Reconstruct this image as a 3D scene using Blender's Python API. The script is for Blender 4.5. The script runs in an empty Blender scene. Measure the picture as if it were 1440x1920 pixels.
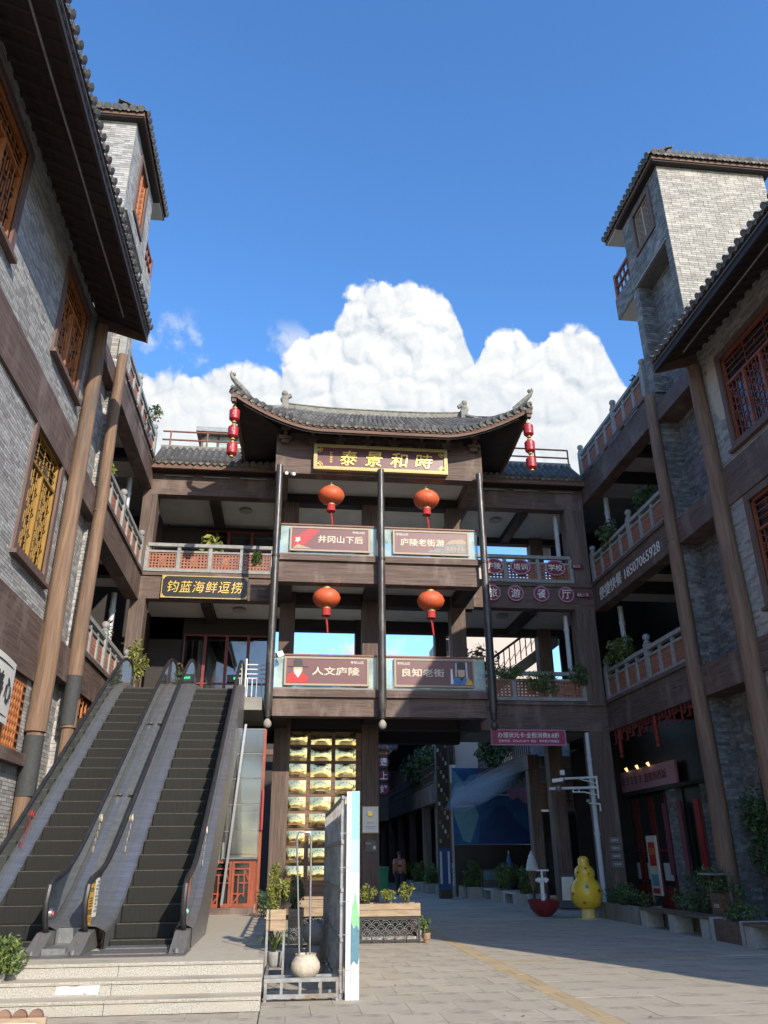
import bpy, bmesh, math, random
import numpy as np
from mathutils import Vector, Matrix
random.seed(7); RNG = np.random.default_rng(7)
SC = bpy.context.scene; COL = SC.collection
rad = math.radians
# ------------------------------------------------------------------ camera
CAMF, CYAW, CPIT, CROL, CH = 1478.0, rad(6.76), rad(23.68), rad(-0.487), 1.4
def cam_axes():
    cy, sy, cp, sp = math.cos(CYAW), math.sin(CYAW), math.cos(CPIT), math.sin(CPIT)
    f = Vector((sy*cp, cy*cp, sp)); r = Vector((cy, -sy, 0)); u = r.cross(f)
    cr, sr = math.cos(CROL), math.sin(CROL)
    return cr*r+sr*u, cr*u-sr*r, f
AR, AU, AF = cam_axes()
cd = bpy.data.cameras.new('camera'); cam = bpy.data.objects.new('camera', cd); COL.objects.link(cam)
cd.sensor_fit = 'HORIZONTAL'; cd.sensor_width = 36; cd.lens = CAMF/1440*36; cd.clip_start = .05; cd.clip_end = 20000
cam.matrix_world = Matrix(((AR.x, AU.x, -AF.x, 0), (AR.y, AU.y, -AF.y, 0), (AR.z, AU.z, -AF.z, CH), (0, 0, 0, 1)))
SC.camera = cam
NR, NU, NF = np.array(AR), np.array(AU), np.array(AF)
def proj(P):
    q = np.asarray(P, float)-np.array([0, 0, CH]); z = q@NF
    zz = np.where(z > .05, z, .05)
    return 720+CAMF*(q@NR)/zz, 960-CAMF*(q@NU)/zz, z
# ------------------------------------------------------------------ sky and sun
SUN_PHI, SUN_EL = 67.0, 28.0
w = bpy.data.worlds.new('World'); SC.world = w; w.use_nodes = True
nt = w.node_tree; nt.nodes.clear()
SKY_STRENGTH = .15
def NN(t, kind, **kw):
    n = t.nodes.new(kind)
    for k, v in kw.items(): setattr(n, k, v)
    return n
def mth(t, op, a, b=None, c=None, clamp=False):
    n = t.nodes.new('ShaderNodeMath'); n.operation = op; n.use_clamp = clamp
    for i, q in enumerate((a, b, c)):
        if q is None: continue
        if isinstance(q, (int, float)): n.inputs[i].default_value = q
        else: t.links.new(q, n.inputs[i])
    return n.outputs[0]
def smooth(t, v, a, b, lo=0, hi=1):
    n = t.nodes.new('ShaderNodeMapRange'); n.interpolation_type = 'SMOOTHSTEP'; t.links.new(v, n.inputs[0])
    for i, q in enumerate((a, b, lo, hi)): n.inputs[i+1].default_value = q
    return n.outputs[0]
# billow: heaped, cauliflower-like relief of a cumulus cloud (2D cells of falling size)
gb = bpy.data.node_groups.new('billow', 'ShaderNodeTree'); gb.interface.new_socket('P', in_out='INPUT', socket_type='NodeSocketVector'); gb.interface.new_socket('H', in_out='OUTPUT', socket_type='NodeSocketFloat')
gi = gb.nodes.new('NodeGroupInput'); go = gb.nodes.new('NodeGroupOutput')
nz = gb.nodes.new('ShaderNodeTexNoise'); nz.noise_dimensions = '2D'; nz.inputs['Scale'].default_value = .5; nz.inputs['Detail'].default_value = 4; gb.links.new(gi.outputs[0], nz.inputs['Vector'])
v0 = gb.nodes.new('ShaderNodeVectorMath'); v0.operation = 'MULTIPLY_ADD'; gb.links.new(nz.outputs['Color'], v0.inputs[0]); v0.inputs[1].default_value = (2.4, 2.4, 0); vA = gb.nodes.new('ShaderNodeVectorMath'); vA.inputs[1].default_value = (3.7, 1.9, 0); gb.links.new(gi.outputs[0], vA.inputs[0]); gb.links.new(vA.outputs[0], v0.inputs[2])
acc = None
for sc_, wt in ((.25, .47), (.55, .34), (1.2, .14), (2.7, .055)):
    vo = gb.nodes.new('ShaderNodeTexVoronoi'); vo.voronoi_dimensions = '2D'; vo.feature = 'SMOOTH_F1' if sc_ < 1 else 'F1'; vo.inputs['Scale'].default_value = sc_; gb.links.new(v0.outputs[0], vo.inputs['Vector'])
    
    if sc_ < 1: vo.inputs['Smoothness'].default_value = .18
    one = mth(gb, 'SUBTRACT', 1.0, mth(gb, 'MULTIPLY', vo.outputs['Distance'], vo.outputs['Distance'])); q = mth(gb, 'MULTIPLY', one, wt); acc = q if acc is None else mth(gb, 'ADD', acc, q)
gb.links.new(acc, go.inputs[0])
tc = NN(nt, 'ShaderNodeTexCoord'); sx = NN(nt, 'ShaderNodeSeparateXYZ'); nt.links.new(tc.outputs['Generated'], sx.inputs[0])
az = mth(nt, 'MULTIPLY', mth(nt, 'ARCTAN2', sx.outputs[0], sx.outputs[1]), 57.2958); el = mth(nt, 'MULTIPLY', mth(nt, 'ARCSINE', sx.outputs[2]), 57.2958)
cx = NN(nt, 'ShaderNodeCombineXYZ'); nt.links.new(mth(nt, 'MULTIPLY', az, .85), cx.inputs[0]); nt.links.new(el, cx.inputs[1])
def billow(vec):
    g_ = NN(nt, 'ShaderNodeGroup'); g_.node_tree = gb; nt.links.new(vec, g_.inputs[0]); return g_.outputs[0]
def shifted(d):
    n = NN(nt, 'ShaderNodeVectorMath', operation='ADD'); nt.links.new(cx.outputs[0], n.inputs[0]); n.inputs[1].default_value = (*d, 0); return n.outputs[0]
b0 = billow(cx.outputs[0]); b1 = billow(shifted((.30, .45)))
nl = NN(nt, 'ShaderNodeTexNoise'); nl.noise_dimensions = '2D'; nl.inputs['Scale'].default_value = .16; nl.inputs['Detail'].default_value = 7; nl.inputs['Roughness'].default_value = .58; nt.links.new(shifted((4.1, .2)), nl.inputs['Vector'])
# silhouette of the cloud tops: elevation over azimuth
SIL = [(-60, 20), (-24, 26), (-15.4, 29.6), (-13, 32.3), (-10.1, 32.9), (-6.3, 33.6), (-3.2, 33.7), (-1.8, 34.1), (-.8, 35.1), (.4, 36.1), (1.3, 36.6), (2.4, 37.6), (3.4, 38.9), (4.3, 39.9), (5.8, 40.5), (7.2, 40.7), (8.9, 40.5), (10.8, 40.1), (12.2, 39.4), (13.1, 38.2), (13.9, 36.3), (14.6, 34.6), (15.4, 35.6), (17.2, 36.5), (18.5, 36.5), (19.5, 35.2), (20.4, 35.0), (21.5, 35.9), (22.8, 36.1), (24.2, 35.5), (25.4, 34.0), (26.2, 32.0), (27.2, 31.2), (28.7, 30.2), (31, 27.5), (40, 23), (60, 19)]
fc = NN(nt, 'ShaderNodeFloatCurve'); cu = fc.mapping.curves[0]
for i, (a, e) in enumerate(SIL):
    x, y = (a+60)/120, (e-15)/30
    if i == 0: cu.points[0].location = (x, y)
    elif i == len(SIL)-1: cu.points[-1].location = (x, y)
    else: cu.points.new(x, y)
for p_ in cu.points: p_.handle_type = 'VECTOR'
fc.mapping.update()
azn = mth(nt, 'ADD', mth(nt, 'MULTIPLY', mth(nt, 'ADD', az, mth(nt, 'MULTIPLY', mth(nt, 'SUBTRACT', b0, .8), .7)), 1/120), .5, clamp=True); nt.links.new(azn, fc.inputs['Value'])
top = mth(nt, 'ADD', mth(nt, 'MULTIPLY', fc.outputs[0], 30), 15)
over = mth(nt, 'ADD', mth(nt, 'SUBTRACT', top, el), mth(nt, 'MULTIPLY', mth(nt, 'ADD', mth(nt, 'SUBTRACT', b0, .78), mth(nt, 'MULTIPLY', mth(nt, 'SUBTRACT', nl.outputs[0], .5), .5)), 3.2))
edge = smooth(nt, over, -.1, .55); base = smooth(nt, mth(nt, 'ADD', el, mth(nt, 'MULTIPLY', mth(nt, 'SUBTRACT', b0, .8), 5)), 21.0, 26.0)
cov = mth(nt, 'MULTIPLY', edge, base)
# scattered small clouds
low = mth(nt, 'MULTIPLY', smooth(nt, mth(nt, 'ADD', nl.outputs[0], mth(nt, 'MULTIPLY', b0, .2)), .65, .78), smooth(nt, el, 22, 13))
wis = mth(nt, 'MULTIPLY', smooth(nt, mth(nt, 'ADD', nl.outputs[0], mth(nt, 'MULTIPLY', b0, .16)), .70, .86), mth(nt, 'MULTIPLY', smooth(nt, el, 32, 34), smooth(nt, el, 37.5, 35.5))); wis = mth(nt, 'MULTIPLY', wis, .55)
cov = mth(nt, 'MAXIMUM', cov, mth(nt, 'MAXIMUM', low, wis))
# relief: sunward slopes lighter, hollows and the base greyer
rel = mth(nt, 'ADD', mth(nt, 'MULTIPLY', mth(nt, 'SUBTRACT', b0, b1), 1.5), mth(nt, 'MULTIPLY', mth(nt, 'SUBTRACT', nl.outputs[0], .5), .55))
soft = smooth(nt, el, 28, 38, .3, 1.0)
lum = mth(nt, 'ADD', mth(nt, 'MULTIPLY', mth(nt, 'MULTIPLY', rel, soft), .85), mth(nt, 'ADD', smooth(nt, el, 28, 38, .78, .93), mth(nt, 'MULTIPLY', mth(nt, 'SUBTRACT', b0, .78), .35))); lum = mth(nt, 'MINIMUM', mth(nt, 'MAXIMUM', lum, .5), 1.06)
rp = NN(nt, 'ShaderNodeValToRGB'); nt.links.new(lum, rp.inputs[0]); e_ = rp.color_ramp.elements; e_[0].position = .5; e_[0].color = (.44, .50, .58, 1); e_[1].position = 1; e_[1].color = (.90, .90, .88, 1); q_ = e_.new(.76); q_.color = (.70, .74, .78, 1)
sky = NN(nt, 'ShaderNodeTexSky'); sky.sky_type = 'NISHITA'; sky.sun_disc = False
sky.sun_elevation = rad(SUN_EL); sky.sun_rotation = rad(90+SUN_PHI)
sky.altitude = 100; sky.air_density = 1.0; sky.dust_density = .4; sky.ozone_density = 3.0
hsv = NN(nt, 'ShaderNodeHueSaturation'); hsv.inputs['Hue'].default_value = .504; hsv.inputs['Saturation'].default_value = 1.2; nt.links.new(sky.outputs[0], hsv.inputs['Color'])
vm = NN(nt, 'ShaderNodeVectorMath', operation='SCALE'); nt.links.new(rp.outputs[0], vm.inputs[0]); vm.inputs[3].default_value = .54/SKY_STRENGTH
mx = NN(nt, 'ShaderNodeMix', data_type='RGBA'); nt.links.new(cov, mx.inputs[0]); nt.links.new(hsv.outputs[0], mx.inputs[6]); nt.links.new(vm.outputs[0], mx.inputs[7])
bg = NN(nt, 'ShaderNodeBackground'); bg.inputs[1].default_value = SKY_STRENGTH
wo = NN(nt, 'ShaderNodeOutputWorld')
nt.links.new(mx.outputs[2], bg.inputs[0]); nt.links.new(bg.outputs[0], wo.inputs[0])
sl = bpy.data.lights.new('sun', 'SUN'); sl.energy = 2.7; sl.angle = rad(.5); sl.color = (1, .9, .76)
so = bpy.data.objects.new('sun', sl); COL.objects.link(so)
SUND = Vector((math.cos(rad(SUN_PHI))*math.cos(rad(SUN_EL)), -math.sin(rad(SUN_PHI))*math.cos(rad(SUN_EL)), math.sin(rad(SUN_EL))))
so.rotation_euler = SUND.to_track_quat('Z', 'Y').to_euler(); so.location = (10, -20, 30)
vs = SC.view_settings; vs.view_transform = 'Standard'; vs.look = 'None'; vs.gamma = 1; vs.exposure = 1.12; vs.use_curve_mapping = False
SC.cycles.max_bounces = 6; SC.cycles.diffuse_bounces = 3; SC.cycles.glossy_bounces = 3; SC.cycles.transparent_max_bounces = 12
SC.cycles.transmission_bounces = 4; SC.cycles.caustics_reflective = False; SC.cycles.caustics_refractive = False
SC.cycles.sample_clamp_indirect = 6
# ------------------------------------------------------------------ materials
MATS = {}
def nodes_of(name):
    m = bpy.data.materials.new(name); m.use_nodes = True; t = m.node_tree; MATS[name] = m
    return m, t, t.nodes, t.links, t.nodes['Principled BSDF']
def mat(name, c1, c2=None, sc=(6, 6, 6), rough=.7, bump=.25, metal=0, rnd=0, detail=5, spec=.5, lo=.35, hi=.65, c3=None, sc3=(.7, .7, .7), dist=.02, emit=None):
    """colour c1..c2 mixed by object-space noise, an optional larger stain colour c3, per-piece variation rnd"""
    m, t, N, L, B = nodes_of(name)
    B.inputs['Roughness'].default_value = rough; B.inputs['Metallic'].default_value = metal
    B.inputs['Specular IOR Level'].default_value = spec
    if c2 is None: c2 = tuple(x*.8 for x in c1)
    tc = N.new('ShaderNodeTexCoord')
    def noise(scale, det):
        mp = N.new('ShaderNodeMapping'); mp.inputs['Scale'].default_value = scale
        nz = N.new('ShaderNodeTexNoise'); nz.inputs['Scale'].default_value = 1; nz.inputs['Detail'].default_value = det; nz.inputs['Roughness'].default_value = .62
        L.new(tc.outputs['Object'], mp.inputs[0]); L.new(mp.outputs[0], nz.inputs['Vector']); return nz
    nz = noise(sc, detail)
    rp = N.new('ShaderNodeValToRGB'); rp.color_ramp.elements[0].position = lo; rp.color_ramp.elements[1].position = hi
    rp.color_ramp.elements[0].color = (*c1, 1); rp.color_ramp.elements[1].color = (*c2, 1)
    L.new(nz.outputs[0], rp.inputs[0]); col = rp.outputs[0]
    if c3 is not None:
        n3 = noise(sc3, 6); r3 = N.new('ShaderNodeValToRGB'); r3.color_ramp.elements[0].position = .52; r3.color_ramp.elements[1].position = .68
        L.new(n3.outputs[0], r3.inputs[0])
        mx = N.new('ShaderNodeMix'); mx.data_type = 'RGBA'; mx.inputs[7].default_value = (*c3, 1)
        L.new(r3.outputs[0], mx.inputs[0]); L.new(col, mx.inputs[6]); col = mx.outputs[2]
    if rnd:
        oi = N.new('ShaderNodeObjectInfo'); ge = N.new('ShaderNodeNewGeometry')
        ad = N.new('ShaderNodeMath'); ad.operation = 'ADD'; L.new(oi.outputs['Random'], ad.inputs[0]); L.new(ge.outputs['Random Per Island'], ad.inputs[1])
        fr = N.new('ShaderNodeMath'); fr.operation = 'FRACT'; L.new(ad.outputs[0], fr.inputs[0])
        mr = N.new('ShaderNodeMapRange'); mr.inputs[3].default_value = 1-rnd; mr.inputs[4].default_value = 1+rnd; L.new(fr.outputs[0], mr.inputs[0])
        hs = N.new('ShaderNodeHueSaturation'); L.new(mr.outputs[0], hs.inputs['Value']); L.new(col, hs.inputs['Color']); col = hs.outputs[0]
    L.new(col, B.inputs['Base Color'])
    if bump:
        bp = N.new('ShaderNodeBump'); bp.inputs['Strength'].default_value = bump; bp.inputs['Distance'].default_value = dist
        L.new(nz.outputs[0], bp.inputs['Height']); L.new(bp.outputs[0], B.inputs['Normal'])
    if emit:
        B.inputs['Emission Color'].default_value = (*emit[0], 1); B.inputs['Emission Strength'].default_value = emit[1]
    return m
def glassmat(name, tint, refl=.12, rough=.03, haze=0.0, hazecol=(.6, .62, .6)):
    """thin pane: clear transmission + fresnel mirror + a film of dust"""
    m, t, N, L, B = nodes_of(name); N.remove(B)
    out = N['Material Output']
    tr = N.new('ShaderNodeBsdfTransparent'); tr.inputs[0].default_value = (*tint, 1)
    gl = N.new('ShaderNodeBsdfGlossy'); gl.inputs['Roughness'].default_value = rough
    fr = N.new('ShaderNodeFresnel'); fr.inputs[0].default_value = 1.5
    ad = N.new('ShaderNodeMath'); ad.operation = 'ADD'; ad.inputs[1].default_value = refl*.4; L.new(fr.outputs[0], ad.inputs[0])
    mx = N.new('ShaderNodeMixShader'); L.new(ad.outputs[0], mx.inputs[0]); L.new(tr.outputs[0], mx.inputs[1]); L.new(gl.outputs[0], mx.inputs[2])
    sh = mx.outputs[0]
    if haze:
        df = N.new('ShaderNodeBsdfDiffuse'); df.inputs[0].default_value = (*hazecol, 1)
        nz = N.new('ShaderNodeTexNoise'); nz.inputs['Scale'].default_value = 2.2; nz.inputs['Detail'].default_value = 6
        tc = N.new('ShaderNodeTexCoord'); L.new(tc.outputs['Object'], nz.inputs['Vector'])
        mr = N.new('ShaderNodeMapRange'); mr.inputs[1].default_value = .3; mr.inputs[2].default_value = .75; mr.inputs[3].default_value = haze*.4; mr.inputs[4].default_value = haze*1.5
        L.new(nz.outputs[0], mr.inputs[0])
        m2 = N.new('ShaderNodeMixShader'); L.new(mr.outputs[0], m2.inputs[0]); L.new(sh, m2.inputs[1]); L.new(df.outputs[0], m2.inputs[2]); sh = m2.outputs[0]
    L.new(sh, out.inputs[0]); return m
H = (1.3, 1.3, 26); V = (22, 22, 1.1)
mat('clad', (.155, .103, .082), (.078, .051, .041), H, .75, .5, c3=(.21, .158, .13), sc3=(1.6, 1.6, .7))
mat('clad_v', (.145, .098, .078), (.076, .05, .04), V, .75, .5, c3=(.19, .14, .115), sc3=(2.5, 2.5, .4))
mat('column_wood', (.25, .158, .10), (.14, .086, .056), V, .85, .6, c3=(.105, .082, .07), sc3=(3.6, 3.6, .5))
mat('column_dark', (.25, .152, .10), (.14, .085, .058), V, .75, .5, c3=(.12, .085, .07), sc3=(2, 2, .4))
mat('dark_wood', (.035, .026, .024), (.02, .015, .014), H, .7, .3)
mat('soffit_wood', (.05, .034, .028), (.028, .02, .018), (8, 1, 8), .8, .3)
mat('fascia', (.19, .105, .07), (.11, .062, .045), H, .75, .4)
mat('mortar', (.50, .49, .47), (.40, .395, .38), (9, 9, 9), .9, .3)
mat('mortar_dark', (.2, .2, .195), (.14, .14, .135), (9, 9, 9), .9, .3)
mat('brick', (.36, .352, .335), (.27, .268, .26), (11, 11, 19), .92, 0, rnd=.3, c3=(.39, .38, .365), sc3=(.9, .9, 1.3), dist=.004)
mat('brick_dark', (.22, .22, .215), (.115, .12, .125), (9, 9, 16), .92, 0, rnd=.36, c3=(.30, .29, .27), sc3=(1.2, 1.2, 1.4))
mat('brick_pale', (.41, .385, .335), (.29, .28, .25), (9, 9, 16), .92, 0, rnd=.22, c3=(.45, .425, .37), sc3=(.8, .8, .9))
mat('tile', (.13, .125, .115), (.062, .06, .058), (14, 14, 14), .8, .6, rnd=.35, c3=(.22, .21, .185), sc3=(2, 2, 2))
mat('tile_bed', (.07, .066, .06), (.045, .043, .04), (9, 9, 9), .9, .4)
mat('ridge_stone', (.27, .26, .22), (.15, .145, .125), (9, 9, 9), .85, .5)
mat('rail_stone', (.33, .33, .31), (.24, .245, .235), (12, 12, 12), .8, .25, c3=(.20, .20, .19))
mat('terracotta', (.36, .16, .10), (.25, .105, .066), (12, 12, 12), .85, .3, rnd=.12)
mat('ceiling', (.62, .60, .54), (.55, .53, .48), (2, 2, 2), .9, .1)
mat('post_black', (.055, .052, .05), (.03, .029, .029), (14, 14, 2), .35, .4, c3=(.11, .1, .09), sc3=(5, 5, 1.5))
mat('stone_ball', (.36, .33, .28), (.25, .23, .2), (20, 20, 20), .8, .4)
mat('window_orange', (.46, .17, .055), (.32, .105, .035), (18, 18, 3), .5, .2)
mat('window_gold', (.36, .205, .042), (.26, .145, .03), (18, 18, 3), .5, .2)
mat('window_red', (.30, .085, .045), (.2, .055, .03), (18, 18, 3), .5, .2)
mat('frame_brown', (.17, .105, .085), (.10, .064, .054), V, .7, .3)
mat('pane_dark', (.02, .021, .024), (.03, .031, .034), (3, 3, 3), .12, 0, spec=.8)
mat('granite', (.47, .445, .385), (.27, .255, .225), (70, 70, 70), .75, .35, c3=(.38, .345, .285), sc3=(1.8, 1.8, 5), lo=.38, hi=.62)
mat('granite_floor', (.50, .445, .35), (.38, .34, .27), (6, 30, 6), .8, .2, c3=(.33, .295, .235), sc3=(1.1, 1.1, 1.1))
mat('paver', (.46, .405, .315), (.38, .335, .265), (5, 26, 6), .82, .3, rnd=.07, c3=(.26, .23, .185), sc3=(.7, 1.1, .6))
mat('paver_yellow', (.50, .385, .225), (.40, .30, .17), (30, 30, 30), .85, .3, rnd=.07, c3=(.36, .28, .17), sc3=(1.2, 1.2, 1.2))
mat('ground_bed', (.27, .245, .2), (.21, .19, .16), (4, 4, 4), .9, .2)
mat('steel', (.38, .385, .39), (.29, .295, .30), (3, 3, 40), .42, .02, metal=.85)
mat('steel_dull', (.28, .285, .28), (.20, .205, .2), (8, 8, 8), .5, .1, metal=.7)
mat('galv', (.33, .335, .33), (.22, .22, .215), (9, 9, 9), .55, .2, metal=.5, c3=(.22, .15, .11), sc3=(2.4, 2.4, 2.4))
mat('rubber', (.018, .018, .02), (.03, .03, .032), (6, 6, 6), .45, .05)
mat('step_riser', (.016, .017, .016), (.026, .026, .024), (60, 3, 3), .6, .1, c3=(.022, .022, .02), spec=.15)
mat('step_edge', (.075, .068, .05), (.05, .045, .033), (20, 20, 20), .6, .1)
mat('plate_grey', (.22, .21, .20), (.15, .145, .14), (60, 6, 6), .5, .2, metal=.4)
mat('white_paint', (.74, .74, .72), (.62, .62, .6), (7, 7, 7), .5, .1)
mat('pipe_white', (.55, .58, .60), (.42, .45, .47), (7, 7, 2), .5, .1)
mat('sleeve', (.055, .056, .056), (.04, .041, .041), (20, 20, 20), .8, .2)
mat('lantern_orange', (.66, .13, .045), (.55, .095, .032), (9, 9, 9), .55, .1)
mat('lantern_red', (.45, .028, .026), (.34, .02, .02), (9, 9, 9), .4, .1)
mat('tassel', (.46, .035, .03), (.32, .02, .02), (40, 40, 4), .8, .3)
mat('gold', (.85, .60, .14), (.70, .46, .09), (30, 30, 30), .35, .1, metal=.35)
mat('gold_dull', (.46, .37, .15), (.33, .26, .10), (25, 25, 25), .5, .2, metal=.2)
mat('sign_red', (.115, .022, .02), (.085, .016, .016), (3, 3, 20), .35, .1)
mat('sign_maroon', (.15, .06, .06), (.135, .053, .054), (3, 3, 3), .45, 0)
mat('sign_black', (.018, .017, .019), (.026, .024, .025), (4, 4, 4), .35, .05)
mat('sign_pink', (.34, .035, .11), (.29, .03, .095), (4, 4, 4), .5, .0)
mat('sign_wine', (.20, .028, .05), (.15, .022, .04), (9, 9, 9), .6, .1)
mat('sign_trim', (.44, .33, .23), (.30, .23, .16), (60, 60, 60), .55, .2)
mat('print_white', (.80, .78, .72), (.74, .72, .66), (5, 5, 5), .6, 0)
mat('print_cream', (.74, .66, .50), (.66, .58, .43), (5, 5, 5), .6, 0)
mat('print_rose', (.50, .26, .33), (.40, .2, .27), (30, 30, 30), .7, .2)
mat('print_dark', (.035, .032, .034), (.05, .045, .045), (5, 5, 5), .6, 0)
mat('print_red', (.55, .035, .03), (.44, .025, .025), (5, 5, 5), .6, 0)
mat('print_yellow', (.72, .40, .05), (.62, .34, .04), (5, 5, 5), .6, 0)
mat('print_green', (.22, .33, .16), (.3, .4, .18), (5, 5, 5), .6, 0)
mat('skin_print', (.62, .42, .30), (.55, .37, .26), (5, 5, 5), .6, 0)
mat('grey_white', (.62, .62, .62), (.52, .52, .53), (5, 5, 5), .6, .05)
mat('blue_ribbon', (.08, .2, .42), (.06, .15, .34), (5, 5, 5), .6, 0)
mat('timber', (.40, .30, .20), (.27, .195, .125), (4, 30, 30), .85, .5, rnd=.16, c3=(.31, .26, .21), sc3=(2, 2, 2))
mat('timber_grey', (.26, .24, .20), (.17, .155, .13), (30, 30, 3), .88, .5, rnd=.2)
mat('timber_brown', (.16, .105, .08), (.10, .066, .05), (26, 3, 26), .75, .4, rnd=.12)
mat('timber_red', (.34, .075, .028), (.20, .042, .018), (14, 14, 4), .5, .3)
mat('plank_wall', (.245, .142, .10), (.16, .09, .062), (2, 2, 40), .8, .4, rnd=.16)
mat('concrete', (.42, .41, .385), (.32, .315, .295), (16, 16, 16), .9, .35)
mat('jar_stone', (.56, .49, .385), (.42, .36, .28), (30, 30, 30), .8, .5, c3=(.36, .31, .25), sc3=(5, 5, 5))
mat('ball_stone', (.36, .33, .29), (.24, .22, .2), (30, 30, 30), .8, .4)
mat('iron', (.03, .03, .032), (.045, .043, .042), (14, 14, 14), .5, .2, metal=.3)
mat('soil', (.06, .045, .03), (.035, .027, .02), (18, 18, 18), 1, .5)
mat('leaf', (.115, .16, .035), (.06, .10, .022), (9, 9, 9), .55, .1, rnd=.35)
mat('leaf_yellow', (.24, .235, .045), (.12, .15, .03), (14, 14, 14), .55, .1, rnd=.35)
mat('leaf_dark', (.07, .125, .035), (.035, .07, .022), (9, 9, 9), .55, .1, rnd=.4)
mat('stem', (.13, .09, .055), (.08, .055, .035), (8, 8, 20), .9, .3)
mat('gourd_yellow', (.78, .52, .04), (.68, .43, .03), (5, 5, 5), .3, .05)
mat('gourd_foot', (.70, .56, .20), (.60, .46, .15), (9, 9, 9), .55, .1)
mat('bowl_red', (.24, .022, .03), (.15, .016, .022), (8, 8, 8), .4, .2)
mat('bin_green', (.02, .26, .11), (.016, .20, .085), (5, 5, 5), .4, .05)
mat('bin_brown', (.145, .055, .035), (.10, .04, .026), (8, 8, 8), .5, .2)
mat('mural_blue', (.03, .14, .34), (.015, .085, .25), (1.2, 1.2, 1.6), .6, .05, c3=(.04, .22, .40), sc3=(.6, .6, .6))
mat('mural_teal', (.16, .36, .40), (.10, .27, .36), (1.5, 1.5, 1.5), .6, .05)
mat('mural_deep', (.012, .05, .19), (.018, .07, .23), (2, 2, 2), .6, .05)
mat('plaster', (.30, .285, .255), (.23, .22, .2), (2, 2, 2), .9, .15, c3=(.2, .19, .17))
mat('plaster_pink', (.58, .50, .44), (.50, .43, .38), (30, 30, 30), .9, .5)
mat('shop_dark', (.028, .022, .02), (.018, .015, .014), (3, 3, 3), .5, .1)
mat('red_paint', (.22, .025, .018), (.15, .018, .014), (6, 6, 20), .45, .1)
mat('roof_rail', (.25, .095, .055), (.17, .066, .04), (10, 10, 10), .55, .1)
mat('skin', (.28, .16, .11), (.24, .135, .09), (9, 9, 9), .6, 0)
mat('cloth_orange', (.55, .12, .03), (.42, .09, .025), (14, 14, 14), .8, .2)
mat('cloth_white', (.42, .40, .38), (.34, .33, .31), (14, 14, 14), .85, .2)
mat('cloth_dark', (.022, .023, .03), (.03, .03, .038), (14, 14, 14), .85, .2)
mat('hair', (.012, .01, .01), (.02, .017, .016), (30, 30, 30), .6, .1)
mat('flower_white', (.72, .66, .60), (.6, .52, .48), (9, 9, 9), .7, 0)
mat('panel_blue', (.20, .47, .56), (.26, .52, .6), (3, 3, 1), .45, 0)
mat('panel_mid', (.33, .54, .62), (.37, .56, .63), (3, 3, 1), .45, 0)
mat('panel_pale', (.46, .57, .62), (.52, .6, .64), (3, 3, 1), .45, 0)
mat('ink_blue', (.06, .16, .22), (.10, .22, .27), (18, 18, 18), .5, 0)
mat('ink_green', (.16, .42, .16), (.24, .5, .3), (30, 30, 30), .5, 0)
mat('gilt', (.62, .50, .25), (.52, .41, .18), (2, 2, 2), .12, .35, metal=1, dist=.05)
mat('glint_glow', (.9, .7, .4), None, emit=((1, .62, .25), .9))
mat('led_green', (.05, .8, .3), None, emit=((.05, 1, .35), 1.6))
mat('led_red', (.8, .05, .05), None, emit=((1, .06, .06), 1.2))
mat('window_bright', (.78, .78, .74), None, rough=.2, bump=0)
glassmat('glass_escalator', (.82, .86, .84), .14, .03, .2, (.30, .33, .31))
glassmat('glass_green', (.70, .80, .76), .12, .04, .55, (.60, .72, .66))
glassmat('glass_dusty', (.80, .83, .82), .12, .05, .15, (.42, .43, .41))
glassmat('glass_shop', (.30, .32, .33), .25, .02)
# ------------------------------------------------------------------ geometry helpers
WL = {}
def wl(o): return WL.get(o.name, Vector((0, 0, 0))) if o is not None else Vector((0, 0, 0))
def thing(name, label, cat, loc=(0, 0, 0), group=None):
    o = bpy.data.objects.new(name, None); COL.objects.link(o); o.location = loc; o.empty_display_size = .2
    o['label'] = label; o['category'] = cat
    if group: o['group'] = group
    WL[o.name] = Vector(loc); return o
def tag(o, label=None, cat=None, group=None, kind=None):
    for k, v in (('label', label), ('category', cat), ('group', group), ('kind', kind)):
        if v: o[k] = v
    return o
def link(name, me, parent=None, mtx=None):
    o = bpy.data.objects.new(name, me); COL.objects.link(o)
    b = wl(parent)
    if parent is not None: o.parent = parent
    if mtx is not None: o.matrix_local = Matrix.Translation(-b) @ mtx
    WL[o.name] = b if mtx is None else b.copy()
    return o
def dup(root, loc=None, rotz=0, label=None, parent=None):
    c = root.copy(); COL.objects.link(c)
    if parent is not None: c.parent = parent
    if loc is not None: c.location = loc; c.rotation_euler = (0, 0, rotz); WL[c.name] = Vector(loc)
    if label: c['label'] = label
    for ch in list(root.children): dup(ch, parent=c)
    return c
def perp(d):
    d = Vector(d).normalized(); a = Vector((0, 0, 1)) if abs(d.z) < .9 else Vector((1, 0, 0))
    u = d.cross(a).normalized(); return u, u.cross(d).normalized()
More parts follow.
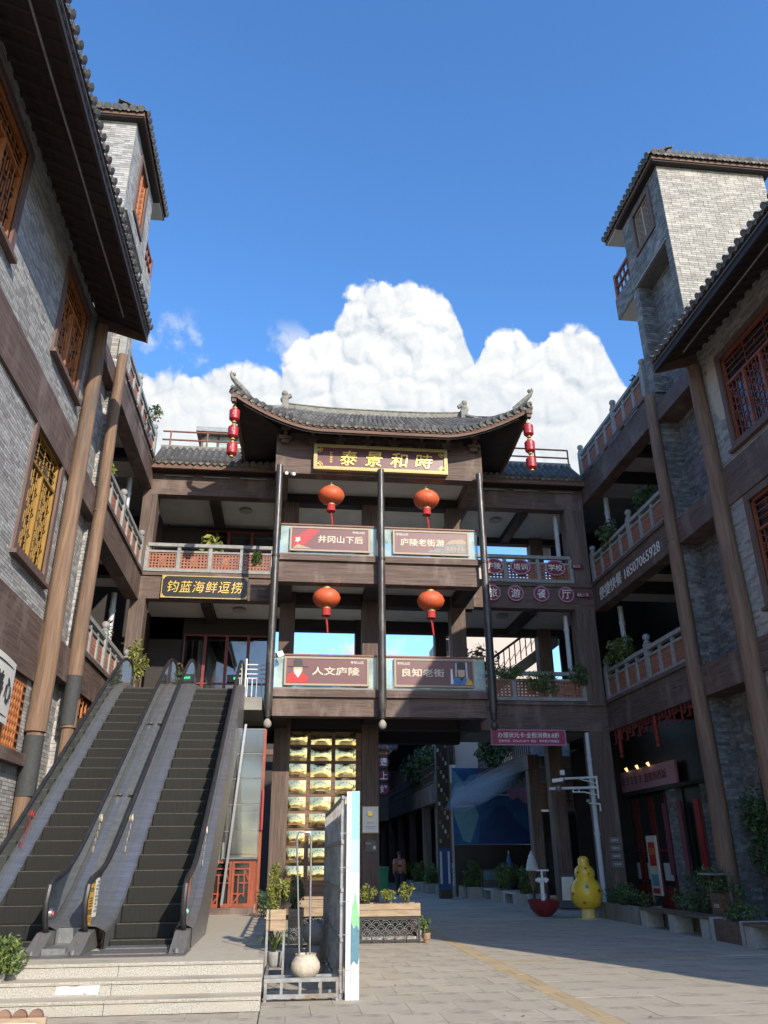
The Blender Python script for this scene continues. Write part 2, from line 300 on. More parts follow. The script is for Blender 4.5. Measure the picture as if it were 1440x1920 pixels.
class MB:
    def __init__(s): s.v = []; s.f = []
    def add(s, vs, fs):
        b = len(s.v); s.v += [tuple(p) for p in vs]; s.f += [tuple(i+b for i in f) for f in fs]; return s
    def box(s, x0, x1, y0, y1, z0, z1):
        x0, x1 = min(x0, x1), max(x0, x1); y0, y1 = min(y0, y1), max(y0, y1); z0, z1 = min(z0, z1), max(z0, z1)
        return s.add([(x0, y0, z0), (x1, y0, z0), (x1, y1, z0), (x0, y1, z0), (x0, y0, z1), (x1, y0, z1), (x1, y1, z1), (x0, y1, z1)],
                     [(0, 3, 2, 1), (4, 5, 6, 7), (0, 1, 5, 4), (1, 2, 6, 5), (2, 3, 7, 6), (3, 0, 4, 7)])
    def obox(s, c, a, b, d):
        c, a, b, d = Vector(c), Vector(a), Vector(b), Vector(d)
        return s.add([c-a-b-d, c+a-b-d, c+a+b-d, c-a+b-d, c-a-b+d, c+a-b+d, c+a+b+d, c-a+b+d],
                     [(0, 3, 2, 1), (4, 5, 6, 7), (0, 1, 5, 4), (1, 2, 6, 5), (2, 3, 7, 6), (3, 0, 4, 7)])
    def bar(s, p0, p1, w, h=None, up=(0, 0, 1)):
        h = w if h is None else h
        p0, p1, up = Vector(p0), Vector(p1), Vector(up); d = p1-p0
        x = d.cross(up)
        if x.length < 1e-6: x = d.cross(Vector((0, 1, 0)))
        x.normalize(); u = x.cross(d).normalized()
        return s.obox((p0+p1)/2, d/2, x*(w/2), u*(h/2))
    def tube(s, path, r, n=8, caps=True, closed=False):
        P = [Vector(p) for p in path]; k = len(P); R = r if isinstance(r, (list, tuple)) else [r]*k
        vs, fs = [], []; pu = None
        for i in range(k):
            t = (P[(i+1) % k]-P[i-1]) if closed else (P[min(i+1, k-1)]-P[max(i-1, 0)])
            t.normalize()
            if pu is None: u, v = perp(t)
            else:
                u = pu-t*pu.dot(t)
                u = u.normalized() if u.length > 1e-5 else perp(t)[0]
                v = u.cross(t)
            pu = u
            for j in range(n):
                a = 2*math.pi*j/n; vs.append(P[i]+(u*math.cos(a)+v*math.sin(a))*R[i])
        m = k if closed else k-1
        for i in range(m):
            for j in range(n):
                a, b = i*n+j, i*n+(j+1) % n; c, d = ((i+1) % k)*n+(j+1) % n, ((i+1) % k)*n+j
                fs.append((a, b, c, d))
        if caps and not closed:
            fs.append(tuple(range(n)[::-1])); fs.append(tuple(range((k-1)*n, k*n)))
        return s.add(vs, fs)
    def cyl(s, p0, p1, r0, r1=None, n=12): return s.tube([p0, p1], [r0, r0 if r1 is None else r1], n)
    def lathe(s, prof, c=(0, 0, 0), n=20, rib=0, ribn=0, axis=None):
        cx, cy, cz = c; vs, fs = [], []; k = len(prof)
        for r, z in prof:
            for j in range(n):
                a = 2*math.pi*j/n; rr = r*(1+(rib*abs(math.cos(a*ribn/2)) if ribn else 0))
                vs.append((cx+rr*math.cos(a), cy+rr*math.sin(a), cz+z))
        for i in range(k-1):
            for j in range(n): fs.append((i*n+j, i*n+(j+1) % n, (i+1)*n+(j+1) % n, (i+1)*n+j))
        fs.append(tuple(range(n)[::-1])); fs.append(tuple(range((k-1)*n, k*n)))
        return s.add(vs, fs)
    def prism(s, pts, o, u, v, d):
        """polygon pts (a,b) at o + a*u + b*v, extruded by vector d"""
        o, u, v, d = Vector(o), Vector(u), Vector(v), Vector(d); k = len(pts)
        A = [o+u*a+v*b for a, b in pts]
        ar = sum(pts[i][0]*pts[(i+1) % k][1]-pts[(i+1) % k][0]*pts[i][1] for i in range(k))
        fl = (ar > 0) == (u.cross(v).dot(d) > 0)
        f0, f1 = tuple(range(k)), tuple(range(k, 2*k))
        fs = [f0[::-1] if fl else f0, f1 if fl else f1[::-1]]
        for i in range(k):
            j = (i+1) % k; q = (i, j, k+j, k+i); fs.append(q if fl else q[::-1])
        return s.add(A+[p+d for p in A], fs)
    def grid(s, pts, flip=False):
        """pts[i][j] -> quads"""
        n, m = len(pts), len(pts[0]); fs = []
        for i in range(n-1):
            for j in range(m-1):
                q = (i*m+j, i*m+j+1, (i+1)*m+j+1, (i+1)*m+j); fs.append(q[::-1] if flip else q)
        return s.add([p for row in pts for p in row], fs)
    def mesh(s, name, m, base=Vector((0, 0, 0)), smooth=False):
        me = bpy.data.meshes.new(name)
        me.from_pydata([(x-base.x, y-base.y, z-base.z) for x, y, z in s.v], [], s.f)
        if m: me.materials.append(MATS[m])
        if smooth:
            me.polygons.foreach_set('use_smooth', [True]*len(me.polygons))
            if smooth != 'all':
                try: me.set_sharp_from_angle(angle=rad(40))
                except Exception: pass
        me.update(); return me
    def build(s, name, m, parent=None, smooth=False, kind=None, label=None):
        o = link(name, s.mesh(name, m, wl(parent), smooth), parent)
        return tag(o, label, kind=kind)
def part(name, m, parent, *boxes, **kw):
    b = MB()
    for q in boxes: b.box(*q)
    return b.build(name, m, parent, **kw)
def bulk(name, V, F, m, parent, kind='stuff', smooth=False):
    """numpy verts/quads -> one mesh"""
    me = bpy.data.meshes.new(name); b = np.array(wl(parent)); V = np.asarray(V, float)-b; F = np.asarray(F, int)
    k = F.shape[1]
    me.vertices.add(len(V)); me.vertices.foreach_set('co', V.astype(np.float32).ravel())
    me.loops.add(F.size); me.loops.foreach_set('vertex_index', F.astype(np.int32).ravel())
    me.polygons.add(len(F)); me.polygons.foreach_set('loop_start', np.arange(0, F.size, k, dtype=np.int32))
    me.polygons.foreach_set('loop_total', np.full(len(F), k, dtype=np.int32))
    me.polygons.foreach_set('use_smooth', np.full(len(F), bool(smooth)))
    me.update(calc_edges=True); me.validate()
    if m: me.materials.append(MATS[m])
    return tag(link(name, me, parent), kind=kind)
BV = np.array([(-1, -1, -1), (1, -1, -1), (1, 1, -1), (-1, 1, -1), (-1, -1, 1), (1, -1, 1), (1, 1, 1), (-1, 1, 1)], float)
BF = np.array([(0, 3, 2, 1), (4, 5, 6, 7), (0, 1, 5, 4), (1, 2, 6, 5), (2, 3, 7, 6), (3, 0, 4, 7)])
UNIT = {}
def unit_box(m):
    if m not in UNIT:
        b = MB(); b.add(BV.tolist(), BF.tolist()); UNIT[m] = b.mesh('piece', m)
    return UNIT[m]
def pieces(name, boxes, m, parent, limit=300, rest=None):
    """boxes (cx,cy,cz,hx,hy,hz): the `limit` that show largest become objects, the others one joined mesh"""
    if not len(boxes): return
    A = np.array(boxes, float); u, v, z = proj(A[:, :3])
    inn = (u > -60) & (u < 1500) & (v > -60) & (v < 1980) & (z > .1)
    score = np.where(inn, 1/np.maximum(z, .1), 0); order = np.argsort(-score)
    top = [i for i in order[:limit] if score[i] > 0]; ub = unit_box(m)
    for i in top:
        c = A[i]; link(name, ub, parent, Matrix.Translation(c[:3]) @ Matrix.Diagonal((c[3], c[4], c[5], 1)))
    mask = np.ones(len(A), bool); mask[top] = False; B = A[mask]
    if len(B):
        Vv = (B[:, None, :3]+BV[None]*B[:, None, 3:6]).reshape(-1, 3); Ff = (BF[None]+8*np.arange(len(B))[:, None, None]).reshape(-1, 4)
        bulk(rest or name+'_courses', Vv, Ff, m, parent)
def bond(a0, a1, z0, z1, L=.245, hc=.062, gap=.009, holes=()):
    """running bond in a rectangle -> (ca, cz, ha, hz); holes (a0,a1,z0,z1) are left free"""
    out = []; n = max(1, int(round((z1-z0)/hc))); h = (z1-z0)/n
    for i in range(n):
        zc = z0+(i+.5)*h; a = a0-(L*.5 if i % 2 else 0)-random.random()*.02
        while a < a1:
            ln = L if random.random() > .12 else L*.5
            segs = [(max(a, a0), min(a+ln, a1))]
            for h0, h1, k0, k1 in holes:
                if zc+h/2 > k0+.01 and zc-h/2 < k1-.01:
                    ns = []
                    for p, q in segs:
                        if q <= h0 or p >= h1: ns.append((p, q)); continue
                        if p < h0: ns.append((p, h0))
                        if q > h1: ns.append((h1, q))
                    segs = ns
            for p, q in segs:
                if q-p > .05: out.append(((p+q)/2, zc, (q-p)/2-gap/2, h/2-gap/2))
            a += ln
    return out
def wall_pieces(a0, a1, z0, z1, holes):
    """rectangles that tile a wall around its openings"""
    zs = sorted({z0, z1} | {z for h in holes for z in h[2:] if z0 < z < z1}); R = []
    for za, zb in zip(zs, zs[1:]):
        cuts = sorted([(h[0], h[1]) for h in holes if h[2] < zb-1e-6 and h[3] > za+1e-6]); a = a0
        for p, q in cuts:
            if p > a: R.append((a, min(p, a1), za, zb))
            a = max(a, q)
        if a < a1: R.append((a, a1, za, zb))
    return R
# ------------------------------------------------------------------ lettering
TXT = {}
def text_raw(s, bold, ext):
    k = (s, bold, ext)
    if k not in TXT:
        cu = bpy.data.curves.new('lettering', 'FONT'); cu.body = s; cu.size = 1; cu.resolution_u = 2; cu.extrude = ext; cu.offset = bold
        cu.align_x = 'CENTER'; cu.align_y = 'CENTER'
        ob = bpy.data.objects.new('lettering', cu)
        me = ob.to_mesh(); V = np.zeros(len(me.vertices)*3); me.vertices.foreach_get('co', V); V = V.reshape(-1, 3)
        F = [tuple(p.vertices) for p in me.polygons]; ob.to_mesh_clear(); bpy.data.objects.remove(ob); bpy.data.curves.remove(cu)
        c = (V.max(0)+V.min(0))/2; V = V-np.array([c[0], c[1], 0]); TXT[k] = (V, F)
    return TXT[k]
def letters(name, s, m, parent, o, right, up, height=None, width=None, bold=.012, ext=.015, slant=0):
    """lettering centred at o; fits the given height and/or width"""
    V, F = text_raw(s, bold, ext); d = V.max(0)-V.min(0)
    sy = height/d[1] if height else None; sx = width/d[0] if width else None
    sx = sx or sy; sy = sy or sx
    r, u = Vector(right).normalized(), Vector(up).normalized(); n = r.cross(u); o = Vector(o); b = MB()
    b.add([o+r*(x*sx+slant*y*sy)+u*(y*sy)+n*(z*min(sx, sy)) for x, y, z in V], F)
    return b.build(name, m, parent)
def strokes(name, n, m, parent, o, right, up, width, height, seed=0):
    """a line of small print too fine to read: n clusters of short strokes"""
    r_ = random.Random(seed); R_, U_ = Vector(right).normalized(), Vector(up).normalized(); N_ = R_.cross(U_); o = Vector(o); b = MB(); w_ = width/n
    for k in range(n):
        c = o+R_*(-width/2+w_*(k+.5))
        for j in range(3): b.obox(c+U_*(height*(j-1)*.33), R_*(w_*r_.uniform(.2, .4)), U_*(height*.06), N_*.0015)
        b.obox(c+R_*(w_*r_.uniform(-.15, .15)), R_*(w_*.05), U_*(height*.48), N_*.0016)
    return b.build(name, m, parent)
EX, EY, EZ = Vector((1, 0, 0)), Vector((0, 1, 0)), Vector((0, 0, 1))
# ------------------------------------------------------------------ foliage
def leaf_cloud(n, fn, size, seed=0, up=.4):
    """n leaf-shaped faces; fn(rng,n) gives centres"""
    r = np.random.default_rng(seed); C = fn(r, n)
    d = r.normal(size=(n, 3)); d[:, 2] += up; d /= np.linalg.norm(d, axis=1)[:, None]
    a = r.normal(size=(n, 3)); a -= d*(a*d).sum(1)[:, None]; a /= np.linalg.norm(a, axis=1)[:, None]; b = np.cross(d, a)
    s = size*(.6+.8*r.random(n))[:, None]
    V = np.stack([C-a*s, C-b*s*.42+d*s*.1, C+a*s, C+b*s*.42+d*s*.1], 1).reshape(-1, 3)
    return V, np.arange(4*n).reshape(-1, 4)
def blob(cx, cy, cz, rx, ry, rz, clumps=9):
    def f(r, n):
        K = r.normal(size=(clumps, 3)); K /= np.linalg.norm(K, axis=1)[:, None]; K *= (.25+.6*r.random(clumps)**.5)[:, None]
        i = r.integers(0, clumps, n); q = r.normal(size=(n, 3)); q /= np.linalg.norm(q, axis=1)[:, None]
        q *= (.45*r.random(n)**.4)[:, None]
        return (K[i]+q)*np.array([rx, ry, rz])+np.array([cx, cy, cz])
    return f
def shrub(parent, c, r, n=500, leaf=.035, m='leaf', seed=0, stems=5, base=None):
    V, F = leaf_cloud(n, blob(*c, *r, clumps=11), leaf, seed)
    o = bulk('foliage', V, F, m, parent, kind=None)
    rr = random.Random(seed); b = MB(); bz = c[2]-r[2] if base is None else base
    for k in range(stems):
        a = rr.random()*6.28; t = (c[0]+r[0]*.6*math.cos(a), c[1]+r[1]*.6*math.sin(a), c[2]+r[2]*rr.uniform(-.1, .5))
        b.tube([(c[0]+.03*math.cos(a), c[1]+.03*math.sin(a), bz), ((c[0]+t[0])/2, (c[1]+t[1])/2, (bz+t[2])/2-.02), t], [.008, .006, .003], 5)
    b.build('stem', 'stem', parent)
    return o
# ------------------------------------------------------------------ ground
gr = MB().add([(-400, -300, -.02), (400, -300, -.02), (400, 900, -.02), (-400, 900, -.02)], [(0, 1, 2, 3)]).build('ground', 'ground_bed')
tag(gr, kind='structure')
pv = bpy.data.objects.new('pavement', None); COL.objects.link(pv); pv['kind'] = 'structure'; WL[pv.name] = Vector((0, 0, 0))
def pave(x0, x1, y0, y1, lx, ly, m, name, j=.002):
    out = []; y = y0; r = 0
    while y < y1-1e-3:
        yb = min(y+ly, y1); x = x0-(lx/2 if r % 2 else 0)
        while x < x1-1e-3:
            a, b = max(x, x0), min(x+lx, x1)
            if b-a > .03: out.append(((a+b)/2, (y+yb)/2, -.015+random.uniform(-.0015, .0015), (b-a)/2-j, (yb-y)/2-j, .015))
            x += lx
        y = yb; r += 1
    return out
A = pave(-.19, 2.93, 3.0, 26, .5, .6, 'paver', 'paving_slab') + pave(3.17, 9.3, 3.0, 12.85, .9, .6, '', '') + pave(3.17, 9.3, 13.05, 26, .9, .6, '', '') + pave(-4.4, -.2, 3.0, 9.3, .5, .6, '', '')
pieces('paving_slab', A, 'paver', pv, 300, 'paving')
pieces('paving', pave(-1, 11, 26.01, 64, .9, .6, '', ''), 'paver', pv, 0, 'paving')
pieces('strip_slab', pave(2.93, 3.17, 3.0, 40, .24, .5, '', '')+pave(3.17, 6.4, 12.85, 13.05, .5, .2, '', ''), 'paver_yellow', pv, 90, 'strip_paving')
# ------------------------------------------------------------------ lattice window / balustrade / tile helpers
def lattice_bars(b, fn, a0, a1, z0, z1, w, kind=0):
    """bars of a Chinese lattice inside a rectangle; fn(a,z)->point, b: MB, bars have width w; returns nothing"""
    W, Hh = a1-a0, z1-z0; dn = .012
    def bar(p, q):
        A0, A1 = min(p[0], q[0]), max(p[0], q[0]); B0, B1 = min(p[1], q[1]), max(p[1], q[1])
        fn(b, A0-w/2, A1+w/2, B0-w/2, B1+w/2, dn)
    nx = 4 if W > .3 else 3; nz = max(4, int(Hh/(W/nx)*.9)); cw, ch = W/nx, Hh/nz
    for i in range(1, nx): bar((a0+i*cw, z0), (a0+i*cw, z1))
    for j in range(1, nz):
        if kind == 0:
            for i in range(nx):
                if (i+j) % 2: bar((a0+i*cw, z0+j*ch), (a0+(i+1)*cw, z0+j*ch))
                else: bar((a0+(i+.5)*cw, z0+(j-.5)*ch), (a0+(i+.5)*cw, z0+(j+.45)*ch))
        else:
            for i in range(nx):
                bar((a0+i*cw, z0+(j+(.3 if i % 2 else -.2))*ch), (a0+(i+1)*cw, z0+(j+(.3 if i % 2 else -.2))*ch))
                if (i*2+j) % 3 == 0: bar((a0+(i+.5)*cw, z0+(j-.4)*ch), (a0+(i+.5)*cw, z0+(j+.4)*ch))
def x_window(parent, Xw, s, y0, y1, z0, z1, m, leaves=2, transom=.3, frame='frame_brown', kind=0, sill=True):
    """window in a wall of plane X=Xw whose street side is -s*X"""
    def bx(b, ya, yb, za, zb, o0, o1): b.box(Xw-s*o0, Xw-s*o1, ya, yb, za, zb)
    f = MB(); t = .13
    for q in ((y0-t, y0, z0-t, z1+t), (y1, y1+t, z0-t, z1+t), (y0, y1, z0-t, z0), (y0, y1, z1, z1+t)): bx(f, *q, -.14, .045)
    wn = f.build('window', frame, parent)
    if sill:
        b = MB(); bx(b, y0-t-.05, y1+t+.05, z0-t-.07, z0-t-.002, -.1, .11); b.build('sill', frame, wn)
    p = MB(); bx(p, y0, y1, z0, z1, -.13, -.115); p.build('pane', 'pane_dark', wn)
    la = MB(); fr = MB(); zt = z1-(z1-z0)*transom if transom else z1; k = .05
    fn = lambda b, A0, A1, B0, B1, d: bx(b, A0, A1, B0, B1, -.06, -.045)
    for q in ((y0, y0+k, z0, z1), (y1-k, y1, z0, z1), (y0, y1, z0, z0+k), (y0, y1, z1-k, z1)): bx(fr, *q, -.085, -.02)
    if transom:
        bx(fr, y0, y1, zt-k/2, zt+k/2, -.085, -.018); lattice_bars(la, fn, y0+k, y1-k, zt+k/2, z1-k, .015, 1)
    W = (y1-y0-2*k)/leaves
    for i in range(leaves):
        a, c = y0+k+i*W, y0+k+(i+1)*W
        if i: bx(fr, a-k*.6, a+k*.6, z0+k, zt-k/2, -.085, -.016)
        lattice_bars(la, fn, a+(k*.6 if i else 0), c-(k*.6 if i < leaves-1 else 0), z0+k, zt-k/2, .015, kind)
    fr.build('sash', m, wn); la.build('lattice', m, wn)
    return wn
PANEL = {}
def panel_mesh(L, Hh, kind=0):
    """perforated terracotta panel in local XZ, centred, 4 cm thick"""
    k = (round(L, 2), round(Hh, 2), kind)
    if k not in PANEL:
        b = MB(); nx, nz = (17, 11) if kind == 0 else (19, 11); cw, ch = L/nx, Hh/nz
        def hole(i, j):
            if i in (0, nx-1) or j in (0, nz-1): return False
            if kind == 0:
                if abs(i-(nx-1)/2) < 2.6 and abs(j-(nz-1)/2) < 2.2: return False
                return i % 2 == 1 and j % 2 == 1
            return (i % 2 == 1) and (j % 2 == 1)
        for j in range(nz):
            i = 0
            while i < nx:
                if hole(i, j): i += 1; continue
                e = i
                while e < nx and not hole(e, j): e += 1
                b.box(-L/2+i*cw, -L/2+e*cw, -.02, .02, -Hh/2+j*ch, -Hh/2+(j+1)*ch); i = e
        if kind == 0:   # small diagonal fillers that break the square holes, and the round centre
            b.cyl((0, -.03, 0), (0, .03, 0), min(L, Hh)*.2, n=16)
        PANEL[k] = b.mesh('terracotta_panel', 'terracotta')
    return PANEL[k]
def balustrade(parent, p0, p1, z0, n, hh=.9, ends=(True, True), kind=0, finial=()):
    """stone rail with n perforated panels from p0 to p1 (x,y)"""
    p0, p1 = Vector((*p0, 0)), Vector((*p1, 0)); d = (p1-p0); Ln = d.length; t = d.normalized(); nrm = Vector((t.y, -t.x, 0))
    W = Ln/n; ang = math.atan2(t.y, t.x); up = EZ
    r = MB()
    r.obox((p0+p1)/2+EZ*(z0+hh-.05), t*(Ln/2), nrm*.07, EZ*.05)
    r.obox((p0+p1)/2+EZ*(z0+hh*.72), t*(Ln/2), nrm*.05, EZ*.03)
    r.obox((p0+p1)/2+EZ*(z0+.06), t*(Ln/2), nrm*.06, EZ*.045)
    ra = r.build('rail', 'rail_stone', parent)
    for i in range(n+1):
        if (i == 0 and not ends[0]) or (i == n and not ends[1]): continue
        c = p0+t*(W*i); q = MB(); q.obox(c+EZ*(z0+hh*.36+.01), t*.055, nrm*.065, EZ*(hh*.35))
        q.obox(c+EZ*(z0+hh*.83), t*.05, nrm*.04, EZ*(hh*.085))
        big = i in finial
        if big:
            q = MB(); q.obox(c+EZ*(z0+hh*.55), t*.085, nrm*.085, EZ*(hh*.55))
            q.lathe([(.03, 0), (.085, .02), (.085, .05), (.045, .075), (.08, .11), (.1, .17), (.08, .23), (.03, .26)], (c.x, c.y, z0+hh*1.1), 12)
        q.build('baluster', 'rail_stone', parent, smooth=big)
    Lp = W-.11; Hp = hh*.72-.03-.105
    me = panel_mesh(Lp, Hp, kind)
    for i in range(n):
        c = p0+t*(W*(i+.5))+EZ*(z0+.105+Hp/2)
        link('lattice_panel', me, parent, Matrix.Translation(c) @ Matrix.Rotation(ang, 4, 'Z'))
    return ra
def tile_mesh(L=.26, r=.075, cap=False):
    """barrel cover tile along local Y (uphill), open below; cap closes the lower end with a round face"""
    b = MB(); n = 7; rows = []
    for yy, rr in ((0, r*1.06), (L*.9, r*.92)):
        rows.append([(rr*math.cos(math.pi*k/(n-1)), yy, rr*math.sin(math.pi*k/(n-1))) for k in range(n)])
    b.grid(rows); m = len(b.v)
    b.add([(x*.86, y, z*.86-.004) for row in rows[:1] for x, y, z in row]+[(x, y, z) for x, y, z in rows[0]], [(k, k+1, n+k+1, n+k) for k in range(n-1)])
    if cap: b.lathe([(0.001, 0), (r*1.15, 0), (r*1.2, .02), (.001, .03)], (0, 0, 0), 12); 
    if cap:
        # turn the lathe (around Z) into a disc facing -Y
        for i in range(m+2*n, len(b.v)):
            x, y, z = b.v[i]; b.v[i] = (x, -.005-z, y*.95+.01)
    return b.mesh('roof_tile', 'tile', smooth=True)
TILE, TILE_END = tile_mesh(), tile_mesh(cap=True)
def drip_mesh():
    b = MB(); b.prism([(-.085, .01), (.085, .01), (.06, -.055), (0, -.10), (-.06, -.055)], (0, 0, 0), EX, EZ, -EY*.018)
    return b.mesh('drip_tile', 'tile')
DRIP = drip_mesh()
def frame_mtx(o, x, y, z):
    return Matrix(((x.x, y.x, z.x, o.x), (x.y, y.y, z.y, o.y), (x.z, y.z, z.z, o.z), (0, 0, 0, 1)))
def tile_rows(parent, S, nu, nv, limit=300, ends=True, ts=1.0):
    """S(u,v)->Vector, u along the eave 0..1, v uphill 0..1; rows of barrel tiles over it"""
    cand = []; keep = []
    for i in range(nu):
        u = (i+.5)/nu
        for j in range(nv):
            v0, v1 = j/nv, (j+1)/nv
            a, b = S(u, v0), S(u, v1); du = S(min(1, u+.01), v0)-S(max(0, u-.01), v0)
            y = (b-a); L = y.length; y.normalize(); x = (du-y*du.dot(y)).normalized(); z = x.cross(y)
            if z.z < 0: x = -x; z = -z
            mt = frame_mtx(a+Vector((0, 0, .004+random.uniform(0, .006))), x*ts, y*(L/.24), z*ts)
            cand.append((TILE_END if (j == 0 and ends) else TILE, mt, j))
    P = np.array([c[1].translation[:] for c in cand]); uu, vv, zz = proj(P)
    inn = (uu > -40) & (uu < 1480) & (vv > -40) & (vv < 1960) & (zz > 0); order = np.argsort(-np.where(inn, 1/np.maximum(zz, .1), 0))
    sel = set(int(i) for i in order[:limit] if inn[i]); rest = MB()
    tv = {}
    for i, (me, mt, j) in enumerate(cand):
        if i in sel: link('roof_tile', me, parent, mt)
        else:
            if me.name not in tv: tv[me.name] = ([v.co.copy() for v in me.vertices], [tuple(p.vertices) for p in me.polygons])
            vs, fs = tv[me.name]; rest.add([mt @ p for p in vs], fs)
    if rest.v: rest.build('tile_courses', 'tile', parent, smooth=True, kind='stuff')
def drips(parent, S, nu):
    for i in range(1, nu):
        u = i/nu; a = S(u, 0); du = (S(min(1, u+.01), 0)-S(max(0, u-.01), 0)).normalized(); z = Vector((0, 0, 1)); z = (z-du*z.dot(du)).normalized(); y = z.cross(du)
        link('drip_tile', DRIP, parent, frame_mtx(a+Vector((0, 0, -.005)), du, y, z))
# ------------------------------------------------------------------ the two side buildings
XL, XR = -4.4, 8.97
def side(s):
    Xw = XL if s < 0 else XR; left = s < 0
    def B(b, o0, o1, y0, y1, z0, z1): return b.box(Xw-s*o0, Xw-s*o1, y0, y1, z0, z1)
    def P(name, m, par, *q, **k):
        b = MB()
        for r in q: B(b, *r)
        return b.build(name, m, par, **k)
    bm = 'brick'
    T = thing('brick_building', 'grey brick house with lattice windows and deep tiled eave %s' % ('left of the escalators' if left else 'along the right edge'), 'building', (Xw+s*2, 8, 0))
    # --- walls: courses on plane o=0 over a mortar backing
    Y0, Y1 = (2.0, 14.25)
    if left: wins = [(12.1, 13.6, 5.95, 8.1), (12.15, 13.65, 9.7, 11.5), (8.1, 9.6, 9.7, 11.5), (8.1, 9.6, 5.95, 8.1)]
    else: wins = [(10.3, 13.45, 5.85, 7.9), (10.3, 13.45, 9.25, 11.25)]
    wall = P('wall', 'mortar', T, *[(-.3, -.006, a, b, c, d) for a, b, c, d in wall_pieces(Y0, Y1, 0, 12.0, wins)])
    bricks = []
    hol = [(a-.13, b+.13, c-.13, d+.13) for a, b, c, d in wins]+[(0, 20, 8.05, 8.95)]
    lo = 5.2; ystart = 7.0 if left else 8.6
    for ca, cz, ha, hz in bond(ystart, Y1, lo, 11.95, L=.235 if left else .235, hc=.058, holes=hol):
        d = random.uniform(.0, .004); bricks.append((Xw+s*(.006-d/2), ca, cz, .006+d/2, ha, hz))
    ghol = [(10.6, 12.5, 0, 2.95)] if left else []
    for ca, cz, ha, hz in bond(10 if left else 9.5, Y1, 0, 4.15 if left else 5.2, L=.235, hc=.058, holes=ghol+[(0, 12.75, 2.95, 6)] if left else []):
        d = random.uniform(.0, .004); bricks.append((Xw+s*(.006-d/2), ca, cz, .006+d/2, ha, hz))
    pieces('brick', bricks, bm, wall, 300, 'brick_courses')
    P('wall_body', 'plaster', T, (-6, -.31, Y0, Y1, 0, 12.0))
    # --- cladding bands
    P('band', 'clad', T, (-.2, .05, Y0, 14.2, 8.08, 8.92)); 
    P('band', 'clad', T, (-.2, .06, Y0, 14.2, 4.18 if left else 4.6, 5.23))
    # --- windows
    if left:
        x_window(T, Xw, s, *wins[0], 'window_gold', 2, .27); x_window(T, Xw, s, *wins[1], 'window_orange', 2, .28)
        x_window(T, Xw, s, *wins[2], 'window_orange', 2, .28); x_window(T, Xw, s, *wins[3], 'window_gold', 2, .27)
    else:
        for w_ in wins: x_window(T, Xw, s, *w_, 'window_red', 5, .32, kind=1)
    # --- deep eave: soffit, rafters, fascia, tiles
    Z = 11.50; oe = 1.03
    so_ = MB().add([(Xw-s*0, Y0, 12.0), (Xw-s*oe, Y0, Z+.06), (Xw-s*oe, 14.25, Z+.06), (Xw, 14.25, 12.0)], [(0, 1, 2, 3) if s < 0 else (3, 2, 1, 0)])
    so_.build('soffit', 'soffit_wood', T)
    yy = 2.3
    while yy < 14.2:
        if yy > 5.5:
            r = MB(); pts = [(Xw-s*o, yy+.03*math.sin(o*3), 11.97-.42*(o/oe)**1.25) for o in (0, .3, .6, .85, 1.06)]
            r.tube(pts, [.05, .055, .05, .045, .04], 7); r.build('rafter', 'soffit_wood', T, smooth=True)
        yy += .3
    P('fascia', 'dark_wood', T, (oe, oe+.05, Y0, 14.3, Z-.08, Z+.17))
    P('fascia_cap', 'fascia', T, (oe-.01, oe+.075, Y0, 14.32, Z+.172, Z+.21))
    c = MB(); c.tube([(Xw-s*(oe-.32), y, 11.52+.012*math.sin(y*2.1)) for y in np.linspace(3, 13.6, 24)], .017, 6); c.build('conduit', 'rail_stone', T, smooth=True)
    c = MB(); c.tube([(Xw-s*(oe+.075), y, Z+.06) for y in (2, 8, 14.2)], .014, 6); c.build('light_strip', 'steel_dull', T)
    g = MB(); g.prism([(oe+.06, Z-.1), (oe+.06, Z+.22), (-.2, 12.25), (-.2, 11.72), (.35, 11.62), (.75, 11.5)], (Xw, 14.25, 0), -s*EX, EZ, EY*.06); g.build('bargeboard', 'clad', T)
    rb = MB().add([(Xw-s*(oe+.07), Y0, Z+.2), (Xw-s*(oe+.07), 14.32, Z+.2), (Xw+s*3.2, 14.32, 14.0), (Xw+s*3.2, Y0, 14.0)], [(0, 1, 2, 3) if s > 0 else (3, 2, 1, 0)])
    rb.build('roof', 'tile_bed', T)
    Pa, Pb = Vector((Xw-s*(oe+.1), 2, Z+.225)), Vector((Xw-s*(oe+.1), 14.3, Z+.225))
    hill = Vector((s*4.4, 0, 2.25)); nrow = 56
    tile_rows(T, lambda u, v: Pa.lerp(Pb, u)+hill*(v*.16), nrow, 3, 120, ts=.8)
    drips(T, lambda u, v: Pa.lerp(Pb, u), nrow)
    # --- the two tall log columns
    cm = 'column_wood' if left else 'column_dark'
    ox = .18 if left else .13
    for yc, top, rr in ((14.1 if left else 14.25, 11.6, .158 if left else .185), (16.0 if left else 16.45, 12.2, .135 if left else .16)):
        n = 16; zs = list(np.linspace(0, top, 25)); b = MB()
        def rz(z): return rr*(1.22-.38*(z/top))*(1+.014*math.sin(z*3.1+yc)+.01*math.sin(z*7.7)) if not (left and z < (3.36 if yc < 15 else 3.7)) else rr*.86
        if left: zs = sorted(zs+[3.35, 3.37] if yc < 15 else zs+[3.69, 3.71])
        b.tube([(Xw-s*ox+.012*math.sin(z*1.3+yc), yc+.012*math.cos(z*1.7), z) for z in zs], [rz(z) for z in zs], n)
        for i_, (vx, vy, vz) in enumerate(b.v):     # hewn, not turned: flats and shallow grooves along the trunk
            a_ = math.atan2(vy-yc, vx-(Xw-s*ox)); k_ = 1+.022*math.sin(a_*5+.4*vz)+.014*math.sin(a_*9+1.1*vz); b.v[i_] = (Xw-s*ox+(vx-Xw+s*ox)*k_, yc+(vy-yc)*k_, vz)
